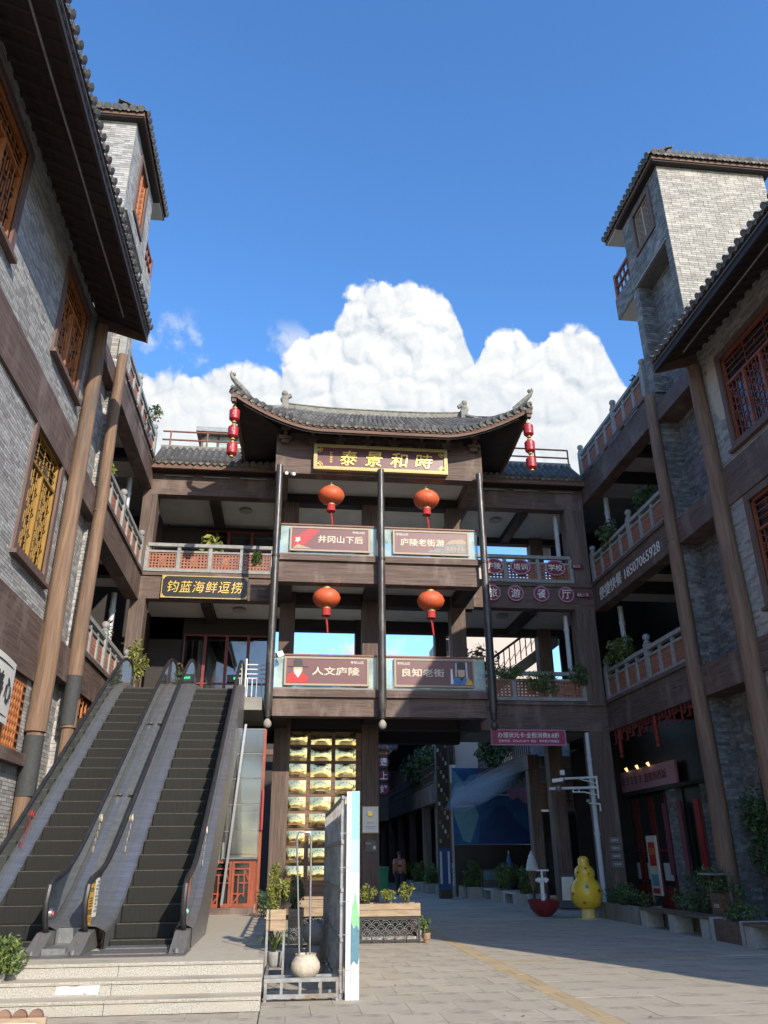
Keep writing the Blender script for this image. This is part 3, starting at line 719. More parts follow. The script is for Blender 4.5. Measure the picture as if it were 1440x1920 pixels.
        co = b.build('log_column', cm, T, smooth=True)
        k = MB()
        for zc in ((9.55, 5.6) if yc < 15 else (8.2, 4.9)):
            k.tube([(Xw-s*ox, yc, zc), (Xw-s*ox, yc, zc+.025)], rz(zc)*1.03, n)
        k.build('seam', 'column_dark', co)
        if left:
            z0, z1 = ((2.35, 3.3) if yc < 15 else (3.75, 4.7)); k = MB()
            k.tube([(Xw-s*ox, yc, z0), (Xw-s*ox, yc, z1)], rr*.92+.012 if yc < 15 else rr*1.12, 16); k.build('sleeve', 'sleeve', T, smooth=True)
    # --- recessed bay between the columns
    dep = .5 if not left else .16
    y0, y1 = 14.28, 16.9
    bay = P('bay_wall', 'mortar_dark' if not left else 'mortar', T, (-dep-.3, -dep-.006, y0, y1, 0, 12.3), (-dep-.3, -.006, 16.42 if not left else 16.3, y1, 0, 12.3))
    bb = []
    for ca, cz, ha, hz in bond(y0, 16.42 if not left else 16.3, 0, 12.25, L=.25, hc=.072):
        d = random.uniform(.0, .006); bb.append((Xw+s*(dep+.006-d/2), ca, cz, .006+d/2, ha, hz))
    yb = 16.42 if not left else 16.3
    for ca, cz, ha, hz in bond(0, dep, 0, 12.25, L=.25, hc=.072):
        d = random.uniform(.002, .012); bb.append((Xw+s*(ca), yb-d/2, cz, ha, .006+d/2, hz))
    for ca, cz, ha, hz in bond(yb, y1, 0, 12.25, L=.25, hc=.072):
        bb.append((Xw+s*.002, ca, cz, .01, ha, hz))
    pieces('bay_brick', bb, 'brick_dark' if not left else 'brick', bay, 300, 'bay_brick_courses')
    for z0, z1 in ((11.42, 11.86), (8.1, 8.7), (4.55, 5.2)):
        P('cross_beam', 'clad', T, (-dep-.02, .06, 14.4, 16.55, z0, z1))
    # --- stair tower
    TW = thing('stair_tower', 'square grey brick stair tower with tiled roof and balcony, %s' % ('rising behind the left eave' if left else 'sunlit above the right eave'), 'tower', (Xw+s*1.7, 15.5, 12))
    ty0, ty1, tx = (14.8, 17.4, 3.2) if left else (14.38, 16.66, 2.98)
    zt = 18.0 if not left else 18.35
    zb = 12.28
    # carcass with the tall recess on the street face
    ry0, ry1, rz1 = (ty0+.25, ty1-.32, 15.6)
    wy0, wy1, wz0, wz1 = (ty0+.65, ty0+1.55, zt-1.45, zt-.3) if not left else (ty0+.9, ty0+1.75, zt-2.0, zt-.35)
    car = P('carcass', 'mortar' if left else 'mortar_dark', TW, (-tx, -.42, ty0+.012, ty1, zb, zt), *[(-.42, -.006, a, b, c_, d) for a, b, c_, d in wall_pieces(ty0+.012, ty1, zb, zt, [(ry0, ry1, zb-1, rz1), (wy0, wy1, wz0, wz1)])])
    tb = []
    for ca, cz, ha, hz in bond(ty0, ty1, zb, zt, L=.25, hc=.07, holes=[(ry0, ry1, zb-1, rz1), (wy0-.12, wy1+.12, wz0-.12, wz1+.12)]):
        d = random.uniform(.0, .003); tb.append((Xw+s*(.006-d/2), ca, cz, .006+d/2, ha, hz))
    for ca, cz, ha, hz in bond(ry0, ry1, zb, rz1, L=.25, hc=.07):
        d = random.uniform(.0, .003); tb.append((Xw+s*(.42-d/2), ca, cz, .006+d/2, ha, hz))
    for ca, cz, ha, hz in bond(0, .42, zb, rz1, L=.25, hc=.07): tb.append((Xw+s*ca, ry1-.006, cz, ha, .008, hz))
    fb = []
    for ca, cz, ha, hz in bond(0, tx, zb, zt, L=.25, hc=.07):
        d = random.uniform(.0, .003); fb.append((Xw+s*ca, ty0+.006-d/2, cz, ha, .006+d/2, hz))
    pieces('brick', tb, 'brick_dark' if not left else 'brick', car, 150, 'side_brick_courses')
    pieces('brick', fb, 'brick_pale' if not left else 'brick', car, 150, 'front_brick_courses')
    x_window(TW, Xw, s, wy0, wy1, wz0, wz1, 'window_orange' if left else 'sign_trim', 2, 0, sill=False)
    P('lintel', 'rail_stone', TW, (0.0, .05, ry0-.12, ry1+.12, rz1+.02, rz1+.07))
    # roof slab with tiles
    rf = P('roof', 'fascia', TW, (-tx-.2, .2, ty0-.2, ty1+.75, zt+.02, zt+.15))
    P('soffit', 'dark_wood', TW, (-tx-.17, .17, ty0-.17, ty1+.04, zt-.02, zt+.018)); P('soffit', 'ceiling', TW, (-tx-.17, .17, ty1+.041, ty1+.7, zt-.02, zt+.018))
    hp = MB(); ex0, ex1, ey0, ey1 = Xw-s*.23, Xw+s*(tx+.23), ty0-.23, ty1+.77
    hp.add([(ex0, ey0, zt+.155), (ex1, ey0, zt+.155), (ex1, ey1, zt+.155), (ex0, ey1, zt+.155), ((ex0+ex1)/2, (ey0+ey1)/2, zt+1.0)], [(0, 1, 4), (1, 2, 4), (2, 3, 4), (3, 0, 4)] if s > 0 else [(1, 0, 4), (2, 1, 4), (3, 2, 4), (0, 3, 4)])
    hp.build('roof_bed', 'tile_bed', TW)
    q0, q1 = Vector((ex0, ey0-.03, zt+.18)), Vector((ex1, ey0-.03, zt+.18)); nn = int(abs(ex1-ex0)/.2)
    tile_rows(TW, lambda u, v: q0.lerp(q1, u)+Vector((0, .8*v, .38*v)), nn, 3, 100); drips(TW, lambda u, v: q0.lerp(q1, u), nn)
    q2, q3 = Vector((ex0-(-s)*(-.03), ey0, zt+.18)), Vector((ex0+s*(-.03), ey1, zt+.18)); nn = int((ey1-ey0)/.2)
    tile_rows(TW, lambda u, v: q2.lerp(q3, u)+Vector((s*.8*v, 0, .38*v)), nn, 3, 100); drips(TW, lambda u, v: q2.lerp(q3, u), nn)
    # balcony on the far side
    by1 = ty1+1.05
    P('balcony', 'ceiling', TW, (-tx, -.05, ty1, by1-.01, 15.55, 15.66))
    pb = P('parapet', 'mortar', TW, (-.14, -.006, ty1, by1, 15.56, 16.25), (-tx, -.15, by1-.12, by1, 15.56, 16.25))
    pieces('brick', [(Xw+s*.004, ca, cz, .012, ha, hz) for ca, cz, ha, hz in bond(ty1, by1, 15.55, 16.27, L=.25, hc=.07)], 'brick_dark' if not left else 'brick', pb, 60)
    b = MB(); B(b, -.12, -.02, by1-.11, by1-.01, 16.26, 17.12); B(b, -.115, -.03, ty1+.01, by1-.12, 16.98, 17.06); B(b, -.115, -.03, ty1+.01, by1-.12, 16.62, 16.66)
    for k in range(3): B(b, -.1, -.05, ty1+.15+.25*k, ty1+.19+.25*k, 16.26, 16.98)
    b.build('balcony_rail', 'roof_rail', TW)
    # --- gallery wing between tower and bridge
    GW = thing('gallery_wing', 'open three storey gallery with stone balustrades %s' % ('behind the left log columns' if left else 'with a phone number on its beam'), 'building', (Xw+s*1.5, 19.5, 0))
    ga, gb = 16.95, 22.0; D = 3.2
    for z0, z1 in ((4.62, 5.36), (8.12, 8.88), (11.6, 12.42)):
        P('beam', 'clad', GW, (-.36, 0, ga, gb, z0, z1)); P('beam_cap', 'clad', GW, (-.3, .05, ga, gb, z1+.002, z1+.1))
        P('floor_slab', 'ceiling', GW, (-D, -.37, ga, gb+.2, z0+.42, z1-.05))
        for yb_ in (18.6, 20.3): P('joist', 'dark_wood', GW, (-D, -.365, yb_, yb_+.25, z0+.12, z0+.418))
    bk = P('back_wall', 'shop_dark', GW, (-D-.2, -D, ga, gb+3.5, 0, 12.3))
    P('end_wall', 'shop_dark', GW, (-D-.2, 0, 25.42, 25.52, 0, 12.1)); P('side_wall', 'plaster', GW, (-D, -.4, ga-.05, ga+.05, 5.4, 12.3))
    for zf in (5.4, 9.0):
        for k in range(3):
            ya = ga+.5+k*1.55
            f = P('door', 'red_paint', GW, (-D, -D+.06, ya, ya+.06, zf, zf+2.4), (-D, -D+.06, ya+1.2, ya+1.26, zf, zf+2.4), (-D, -D+.06, ya, ya+1.26, zf+2.4, zf+2.5), (-D, -D+.05, ya, ya+1.26, zf, zf+.6))
            P('pane', 'pane_dark', f, (-D+.01, -D+.03, ya+.06, ya+1.2, zf+.6, zf+2.4))
    n = 7
    for zf, fin in ((5.46, (0, 4,)), (8.98, (0, 4)), (12.52, (0, 4, 7))):
        balustrade(GW, (Xw+s*.1, gb-.12), (Xw+s*.1, ga+.05), zf, n, hh=.86, finial=fin, kind=1)
    P('roof_slab', 'plaster', GW, (-D-3, -.3, ga, gb+6, 12.1, 12.4))
    pp = MB()
    for z0, z1 in ((5.5, 8.1), (9.0, 11.6)): pp.tube([(Xw+s*.52, gb-.62, z0), (Xw+s*.52, gb-.62, z1)], .075, 10); pp.tube([(Xw+s*.52, gb-.62, z1-.55), (Xw+s*.52, gb-.62, z1-.45)], .09, 10)
    pp.build('downpipe', 'pipe_white', GW, smooth=True)
    c = MB()
    for k in range(4): B(c, .075, .1, ga+.3+k*1.2, ga+1.2+k*1.2, 12.3, 12.33)
    c.build('light_strip', 'steel_dull', GW)
    return T, TW, GW
TL_, TWL, GWL = side(-1)
TR_, TWR, GWR = side(1)
# ------------------------------------------------------------------ bridge wings and the gate
def wing(x0, x1, left):
    T = thing('bridge_wing', 'covered walkway wing with a tiled pent roof %s of the central gate' % ('left' if left else 'right'), 'building', ((x0+x1)/2, 23.5, 0))
    P = lambda n, m, *q, **k: part(n, m, T, *q, **k)
    P('beam', 'clad', (x0, x1, 22, 22.34, 8.17, 8.85)); P('beam_cap', 'clad', (x0, x1, 21.95, 22.3, 8.852, 8.95))
    P('beam', 'clad', (x0, x1, 22, 22.34, 11.42, 12.12))
    if not left:
        P('beam', 'clad', (x0, x1, 22, 22.34, 4.62, 5.32)); P('beam_cap', 'clad', (x0, x1, 21.94, 22.3, 5.322, 5.42))
    for z0, z1 in ((8.3, 8.8), (11.55, 12.1)):
        P('floor_slab', 'ceiling', (x0, x1, 22.35, 25.5, z0, z1))
        P('beam', 'dark_wood', (x0, x1, 24.8, 25.1, z0-.22, z1-.02))
        P('joist', 'dark_wood', ((x0+x1)/2-.15, (x0+x1)/2+.15, 22.345, 24.79, z0-.2, z0-.002))
    P('floor_slab', 'plaster', (x0, x1, 22.35 if not left else 19.9, 25.5, 4.75, 5.06))
    # corner column + inner columns
    cx = (-4.62, -4.2) if left else (8.36, 8.96)
    P('corner_column', 'clad_v', (cx[0], cx[1], 22.003, 22.5, 0, 12.1))
    bx = (-4.6, -4.2) if left else (8.0, 8.45)
    P('back_column', 'clad_v', (bx[0], bx[1], 24.7, 25.1, 0, 12.0))
    # balustrades
    if left:
        balustrade(T, (x0+.1, 22.02), (x1, 22.02), 8.96, 4, hh=.88, ends=(True, True))
    else:
        balustrade(T, (x0, 22.02), (8.35, 22.02), 8.96, 3, hh=.88); balustrade(T, (x0, 22.02), (8.35, 22.02), 5.43, 3, hh=.84)
    # pent roof
    P('fascia', 'fascia', (x0, x1, 21.62, 21.70, 12.12, 12.30)); P('soffit', 'dark_wood', (x0, x1, 21.701, 22.4, 12.121, 12.17))
    E0, E1 = Vector((x0, 21.58, 12.33)), Vector((x1, 21.58, 12.33)); up = Vector((0, 1.12, 1.02))
    rb = MB().add([E0, E1, E1+up, E0+up], [(0, 1, 2, 3)]); rb.build('roof_bed', 'tile_bed', T)
    n = int(round((x1-x0)/.2)); S = lambda u, v: E0.lerp(E1, u)+up*v+Vector((0, 0, -.06*math.sin(math.pi*v)))
    tile_rows(T, S, n, 6, 200); drips(T, S, n)
    P('parapet', 'ridge_stone', (x0, x1, 22.62, 22.85, 12.9, 13.42))
    c = MB()
    for k in range(3):
        a = x0+(x1-x0)*(.1+.3*k); c.box(a, a+(x1-x0)*.22, 21.93, 21.96, 12.0, 12.03)
    c.build('light_strip', 'steel_dull', T)
    rr = MB()
    for zz in (13.68, 13.98): rr.tube([(x0, 22.75, zz), (x1, 22.75, zz)], .03, 8)
    a = x0+.25
    while a < x1: rr.tube([(a, 22.75, 13.4), (a, 22.75, 13.98)], .03, 8); a += 1.15
    rr.build('roof_rail', 'roof_rail', T, smooth=True)
    # ceiling lamps
    for zc in (11.55, 8.3):
        lm = MB(); lm.lathe([(.02, 0), (.17, -.02), (.2, -.06), (.2, -.08), (.01, -.085)], ((x0+x1)/2+(.9 if left else -.7), 23.2, zc), 16); lm.build('ceiling_lamp', 'concrete', T, smooth=True)
    return T
WLg, WRg = wing(-4.4, -.7, True), wing(5.26, 8.97, False)
def shopfront(T, x0, x1, y, z0, z1, n, zm):
    """glazed front with red frames"""
    for k in range(n):
        a, b = x0+(x1-x0)*k/n, x0+(x1-x0)*(k+1)/n
        f = MB(); w = .045
        for q in ((a, a+w, z0, z1), (b-w, b, z0, z1), (a+w, b-w, z1-w, z1), (a+w, b-w, z0, z0+.08), (a+w, b-w, zm-w/2, zm+w/2)): f.box(q[0], q[1], y-.05, y+.05, q[2], q[3])
        fo = f.build('glazing_frame', 'red_paint', T); part('pane', 'glass_shop', fo, (a+w, b-w, y-.006, y+.006, z0+.08, zm-w/2), (a+w, b-w, y-.006, y+.006, zm+w/2, z1-w))
shopfront(WLg, -3.35, -.72, 24.3, 5.08, 7.75, 4, 6.25); part('transom_wall', 'dark_wood', WLg, (-4.4, -.72, 24.35, 24.4, 7.6, 8.3), (-4.4, -3.4, 24.35, 24.4, 5.06, 8.3), (-4.4, -3.0, 24.55, 24.6, 8.8, 11.4))
shopfront(WLg, -3.0, -.72, 24.5, 8.82, 11.3, 3, 10.6)
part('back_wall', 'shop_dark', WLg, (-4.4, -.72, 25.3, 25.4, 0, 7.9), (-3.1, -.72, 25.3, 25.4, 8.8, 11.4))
part('ground_wall', 'dark_wood', WLg, (-4.4, -.7, 22.4, 22.6, 0, 4.7))
# ---- the gate
G = thing('gate_tower', 'dark wooden gate tower with upturned tiled roof and gold lettered board', 'gate', (2.27, 22, 0))
GP = lambda n, m, *q, **k: part(n, m, G, *q, **k)
GP('lintel', 'clad', (-.69, 5.25, 20, 20.35, 11.32, 12.62)); GP('side_wall', 'clad', (-.69, -.35, 20.351, 24.6, 11.32, 12.62)); GP('side_wall', 'clad', (4.91, 5.25, 20.351, 24.6, 11.32, 12.62))
for z0, z1, zc in ((8.12, 8.71, 8.88), (4.63, 5.09, 5.28)):
    GP('beam', 'clad', (-.46, 2.2, 20, 20.34, z0, z1)); GP('beam', 'clad', (2.34, 4.98, 20, 20.34, z0, z1)); GP('beam', 'clad_v', (2.201, 2.339, 20.02, 20.32, z0, z1))
    GP('beam_cap', 'clad', (-.5, 2.18, 19.92, 20.3, z1+.002, zc)); GP('beam_cap', 'clad', (2.36, 5.02, 19.92, 20.3, z1+.002, zc))
    GP('beam', 'dark_wood', (-.46, -.1, 20.341, 22.0, z0, z1)); GP('beam', 'dark_wood', (4.6, 4.98, 20.341, 22.0, z0, z1)); GP('beam', 'dark_wood', (1.95, 2.35, 20.341, 22.0, z0+.1, z1))
    GP('floor_slab', 'ceiling', (-.69, 5.25, 20.345, 25.5, z0+.35, zc-.1))
    GP('beam', 'dark_wood', (-.69, 5.25, 22, 22.35, z0-.02, z0+.345)); GP('beam', 'dark_wood', (-.69, 5.25, 24.8, 25.1, z0-.02, z0+.345))
GP('ceiling', 'ceiling', (-.34, 4.9, 20.352, 24.6, 11.62, 11.72)); GP('beam', 'dark_wood', (-.34, 4.9, 22, 22.35, 11.3, 11.615)); GP('beam', 'dark_wood', (-.69, 5.25, 24.8, 25.1, 11.3, 12.2))
for a, b in ((-.42, .02), (1.95, 2.4), (4.55, 4.98)):
    GP('pillar', 'clad_v', (a, b, 21.95, 22.4, 5.3 if a > 4 else 0, 11.3)); GP('pillar', 'dark_wood', (a+.02, b-.05, 24.75, 25.12, 5.3 if a > 4 else 0, 11.3))
# railing: tinted glass with a timber handrail
for zc in (8.88, 5.28):
    for a, b in ((-.45, 2.16), (2.38, 4.98)):
        k = int((b-a)/.5); 
        fr = GP('handrail', 'roof_rail', (a, b, 19.98, 20.06, zc+.86, zc+.9))
        GP('pane', 'glass_green', (a, b, 20.015, 20.027, zc+.05, zc+.855)); GP('rail_base', 'plate_grey', (a, b, 19.985, 20.055, zc+.003, zc+.05))
# hanging posts with stone balls
for x in (-.555, 2.265, 5.09):
    b = MB(); b.tube([(x, 19.8, z) for z in (4.72, 4.8, 5.2, 8, 11.3, 11.44)], [.085, .105, .108, .1, .092, .09], 14); po = b.build('hanging_post', 'post_black', G, smooth=True)
    b = MB(); b.tube([(x, 19.8, 4.55), (x, 19.8, 4.72)], [.075, .085], 14); b.tube([(x, 19.8, 8.72), (x, 19.8, 8.78)], .112, 14); b.build('collar', 'iron', po, smooth=True)
    b = MB(); b.lathe([(.02, -.105), (.07, -.085), (.1, -.03), (.1, .03), (.07, .085), (.03, .13)], (x, 19.8, 4.4), 14); b.build('ball', 'stone_ball' if x < 5 else 'post_black', po, smooth=True)
    for zz in (5.0, 8.5, 11.36): GP('bracket', 'iron', (x-.03, x+.03, 19.8, 20.02, zz, zz+.06))
# roof
def lift(t): return .8*max(0, (t-.42)/.58)**1.6
XA, XB, ZE = -1.95, 6.5, 12.47
def eaveF(u):
    t = abs(2*u-1); return Vector((XA+(XB-XA)*u, 19.15-.35*max(0, (t-.45)/.55)**2, ZE+lift(t)))
def eaveB(u): p = eaveF(u); return Vector((p.x, 20.9+(20.9-p.y)*1.15, p.z))
def eaveL(u):
    a, b = eaveF(0), eaveB(0); t = abs(2*u-1); return Vector((a.x+.22*(1-t*t), a.y+(b.y-a.y)*u, ZE+.1+(a.z-ZE-.1)*max(0, (t-.1)/.9)**1.8))
def eaveR(u): p = eaveL(u); return Vector((XA+XB-p.x, p.y, p.z))
def ridge(u): return Vector((-.5+5.45*u, 20.9, 13.82+.1*abs(2*u-1)**3))
def mk(eave, top): return lambda u, v: eave(u).lerp(top(u), v)+Vector((0, 0, -.22*math.sin(math.pi*v)))
SF, SB = mk(eaveF, ridge), mk(eaveB, ridge)
SL, SR = mk(eaveL, lambda u: Vector((-.5, 20.75+.3*u, 13.9))), mk(eaveR, lambda u: Vector((4.95, 20.75+.3*u, 13.9)))
for nm, S, fl in (('roof_slope', SF, False), ('roof_slope', SB, True), ('roof_slope', SL, True), ('roof_slope', SR, False)):
    MB().grid([[S(u, v) for u in np.linspace(0, 1, 33)] for v in np.linspace(0, 1, 7)], fl).build(nm, 'tile_bed', G, smooth='all')
tile_rows(G, SF, 44, 6, 264); drips(G, SF, 44)
tile_rows(G, SL, 20, 5, 16); tile_rows(G, SR, 20, 5, 16)
# fascia and soffit follow the curved eave
def strip(eave, dz0, dz1, inn, m, nm):
    pts = [eave(u) for u in np.linspace(0, 1, 41)]; c = Vector((2.27, 21, 0)); b = MB()
    def ins(p, k): q = p.copy(); d = (c-Vector((p.x, p.y, 0))).normalized(); return q+Vector((d.x, d.y, 0))*k
    A0 = [ins(p, inn)+EZ*dz0 for p in pts]; A1 = [ins(p, inn)+EZ*dz1 for p in pts]; B0 = [ins(p, inn+.05)+EZ*dz0 for p in pts]; B1 = [ins(p, inn+.05)+EZ*dz1 for p in pts]
    b.grid([A0, A1, B1, B0, A0]); b.build(nm, m, G)
for e in (eaveF, eaveL, eaveR, eaveB): strip(e, -.23, -.012, .03, 'fascia', 'fascia')
def sof(eave, wall):
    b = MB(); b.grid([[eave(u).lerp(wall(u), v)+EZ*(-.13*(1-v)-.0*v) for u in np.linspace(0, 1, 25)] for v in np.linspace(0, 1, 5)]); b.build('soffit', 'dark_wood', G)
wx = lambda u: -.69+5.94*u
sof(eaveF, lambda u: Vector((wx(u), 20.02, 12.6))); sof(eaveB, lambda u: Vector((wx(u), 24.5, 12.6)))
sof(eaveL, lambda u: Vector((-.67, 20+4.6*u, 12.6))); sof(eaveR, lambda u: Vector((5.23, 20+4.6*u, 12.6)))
c = MB(); c.tube([eaveF(u)+Vector((0, .12, -.23)) for u in np.linspace(.04, .96, 30)], .016, 6); c.build('light_strip', 'steel_dull', G)
# ridge, ridge beasts, corner horns
MB().grid([[ridge(u)+Vector((0, dy, dz)) for u in np.linspace(-.01, 1.01, 17)] for dy, dz in ((-.09, -.06), (-.09, .16), (-.11, .15), (-.11, .18), (.11, .18), (.11, -.06))]).build('ridge', 'ridge_stone', G)
for x, s in ((-.52, -1), (4.97, 1)):
    b = MB(); b.box(x-.1, x+.1, 20.6, 20.95, 13.7, 14.1); b.lathe([(.02, 0), (.11, .02), (.13, .1), (.1, .18), (.05, .21), (.085, .26), (.095, .32), (.07, .38), (.02, .4)], (x+s*.03, 20.72, 14.05), 10)
    b.obox((x-s*.1, 20.72, 14.26), (.07, 0, .05), (0, .05, 0), (-.02, 0, .05)); b.build('ridge_beast', 'ridge_stone', G, smooth=True)
    hp = MB(); tip = eaveF(0 if s < 0 else 1); top = Vector((x, 20.7, 13.9)); pts = [tip.lerp(top, k/10)+Vector((0, 0, .03-.36*math.sin(math.pi*k/10))) for k in range(11)]
    hp.tube(pts, .06, 8); hp.build('hip_ridge', 'ridge_stone', G, smooth=True)
    hn = MB(); p0 = tip; hn.tube([p0+Vector((-s*.45, .25, -.08)), p0+Vector((-s*.18, .08, .12)), p0+Vector((0, 0, .3)), p0+Vector((s*.05, -.02, .42)), p0+Vector((s*.04, -.02, .52))], [.085, .085, .06, .04, .012], 8)
    hn.lathe([(.01, -.05), (.05, -.02), (.06, .03), (.03, .07)], (p0.x-s*.03, p0.y, p0.z+.4), 8); hn.build('corner_horn', 'ridge_stone', G, smooth=True)
    q = MB(); q.obox(p0+Vector((-s*.08, .1, -.26)), (.09, 0, 0), (0, .1, 0), (0, 0, .05)); q.obox(p0+Vector((-s*.08, .1, -.36)), (.06, 0, 0), (0, .07, 0), (0, 0, .06)); q.build('corner_block', 'clad', G)
    cc = MB(); cc.bar(Vector((x*.9+.2, 20.1, 12.5)), tip+Vector((-s*.1, .1, -.2)), .12, .16); cc.build('corner_rafter', 'dark_wood', G)
for k in range(8):
    x = -.45+5.46*k/7; b = MB(); b.box(x-.11, x+.11, 19.86, 20.0, 12.22, 12.32); b.box(x-.18, x+.18, 19.8, 20.0, 12.321, 12.42); b.box(x-.05, x+.05, 19.62, 20.0, 12.421, 12.52); b.box(x-.13, x+.13, 19.58, 19.68, 12.521, 12.58); b.build('bracket_set', 'clad', G)
# ---- gilt plate wall between the piers
bw = GP('plank_wall', 'dark_wood', (.025, 1.945, 22.12, 22.2, .1, 4.6))
pl = []
for k in range(27):
    z = .12+k*.163
    pl.append((.985, 22.05+random.uniform(-.004, .004), z+.08, .955, .06, .077))
pieces('plank', pl, 'plank_wall', bw, 40)
# ------------------------------------------------------------------ signs on the gate
def sign(name, label, cat, base, group=None): return thing(name, label, cat, base, group)
S1 = thing('name_board', 'long dark red name board with gold characters below the gate roof', 'sign', (2.28, 19.9, 11.8))
x0, x1, z0, z1, yb = .37, 4.2, 11.4, 12.2, 19.86
part('board', 'sign_red', S1, (x0+.1, x1-.1, yb, 19.99, z0+.1, z1-.1))
part('frame', 'gold_dull', S1, (x0, x1, yb-.04, 19.99, z1-.1, z1), (x0, x1, yb-.04, 19.99, z0, z0+.1), (x0, x0+.1, yb-.04, 19.99, z0+.1, z1-.1), (x1-.1, x1, yb-.04, 19.99, z0+.1, z1-.1))
b = MB()
for k in range(62): b.box(x0+.02+k*.0612, x0+.06+k*.0612, yb-.046, yb-.041, z1-.075, z1-.025); b.box(x0+.02+k*.0612, x0+.06+k*.0612, yb-.046, yb-.041, z0+.025, z0+.075)
for k in range(11): b.box(x0+.025, x0+.075, yb-.046, yb-.041, z0+.1+k*.056, z0+.135+k*.056); b.box(x1-.075, x1-.025, yb-.046, yb-.041, z0+.1+k*.056, z0+.135+k*.056)
b.build('key_pattern', 'gold_dull', S1, kind='stuff')
for k, ch in enumerate('泰景和時'): letters('character', ch, 'gold', S1, (1.36+.72*k, yb-.012, 11.79), EX, EZ, .47, .47, bold=.004, ext=.03, slant=.14)
strokes('inscription', 5, 'gold', S1, (.86, yb-.008, 11.8), -EZ, EX, .36, .07)
for cx, sx in ((x0+.1, 1), (x1-.1, -1)):
    for cz, sz in ((z0+.1, 1), (z1-.1, -1)):
        b = MB()
        for r_, t0, t1 in ((.13, .1, 1.4), (.08, -.2, 2.2), (.05, .4, 3.4)):
            b.tube([(cx+sx*(.02+r_*math.cos(t)), yb-.012, cz+sz*(.02+r_*math.sin(t))) for t in np.linspace(t0, t1, 8)], .014, 5)
        b.build('corner_scroll', 'gold', S1)
def gate_banner(txt, xa, xb, za, zb, label, tx, tw):
    y = 19.955
    T = thing('slogan_panel', label, 'sign', ((xa+xb)/2, y, za), 'slogan panels on the gate railings')
    part('board', 'sign_maroon', T, (xa+.05, xb-.05, y-.02, y+.025, za+.05, zb-.05))
    part('border', 'sign_trim', T, (xa, xb, y-.035, y+.025, zb-.05, zb), (xa, xb, y-.035, y+.025, za, za+.05), (xa, xa+.05, y-.035, y+.025, za+.05, zb-.05), (xb-.05, xb, y-.035, y+.025, za+.05, zb-.05))
    letters('lettering', txt, 'print_cream', T, (tx, y-.0225, (za+zb)/2+.005), EX, EZ, .21, tw, bold=.009, ext=.004)
    return T, y-.0225
T, y = gate_banner('井冈山下后', -.2, 1.97, 8.97, 9.68, 'maroon slogan panel with a red flag, upper left of the gate', 1.17, 1.22)
b = MB(); b.prism([(-.13, 9.06), (.2, 9.12), (.35, 9.3), (.62, 9.6), (.3, 9.62), (.05, 9.45), (-.13, 9.38)], (0, y, 0), EX, EZ, -EY*.003); b.build('flag_print', 'lantern_red', T)
b = MB(); b.prism([(-.13, 9.04), (.02, 9.16), (.4, 9.04)], (0, y, 0), EX, EZ, -EY*.004); b.build('hill_print', 'sign_trim', T)
b = MB(); b.prism([(.0, 9.2), (.04, 9.26), (.1, 9.28), (.06, 9.32), (.07, 9.38), (.01, 9.34), (-.05, 9.36), (-.03, 9.29), (-.07, 9.24), (-.01, 9.25)], (0, y, 0), EX, EZ, -EY*.006); b.build('star_print', 'print_white', T)
letters('small_mark', '李阳山区', 'print_white', T, (1.66, y, 9.55), EX, EZ, .07, .34, bold=0, ext=.004)
T, y = gate_banner('庐陵老街游', 2.6, 4.72, 8.97, 9.68, 'maroon slogan panel with a white palace skyline, upper right of the gate', 3.42, 1.22)
b = MB(); b.prism([(3.55, 9.04), (3.62, 9.14), (3.72, 9.1), (3.8, 9.2), (4.0, 9.18), (4.02, 9.26), (4.1, 9.3), (4.4, 9.33), (4.62, 9.32), (4.64, 9.04)], (0, y, 0), EX, EZ, -EY*.003); b.build('palace_print', 'rail_stone', T)
b = MB(); b.prism([(4.05, 9.28), (4.2, 9.42), (4.55, 9.46), (4.65, 9.36), (4.6, 9.32), (4.2, 9.31)], (0, y, 0), EX, EZ, -EY*.005); [b.box(4.1+.1*k, 4.15+.1*k, y-.006, y-.0035, 9.1, 9.24) for k in range(5)]; b.build('roof_print', 'sign_trim', T)
letters('small_mark', '李阳山区', 'print_white', T, (2.86, y, 9.55), EX, EZ, .07, .34, bold=0, ext=.004)
T, y = gate_banner('人文庐陵', -.2, 1.94, 5.37, 6.1, 'maroon slogan panel with a scholar in red robe, lower left of the gate', 1.1, 1.2)
b = MB(); b.prism([(-.13, 5.44), (.4, 5.44), (.4, 5.58), (.28, 5.68), (.12, 5.72), (-.08, 5.66), (-.13, 5.58)], (0, y, 0), EX, EZ, -EY*.003); b.build('robe_print', 'print_red', T)
b = MB(); b.prism([(.03, 5.72), (.06, 5.66), (.13, 5.64), (.2, 5.66), (.25, 5.72), (.26, 5.86), (.03, 5.86)], (0, y, 0), EX, EZ, -EY*.005); b.build('face_print', 'skin_print', T)
b = MB(); b.prism([(.06, 5.68), (.15, 5.56), (.22, 5.68), (.21, 5.76), (.08, 5.76)], (0, y, 0), EX, EZ, -EY*.007); b.build('beard_print', 'print_white', T)
b = MB(); b.prism([(.03, 5.84), (.27, 5.84), (.25, 6.0), (.2, 6.04), (.06, 6.04), (.03, 6.0)], (0, y, 0), EX, EZ, -EY*.009); b.prism([(-.12, 5.83), (.4, 5.83), (.4, 5.855), (-.12, 5.855)], (0, y-.001, 0), EX, EZ, -EY*.009); b.build('hat_print', 'print_dark', T)
letters('small_mark', '李阳山区', 'print_white', T, (1.64, y, 5.97), EX, EZ, .07, .34, bold=0, ext=.004)
T, y = gate_banner('良知老街', 2.59, 4.68, 5.37, 6.1, 'maroon slogan panel with a bearded scholar holding a tablet, lower right of the gate', 3.34, 1.1)
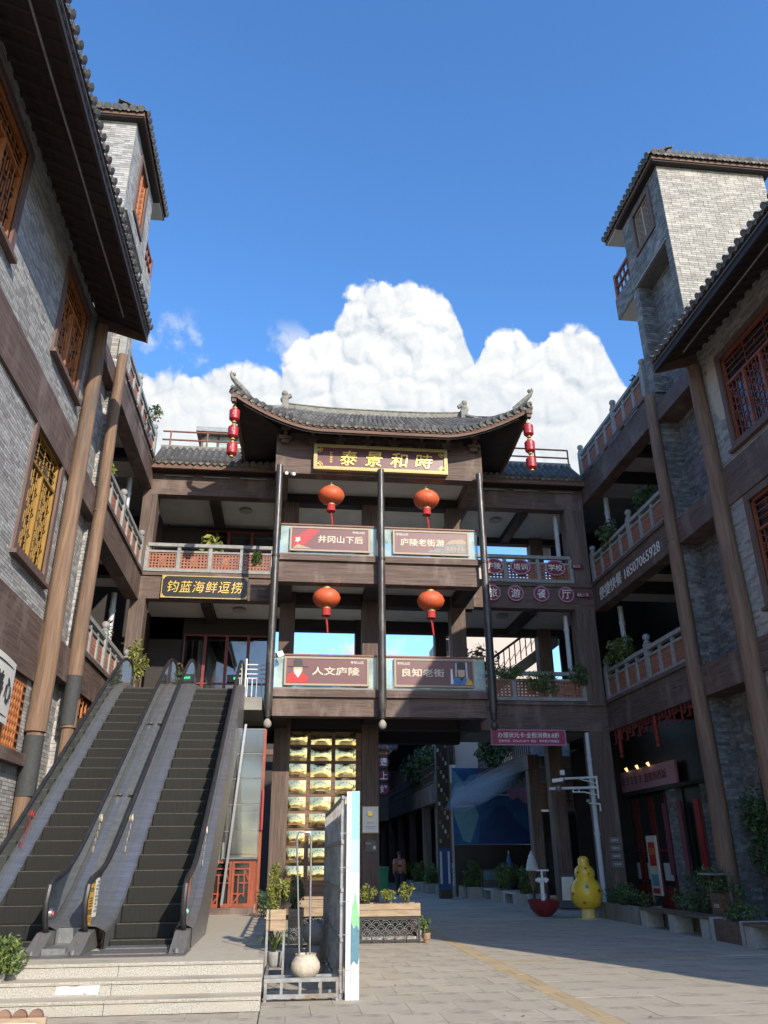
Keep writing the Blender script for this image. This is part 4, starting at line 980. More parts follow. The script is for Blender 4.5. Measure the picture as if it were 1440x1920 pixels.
b = MB(); b.prism([(4.02, 5.44), (4.62, 5.44), (4.6, 5.54), (4.5, 5.64), (4.15, 5.62), (4.05, 5.52)], (0, y, 0), EX, EZ, -EY*.003); b.build('robe_print', 'blue_ribbon', T)
b = MB(); b.prism([(4.42, 5.44), (4.63, 5.44), (4.6, 5.54), (4.5, 5.62)], (0, y, 0), EX, EZ, -EY*.004); b.build('sash_print', 'print_yellow', T)
b = MB(); b.prism([(4.24, 5.84), (4.25, 5.68), (4.3, 5.6), (4.36, 5.6), (4.42, 5.68), (4.43, 5.84)], (0, y, 0), EX, EZ, -EY*.005); b.build('face_print', 'skin_print', T)
b = MB(); b.prism([(4.27, 5.69), (4.3, 5.58), (4.34, 5.52), (4.38, 5.58), (4.4, 5.69), (4.37, 5.64), (4.3, 5.64)], (0, y, 0), EX, EZ, -EY*.007); b.build('beard_print', 'print_dark', T)
b = MB(); b.prism([(4.22, 5.83), (4.45, 5.83), (4.44, 5.97), (4.38, 6.02), (4.27, 6.02), (4.22, 5.95)], (0, y, 0), EX, EZ, -EY*.009); b.build('hat_print', 'print_dark', T)
b = MB(); b.prism([(4.46, 5.6), (4.5, 5.6), (4.49, 6.02), (4.45, 6.02)], (0, y, 0), EX, EZ, -EY*.009); b.prism([(4.18, 5.65), (4.21, 5.65), (4.22, 6.0), (4.19, 6.0)], (0, y, 0), EX, EZ, -EY*.009); b.build('ribbon_print', 'grey_white', T)
b = MB(); b.prism([(4.05, 5.46), (4.12, 5.46), (4.1, 5.84), (4.06, 5.85)], (0, y, 0), EX, EZ, -EY*.011); b.build('tablet_print', 'print_white', T)
letters('small_mark', '李阳山区', 'print_white', T, (2.84, y, 5.97), EX, EZ, .07, .34, bold=0, ext=.004)
# floodlight on the left post
F = thing('floodlight', 'small white floodlight at the lower left gate post', 'lamp', (-.35, 19.75, 6.1)); b = MB(); b.obox((-.33, 19.72, 6.1), (.07, .02, .03), (-.02, .05, 0), (-.03, 0, .06)); b.build('housing', 'white_paint', F); part('bracket', 'iron', F, (-.48, -.36, 19.75, 19.79, 6.02, 6.05))
F = thing('surveillance_camera', 'pair of white cameras high on the left gate post', 'camera', (-.4, 19.75, 11.15)); b = MB(); b.cyl((-.38, 19.78, 11.2), (-.36, 19.6, 11.12), .05, .05); b.cyl((-.22, 19.78, 11.18), (-.16, 19.6, 11.1), .05, .05); b.build('camera_body', 'white_paint', F, smooth=True); part('bracket', 'iron', F, (-.46, -.14, 19.78, 19.82, 11.22, 11.25))
# ---- lanterns
def lantern(x, z, label):
    T = thing('red_lantern', label, 'lantern', (x, 20.18, z), 'big orange lanterns under the gate beams')
    b = MB(); pr = [(.12, -.25), (.25, -.21), (.34, -.12), (.385, 0), (.34, .12), (.25, .21), (.12, .25)]
    b.lathe(pr, (x, 20.18, z), 72, rib=-.035, ribn=24); b.build('shade', 'lantern_orange', T, smooth='all')
    b = MB(); b.lathe([(.03, .25), (.11, .252), (.11, .30), (.03, .31)], (x, 20.18, z), 16); b.tube([(x, 20.18, z+.3), (x, 20.18, z+.42)], .008, 5); b.build('cap', 'gold_dull', T, smooth=True)
    b = MB(); b.lathe([(.03, -.31), (.125, -.30), (.125, -.25), (.03, -.245)], (x, 20.18, z), 16); b.build('base_ring', 'gold_dull', T, smooth=True)
    b = MB(); b.lathe([(.05, -.48), (.13, -.485), (.125, -.3), (.05, -.295)], (x, 20.18, z), 24, rib=-.06, ribn=20)
    b.tube([(x, 20.18, z-.47), (x+.01, 20.18, z-.6), (x+.02, 20.17, z-.62)], .02, 6); b.tube([(x+.02, 20.17, z-.62), (x+.05, 20.16, z-.95)], [.03, .022], 6); b.build('tassel', 'tassel', T, smooth=True)
lantern(.9, 10.75, 'orange ribbed lantern hanging upper left in the gate'); lantern(3.61, 10.75, 'orange ribbed lantern hanging upper right in the gate')
lantern(.83, 7.74, 'orange ribbed lantern hanging lower left in the gate'); lantern(3.64, 7.74, 'orange ribbed lantern hanging lower right in the gate')
for sx, wd in ((-1, 'left'), (1, 'right')):
    tip = eaveF(0 if sx < 0 else 1); x = tip.x-sx*.12; y = tip.y+.12
    for k, nm in enumerate(('top', 'middle', 'bottom')):
        z = 12.46-.525*k
        T = thing('small_red_lantern', '%s of three small red lanterns strung under the %s roof corner' % (nm, wd), 'lantern', (x, y, z), 'small red lanterns at the roof corners')
        b = MB(); b.lathe([(.05, -.2), (.085, -.19), (.14, -.13), (.145, .13), (.085, .19), (.05, .2)], (x, y, z), 24, rib=-.03, ribn=12); b.build('shade', 'lantern_red', T, smooth=True)
        b = MB(); b.lathe([(.05, .2), (.06, .2), (.06, .235), (.05, .235)], (x, y, z), 12); b.lathe([(.05, -.235), (.06, -.235), (.06, -.2), (.05, -.2)], (x, y, z), 12); b.tube([(x, y, z+.23), (x, y, z+.32)], .006, 4); b.build('cap', 'gold_dull', T, smooth=True)
        strokes('character', 1, 'print_rose', T, (x, y-.148, z), EX, EZ, .13, .13, k)
# ---- gilt plates
def plate_mesh():
    b = MB(); n = 10; W, Hh = .275, .168
    rows = [[(x*W, -.035*math.cos(x*1.3)*math.cos(z*1.2)-.004, z*Hh) for x in np.linspace(-1, 1, n)] for z in np.linspace(-1, 1, n)]
    b.grid(rows); b.box(-W, W, -.004, .006, -Hh, Hh); return b.mesh('gilt_face', 'gilt', smooth='all')
PM = plate_mesh(); plate0 = None
for r in range(9):
    for c in range(3):
        if r == 8 and c == 2: continue
        cx, cz = .2+.655*c, 4.36-.413*r
        names = ('top row', 'second row', 'third row', 'fourth row', 'fifth row', 'sixth row', 'seventh row', 'eighth row', 'bottom row')
        T = thing('gilt_plaque', 'shiny gilt plaque, %s, %s column on the plank wall' % (names[r], ('left', 'middle', 'right')[c]), 'plaque', (cx, 21.97, cz), 'gilt plaques on the plank wall')
        link('plate', PM, T, Matrix.Translation((cx, 21.98, cz)) @ Matrix.Rotation(random.uniform(-.02, .02), 4, 'Y') @ Matrix.Rotation(random.uniform(-.05, .05), 4, 'X'))
        b = MB(); n = 5+(r*3+c*2) % 4
        for k in range(n):
            a = rad(150-120*k/(n-1)); px_, pz_ = cx+.19*math.cos(a), cz-.02+.14*math.sin(a); t = Vector((-math.sin(a), 0, math.cos(a))); q = Vector((math.cos(a), 0, math.sin(a)))
            b.obox((px_, 21.943, pz_), t*.009, q*.016, EY*.002)
        b.build('lettering', 'print_dark', T)
        b = MB(); b.obox((cx+.02*((r*5+c) % 3-1), 21.94, cz-.085), EX*(.08+.04*((r+c) % 3)), EY*.002, EZ*.014); b.build('print_band', 'terracotta' if r > 1 and (c+r) % 3 != 1 else 'sign_trim', T)
# ---- plaques on the pier
T = thing('award_plaque', 'white framed plaque with a gold emblem on the gate pier', 'plaque', (2.17, 21.93, 2.3))
part('board', 'print_white', T, (1.97, 2.37, 21.9, 21.948, 2.0, 2.62)); part('frame', 'gold_dull', T, (1.95, 2.39, 21.89, 21.945, 2.62, 2.64), (1.95, 2.39, 21.89, 21.945, 1.98, 2.0), (1.95, 1.97, 21.89, 21.945, 2.0, 2.62), (2.37, 2.39, 21.89, 21.945, 2.0, 2.62))
b = MB(); b.lathe([(.001, 0), (.07, 0), (.07, .004), (.001, .005)], (0, 0, 0), 18); b.v = [(2.17+x, 21.896-z, 2.46+y) for x, y, z in b.v]; b.tube([(2.17+.1*math.cos(t), 21.895, 2.46+.08*math.sin(t)) for t in np.linspace(3.4, 6.0, 10)], .009, 5); b.build('emblem', 'gold', T)
letters('lettering', 'AAA', 'gold', T, (2.17, 21.897, 2.3), EX, EZ, .05, .13); strokes('print_line', 5, 'gold_dull', T, (2.17, 21.897, 2.23), EX, EZ, .2, .04)
b = MB(); b.box(2.03, 2.31, 21.895, 21.899, 2.135, 2.142); b.box(2.08, 2.26, 21.895, 21.899, 2.1, 2.105); b.build('print_line', 'print_dark', T)
T = thing('notice_plate', 'small dark notice plate below the award plaque', 'plaque', (2.19, 21.93, 1.66)); part('board', 'sign_black', T, (2.04, 2.34, 21.92, 21.947, 1.54, 1.8)); strokes('print_line', 4, 'print_white', T, (2.13, 21.917, 1.74), EX, EZ, .14, .035)
b = MB(); b.box(2.24, 2.31, 21.915, 21.919, 1.6, 1.68); b.build('white_patch', 'grey_white', T)
# ---- signs on the wings
T = thing('shop_sign', 'black shop board with gold characters above the escalator landing', 'sign', (-2.55, 21.95, 8.5))
part('board', 'sign_black', T, (-3.78, -1.35, 21.9, 21.99, 8.17, 8.84)); part('frame', 'gold_dull', T, (-3.78, -1.35, 21.885, 21.9, 8.81, 8.84), (-3.78, -1.35, 21.885, 21.9, 8.17, 8.2), (-3.78, -3.755, 21.885, 21.9, 8.2, 8.81), (-1.375, -1.35, 21.885, 21.9, 8.2, 8.81))
for k, ch in enumerate('钧蓝海鲜逗捞'): letters('character', ch, 'gold', T, (-3.46+.36*k, 21.893, 8.51), EX, EZ, .34, .31, bold=.0, ext=.02, slant=.15)
b = MB()
for cx, sx in ((-3.75, 1), (-1.38, -1)):
    for cz, sz in ((8.2, 1), (8.81, -1)): b.prism([(0, 0), (.1*sx, 0), (.07*sx, .025*sz), (.03*sx, .03*sz), (.025*sx, .07*sz), (0, .1*sz)], (cx, 21.898, cz), EX, EZ, -EY*.01)
b.build('corner_scroll', 'gold', T)
def disc(nm, x, z, txt, rx, rz, label, group):
    T = thing('round_sign', label, 'sign', (x, 21.95, z), group); y = 21.93 if rz > .2 and rx < .3 else 21.9
    for r, m, d, n_ in ((1, 'print_rose', 0, 'rim'), (.83, 'sign_wine', .008, 'face')):
        b = MB(); b.prism([(rx*r*math.cos(a), rz*r*math.sin(a)) for a in np.linspace(0, 2*math.pi, 33)[:-1]], (x, y-d, z), EX, EZ, EY*.03); b.build(n_, m, T)
    letters('character', txt, 'print_white', T, (x, y-.012, z), EX, EZ, rz*(1.15 if len(txt) < 2 else .85), rx*(1.15 if len(txt) < 2 else 1.35), bold=.008, ext=.01)
for x, t_, w_ in ((5.84, '旅', 'partly behind the gate post'), (6.54, '游', 'second from the gate post'), (7.33, '餐', 'third from the gate post'), (8.1, '厅', 'beside the wine arrow')): disc('d', x, 8.61, t_, .245, .245, 'round wine character sign on the beam, %s' % w_, 'round character signs on the right beam')
for x, t_, w_ in ((5.92, '庐陵', 'half hidden by the gate post'), (6.74, '培训', 'middle of the three'), (7.83, '学校', 'nearest the corner column')): disc('o', x, 9.44, t_, .32, .25, 'oval wine sign on the upper right balustrade, %s' % w_, 'oval signs on the balustrade')
def arrow(x0, x1, z, h, txt, label):
    T = thing('arrow_sign', label, 'sign', ((x0+x1)/2, 21.93, z)); b = MB(); k = x1-.16
    b.prism([(x0, -h*.5), (k, -h*.5), (k, -h), (x1, 0), (k, h), (k, h*.5), (x0, h*.5)], (0, 21.92, z), EX, EZ, EY*.03); b.build('board', 'sign_wine', T)
    letters('lettering', txt, 'print_white', T, ((x0+k)/2+.03, 21.915, z), EX, EZ, .1, k-x0-.03, bold=.0, ext=.01)
arrow(8.40, 8.93, 8.61, .12, '由此上二楼', 'lower wine arrow sign pointing right at the corner column'); arrow(8.36, 8.76, 9.52, .12, '由此上三楼', 'upper wine arrow sign pointing right on the corner column')
T = thing('banner', 'pink banner board with white offer text hung below the right beam', 'sign', (6.57, 21.9, 4.4)); part('board', 'sign_pink', T, (5.53, 7.6, 21.86, 21.9, 4.23, 4.6))
part('border', 'print_rose', T, (5.5, 7.63, 21.85, 21.9, 4.6, 4.63), (5.5, 7.63, 21.85, 21.9, 4.2, 4.23), (5.5, 5.53, 21.85, 21.9, 4.23, 4.6), (7.6, 7.63, 21.85, 21.9, 4.23, 4.6))
letters('lettering', '办理状元卡·全街消费8.8折', 'print_white', T, (6.57, 21.857, 4.475), EX, EZ, .15, 1.75, bold=.01, ext=.004); letters('small_lettering', '咨询热线：0796-8118777  地址：钱市街·庐陵福庄', 'print_white', T, (6.57, 21.857, 4.32), EX, EZ, .075, 1.72, bold=.006, ext=.004)
T = thing('beam_lettering', 'white phone number and canteen lettering along the right gallery beam', 'sign', (8.92, 19.5, 8.5)); letters('lettering', '便捷快餐 18507065928', 'print_white', T, (8.952, 19.42, 8.48), -EY, EZ, .37, 4.1, bold=.002, ext=.01)
T = thing('hall_sign', 'dim gold banquet hall lettering inside the right gallery', 'sign', (12, 21, 7.6)); part('board', 'sign_red', T, (12.05, 12.12, 18.6, 22.6, 7.25, 7.95)); letters('lettering', '庐陵府喜宴厅', 'gold', T, (12.04, 20.9, 7.62), -EY, EZ, .4, 2.6, bold=.012, ext=.02)
b = MB(); b.box(12.0, 12.04, 17.5, 18.5, 7.1, 8.0); o = b.build('lattice_board', 'red_paint', T); b = MB(); [b.box(11.98, 12.0, 17.55+.2*k, 17.6+.2*k, 7.15, 7.95) for k in range(5)]; [b.box(11.985, 12.0, 17.55, 18.45, 7.2+.2*k, 7.24+.2*k) for k in range(4)]; b.build('lattice', 'gold', o)
# ------------------------------------------------------------------ platform and escalators
PF = thing('granite_steps', 'three broad granite steps and platform in front of the escalators', 'steps', (-2.3, 9.5, 0))
XR_ = -.19
for k in range(3):
    y = 9.33+.3*k; z = .13*k; xa = -5.6; seg = [(-5.6, -3.3), (-3.3, -1.72), (-1.72, XR_)]
    for a, b_ in seg:
        b = MB(); b.box(a+.003, b_-.003, y, y+.32, z, z+.10); b.build('riser_stone', 'granite', PF)
        b = MB(); b.box(a+.003, b_-.003, y-.018, y+(.32 if k < 2 else .3), z+.102, z+.13); b.build('tread_stone', 'granite_floor', PF)
    w = MB(); w.box(xa, XR_, y-.022, y-.018, z+.112, z+.127); w.build('nosing', 'granite', PF)
PFb = part('platform', 'granite', PF, (-5.6, XR_-.004, 10.23, 21.9, 0, .36))
sl_ = []
for i in range(14):
    for j in range(4): sl_.append((-4.9+1.16*j+.58-(.2 if i % 2 else 0), 10.23+.42+.84*i, .373, .576, .417, .012))
sl_ = [q for q in sl_ if q[0]+q[3] < .2]
pieces('platform_slab', [(min(q[0], XR_-q[3]), *q[1:]) for q in sl_], 'granite_floor', PFb, 60)
W_ = thing('torn_notice', 'torn white paper stuck on the second granite step', 'notice', (-1.9, 9.6, .2)); b = MB(); b.prism([(-2.27, .145), (-2.0, .142), (-1.98, .165), (-1.95, .14), (-1.85, .14), (-1.83, .235), (-2.02, .237), (-2.06, .21), (-2.16, .225), (-2.26, .222)], (0, 9.626, 0), EX, EZ, -EY*.002); b.build('paper', 'grey_white', W_)
YB, YT, ZB, ZT = 11.65, 19.15, .39, 5.05
def zb(y):
    y0, y1 = 11.95, 18.95; s = (ZT-ZB)/(y1-y0); k = .28
    sp = lambda t: k*math.log1p(math.exp(max(-40, min(40, t/k))))
    return ZB+s*(sp(y-y0)-sp(y-y1))
def hand_path(x):
    H = .80; p = [(x, 11.62, ZB+.26), (x, 11.42, ZB+.17), (x, 11.28, ZB+.2), (x, 11.13, ZB+.36), (x, 11.07, ZB+.55), (x, 11.13, ZB+.72), (x, 11.27, ZB+H-.01)]
    for y in np.linspace(11.5, 19.75, 34): p.append((x, y, zb(y)+H))
    p += [(x, 20.0, ZT+.7), (x, 20.1, ZT+.5), (x, 20.03, ZT+.3), (x, 19.85, ZT+.18)]
    return p
def escalator(xa, xb, dl, dr, label):
    """step band xa..xb, balustrade centres dl (left) and dr (right)"""
    T = thing('escalator', label, 'escalator', ((xa+xb)/2, YB, ZB), 'pair of escalators')
    rs = [.08, .165]+[.2085]*20+[.165, .08]; y, z = YB, ZB; n = len(rs); d = (YT-YB)/n
    for i, r in enumerate(rs):
        z2 = z+r; b = MB(); b.box(xa, xb, y, y+d+.02, z-.16, z2); st = b.build('step', 'step_riser', T)
        b = MB(); b.box(xa+.004, xb-.004, y-.004, y+.03, z2-.008, z2+.003); b.build('step_edge', 'step_edge', st)
        y += d; z = z2
    part('landing_plate', 'plate_grey', T, (xa-.02, xb+.02, 10.75, YB-.002, ZB+.001, ZB+.012)); part('landing_plate', 'plate_grey', T, (xa-.1, xb+.1, YT+.001, 20.6, ZT-.1, ZT+.005))
    part('comb_plate', 'steel_dull', T, (xa+.02, xb-.02, YB-.35, YB-.01, ZB+.0125, ZB+.02))
    ys = np.linspace(11.35, 19.6, 42)
    for x, e, sg in ((dl, xa, 1), (dr, xb, -1)):
        b = MB(); q = e-sg*.015
        b.grid([[(q, y, zb(y)-.25) for y in ys], [(q, y, zb(y)+.17) for y in ys], [(q-sg*.02, y, zb(y)+.19) for y in ys], [(q-sg*.035, y, zb(y)-.25) for y in ys]], sg < 0); b.build('skirt', 'steel', T)
        o0, o1 = q-sg*.021, x-sg*.1
        b = MB(); b.grid([[(o0, y, zb(y)+.192) for y in ys], [((o0+x)/2, y, zb(y)+.235) for y in ys], [(x+sg*.02, y, zb(y)+.24) for y in ys], [(x-sg*.02, y, zb(y)+.24) for y in ys], [(o1, y, zb(y)+.2) for y in ys], [(o1, y, zb(y)-.95 if True else 0) for y in ys]], sg < 0)
        for i in range(len(b.v)):
            if b.v[i][2] < ZB: b.v[i] = (*b.v[i][:2], ZB)
        b.build('deck', 'steel', T)
        hp = hand_path(x); b = MB(); b.tube(hp, .036, 8); b.build('handrail', 'rubber', T, smooth=True)
        g = MB(); top = [p for p in hp[2:-2]]; low = [(x, max(p[1], 11.2) if p[1] < 11.4 else min(p[1], 19.9), min(p[2], (zb(p[1])+.24))) for p in top]
        g.grid([[(x-.006, p[1], p[2]) for p in low], [(x-.006, p[1], p[2]-.02) for p in top], [(x+.006, p[1], p[2]-.02) for p in top], [(x+.006, p[1], p[2]) for p in low]]); g.build('glass_panel', 'glass_escalator', T)
        w = MB(); w.prism([(10.72, 0), (11.65, 0), (11.65, .27), (11.42, .22), (11.2, .2), (10.78, .03)], (x-.09, 0, ZB+.002), EY, EZ, EX*.18); w.build('newel_base', 'plate_grey', T)
        ns = MB(); ns.lathe([(.01, 0), (.035, .005), (.035, .05), (.01, .07)], (x, 10.74, ZB+.002), 10); ns.build('sensor_post', 'plate_grey', T, smooth=True)
    return T
E1 = escalator(-3.78, -2.98, -3.93, -2.86, 'left escalator with dark steps, beside the brick wall')
E2 = escalator(-2.16, -1.36, -2.40, -1.22, 'right escalator with dark steps and notices on its newel')
part('floor_plate', 'plate_grey', PF, (-4.0, -1.1, 10.5, 11.25, .3865, .3895)); D_ = thing('escalator_infill', 'dusty steel infill panel between the two escalators', 'panel', (-2.63, 15, .4)); ys = np.linspace(11.5, 19.7, 30)
for i in range(0, 29, 4):
    b = MB(); yy = ys[i:i+5]; b.grid([[(-2.76, y, zb(y)+.21) for y in yy], [(-2.50, y, zb(y)+.21) for y in yy], [(-2.50, y, zb(y)+.15) for y in yy], [(-2.76, y, zb(y)+.15) for y in yy]], True); b.build('panel', 'steel_dull', D_)
part('front_plate', 'steel_dull', D_, (-2.765, -2.495, 11.47, 11.5, .39, .63)); part('ramp_plate', 'steel_dull', D_, (-2.765, -2.495, 10.8, 11.62, .392, .46))
for yy in (14.6, 16.9):
    b = MB()
    for xx in (-2.82, -2.63, -2.44): b.lathe([(.01, 0), (.05, .01), (.055, .03), (.01, .05)], (xx, yy, zb(yy)+.245), 10)
    b.build('clamp', 'steel', D_, smooth=True)
T = thing('caution_sticker', 'yellow caution sticker on the right escalator newel glass', 'sticker', (-2.39, 11.4, .8)); part('sheet', 'print_yellow', T, (-2.392, -2.389, 11.2, 11.46, .66, 1.13))
strokes('print_line', 4, 'print_dark', T, (-2.387, 11.33, 1.06), EY, EZ, .2, .05)
b = MB()
for k in range(4): b.box(-2.3885, -2.387, 11.23, 11.43, .96-.03*k, .97-.03*k)
for k in range(5): b.box(-2.3885, -2.387, 11.23+.042*k, 11.255+.042*k, .78, .84)
for k in range(3): b.box(-2.3885, -2.387, 11.23, 11.43, .74-.02*k, .746-.02*k)
b.build('print_line', 'print_dark', T)
T = thing('white_notice', 'white text notice beside the yellow escalator sticker', 'sticker', (-2.39, 11.7, .9)); part('sheet', 'print_white', T, (-2.392, -2.389, 11.52, 11.72, .74, 1.19)); b = MB()
for k in range(3):
    for j in range(9): 
        if (k*5+j*3) % 7: b.box(-2.3885, -2.387, 11.55+.06*k, 11.58+.06*k, 1.13-.042*j, 1.155-.042*j)
b.build('print_line', 'print_dark', T)
for x, yy, lb in ((-2.855, 13.3, 'climbing ban lettering on the left escalator glass'), (-2.39, 13.3, 'climbing ban lettering on the glass between the escalators'), (-1.21, 13.0, 'climbing ban lettering on the far right escalator glass'), (-3.92, 13.4, 'red climbing ban lettering on the glass near the brick wall')):
    T = thing('glass_lettering', lb, 'sticker', (x, yy, 1.9)); m = 'print_red' if x < -3.5 else 'print_cream'; zz = zb(yy)+.42; up = Vector((0, .55, .83))
    for k, ch in enumerate('请勿攀爬'): letters('character', ch, m, T, Vector((x+.012, yy, zz))-up*(.13*k-.2), EY, EZ, .1, .1, bold=.012, ext=.003)
    b = MB(); c_ = Vector((x+.012, yy, zz))+up*.35; b.tube([c_+Vector((0, .05*math.cos(t), .05*math.sin(t))) for t in np.linspace(0, 6.283, 17)[:-1]], .007, 5, closed=True); b.bar(c_+Vector((0, -.035, .035)), c_+Vector((0, .035, -.035)), .005, .012); b.build('ban_icon', m, T)
for x, m, lb in ((-1.225, 'led_green', 'green direction lamp on the right escalator newel'), (-2.865, 'led_red', 'red direction lamp on the left escalator newel')):
    T = thing('direction_lamp', lb, 'lamp', (x+.02, 11.36, .8)); b = MB(); b.tube([(x+.004, 11.36, .80), (x+.03, 11.36, .80)], .055, 16); b.build('ring', 'steel', T, smooth=True)
    b = MB(); b.prism([(-.03, -.008), (.0, -.008), (.0, -.022), (.03, 0), (0, .022), (0, .008), (-.03, .008)], (x+.031, 11.36, .8), EY, EZ, EX*.003); b.build('arrow', m, T)
T = thing('white_barrier', 'white metal barrier rail at the top of the right escalator', 'barrier', (-.95, 20.4, 5.05)); b = MB()
for zz in (5.95, 5.83, 5.71, 5.6): b.tube([(-1.15, 20.3, zz), (-.62, 20.3, zz)], .018, 6)
for k in range(5): b.tube([(-1.12+.12*k, 20.3, 5.07), (-1.12+.12*k, 20.3, 5.6)], .015, 6)
b.build('rails', 'white_paint', T); b = MB(); b.tube([(-1.17, 20.3, 4.8), (-1.17, 20.3, 6.1)], .025, 8); b.build('post', 'white_paint', T)
T = thing('exit_sign', 'green exit lamp over the glass door at the landing', 'sign', (-1.62, 24.2, 6.4)); part('box', 'sign_black', T, (-1.95, -1.45, 24.15, 24.24, 6.28, 6.5)); letters('lettering', '安全出口', 'led_green', T, (-1.62, 24.146, 6.39), EX, EZ, .08, .26, bold=0, ext=.003)
T = thing('door_poster', 'white poster with pink print on the landing glass door', 'poster', (-1.6, 24.2, 5.8)); part('sheet', 'print_white', T, (-1.95, -1.35, 24.2, 24.235, 5.5, 6.2)); b = MB(); b.prism([(-1.9, 5.52), (-1.6, 5.6), (-1.75, 5.75), (-1.9, 5.8)], (0, 24.197, 0), EX, EZ, -EY*.002); b.build('print', 'print_rose', T)
T = thing('iron_fence', 'low black iron fence behind the escalator landing', 'fence', (-1.9, 23.6, 5.06)); b = MB(); b.tube([(-2.5, 23.6, 5.75), (-1.1, 23.6, 5.75)], .02, 6); b.tube([(-2.5, 23.6, 5.15), (-1.1, 23.6, 5.15)], .015, 6); b.build('rail', 'iron', T)
for k in range(13): b = MB(); b.tube([(-2.5+.116*k, 23.6, 5.07), (-2.5+.116*k, 23.6, 5.75)], .01, 5); b.build('bar', 'iron', T)
# glass screen and red lattice gate to the right of the escalators
T = thing('glass_screen', 'dusty glass screen panel standing right of the escalators', 'screen', (-.85, 18, 1.4))
for k in range(5): part('pane', 'glass_dusty', T, (-1.25, -.55, 17.99, 18.0, 1.42+.52*k+.01, 1.42+.52*(k+1)-.01))
b = MB()
for k in range(6): b.box(-1.27, -.53, 17.98, 18.01, 1.41+.52*k-.008, 1.41+.52*k+.008)
b.build('rail', 'steel_dull', T); b = MB(); b.bar((-1.23, 17.9, .55), (-.96, 17.9, 4.1), .03, .05); b.bar((-1.36, 17.9, 1.3), (-1.18, 17.9, 3.9), .02, .04); b.build('slanted_bar', 'steel', T)
b = MB(); b.box(-.56, -.5, 17.96, 18.02, .4, 4.0); b.build('post', 'timber_red', T)
part('film_sheet', 'glass_dusty', T, (-1.18, -.6, 17.95, 17.955, 1.5, 2.3)); part('red_streamer', 'lantern_red', T, (-.53, -.49, 17.9, 17.94, 1.95, 2.75)); part('grey_panel', 'steel_dull', T, (-1.3, -.56, 18.02, 18.05, 1.38, 1.72))
T = thing('red_lattice_gate', 'red lacquered lattice doors at the end of the granite platform', 'gate', (-1.05, 18.1, .39))
part('threshold', 'clad', T, (-1.5, -.62, 17.9, 18.3, .385, .5))
for a, b_, nm in ((-1.47, -1.08, 'door_leaf'), (-1.07, -.68, 'door_leaf')):
    f = MB()
    for q in ((a, a+.05, .5, 1.37), (b_-.05, b_, .5, 1.37), (a+.05, b_-.05, 1.32, 1.37), (a+.05, b_-.05, .5, .57), (a+.05, b_-.05, 1.2, 1.23)): f.box(q[0], q[1], 18.06, 18.11, q[2], q[3])
    o = f.build(nm, 'timber_red', T); l = MB(); c_ = (a+b_)/2
    for q in (((a+.05, .75), (c_+.06, .75)), ((c_-.06, .95), (b_-.05, .95)), ((c_-.06, .57), (c_-.06, 1.1)), ((c_+.06, .7), (c_+.06, 1.2)), ((a+.05, 1.1), (c_+.06, 1.1))): l.bar((q[0][0], 18.085, q[0][1]), (q[1][0], 18.085, q[1][1]), .03, .025)
    l.bar((a+.05, 18.085, .58), (c_-.02, 18.085, .74), .03, .025); l.bar((c_+.07, 18.085, 1.19), (b_-.05, 18.085, 1.0), .03, .025); l.build('lattice', 'timber_red', o)
    part('pane', 'pane_dark', o, (a+.04, b_-.04, 18.115, 18.12, .52, 1.36))
part('post', 'timber_red', T, (-.675, -.6, 18.05, 18.13, .4, 1.45)); f = MB()
for k in range(8): f.box(-.655, -.625, 18.14+.22*k, 18.17+.22*k, .5, 1.35)
for k in range(6): f.box(-.65, -.63, 18.14, 19.8, .55+.15*k, .58+.15*k)
f.build('side_lattice', 'timber_red', T); part('side_cap', 'timber', T, (-.69, -.59, 18.14, 19.85, 1.38, 1.46))
# ------------------------------------------------------------------ left building: ground floor fittings
SG = thing('hanging_scroll_sign', 'cream curved sign board with black brush characters at the left edge', 'sign', (-4.1, 11.6, 3.2))
b = MB(); b.grid([[(-4.16+.08*math.cos((k-6)/6*1.4), 10.4+k*.168, 3.22+dz) for k in range(13)] for dz in (0, .9)]); b.grid([[(-4.19+.08*math.cos((k-6)/6*1.4), 10.4+k*.168, 3.22+dz) for k in range(13)] for dz in (0, .9)], True); b.build('board', 'print_white', SG, smooth='all')
b = MB(); [b.tube([(-4.15+.08*math.cos((k-6)/6*1.4), 10.5+k*.15, z) for k in range(13)], .008, 4) for z in (3.32, 4.02)]; b.tube([(-4.16, 12.3, 3.32), (-4.16, 12.3, 4.02)], .008, 4); b.build('border', 'print_dark', SG)
letters('character', '心', 'print_dark', SG, (-4.1, 12.1, 3.68), EY, EZ, .36, .3, bold=.03, ext=.004); letters('character', '善', 'print_dark', SG, (-4.07, 11.62, 3.68), EY, EZ, .4, .34, bold=.03, ext=.004)
T = thing('lattice_screen', 'terracotta orange lattice screen behind the scroll sign', 'screen', (-4.35, 13, 3)); b = MB()
for k in range(12): b.box(-4.39, -4.36, 12.2+.12*k, 12.24+.12*k, 3.0, 4.05)
for k in range(9): b.box(-4.385, -4.365, 12.2, 13.75, 3.02+.125*k, 3.06+.125*k)
b.build('lattice', 'window_orange', T); part('sill', 'clad', T, (-4.4, -4.25, 10.5, 13.9, 2.8, 2.98)); part('backing', 'shop_dark', T, (-4.398, -4.392, 12.15, 13.8, 2.99, 4.17))
x_window(TL_, XL, -1, 10.65, 12.45, .5, 2.75, 'window_orange', 3, .25, frame='window_orange', sill=False)
T = thing('wall_lamp_box', 'small pale box fixed to the brick between the log columns', 'box', (-4.2, 15.0, 3.9)); part('body', 'grey_white', T, (-4.55, -4.4, 14.9, 15.15, 3.6, 4.15)); part('cap', 'concrete', T, (-4.56, -4.38, 14.88, 15.17, 4.151, 4.18))
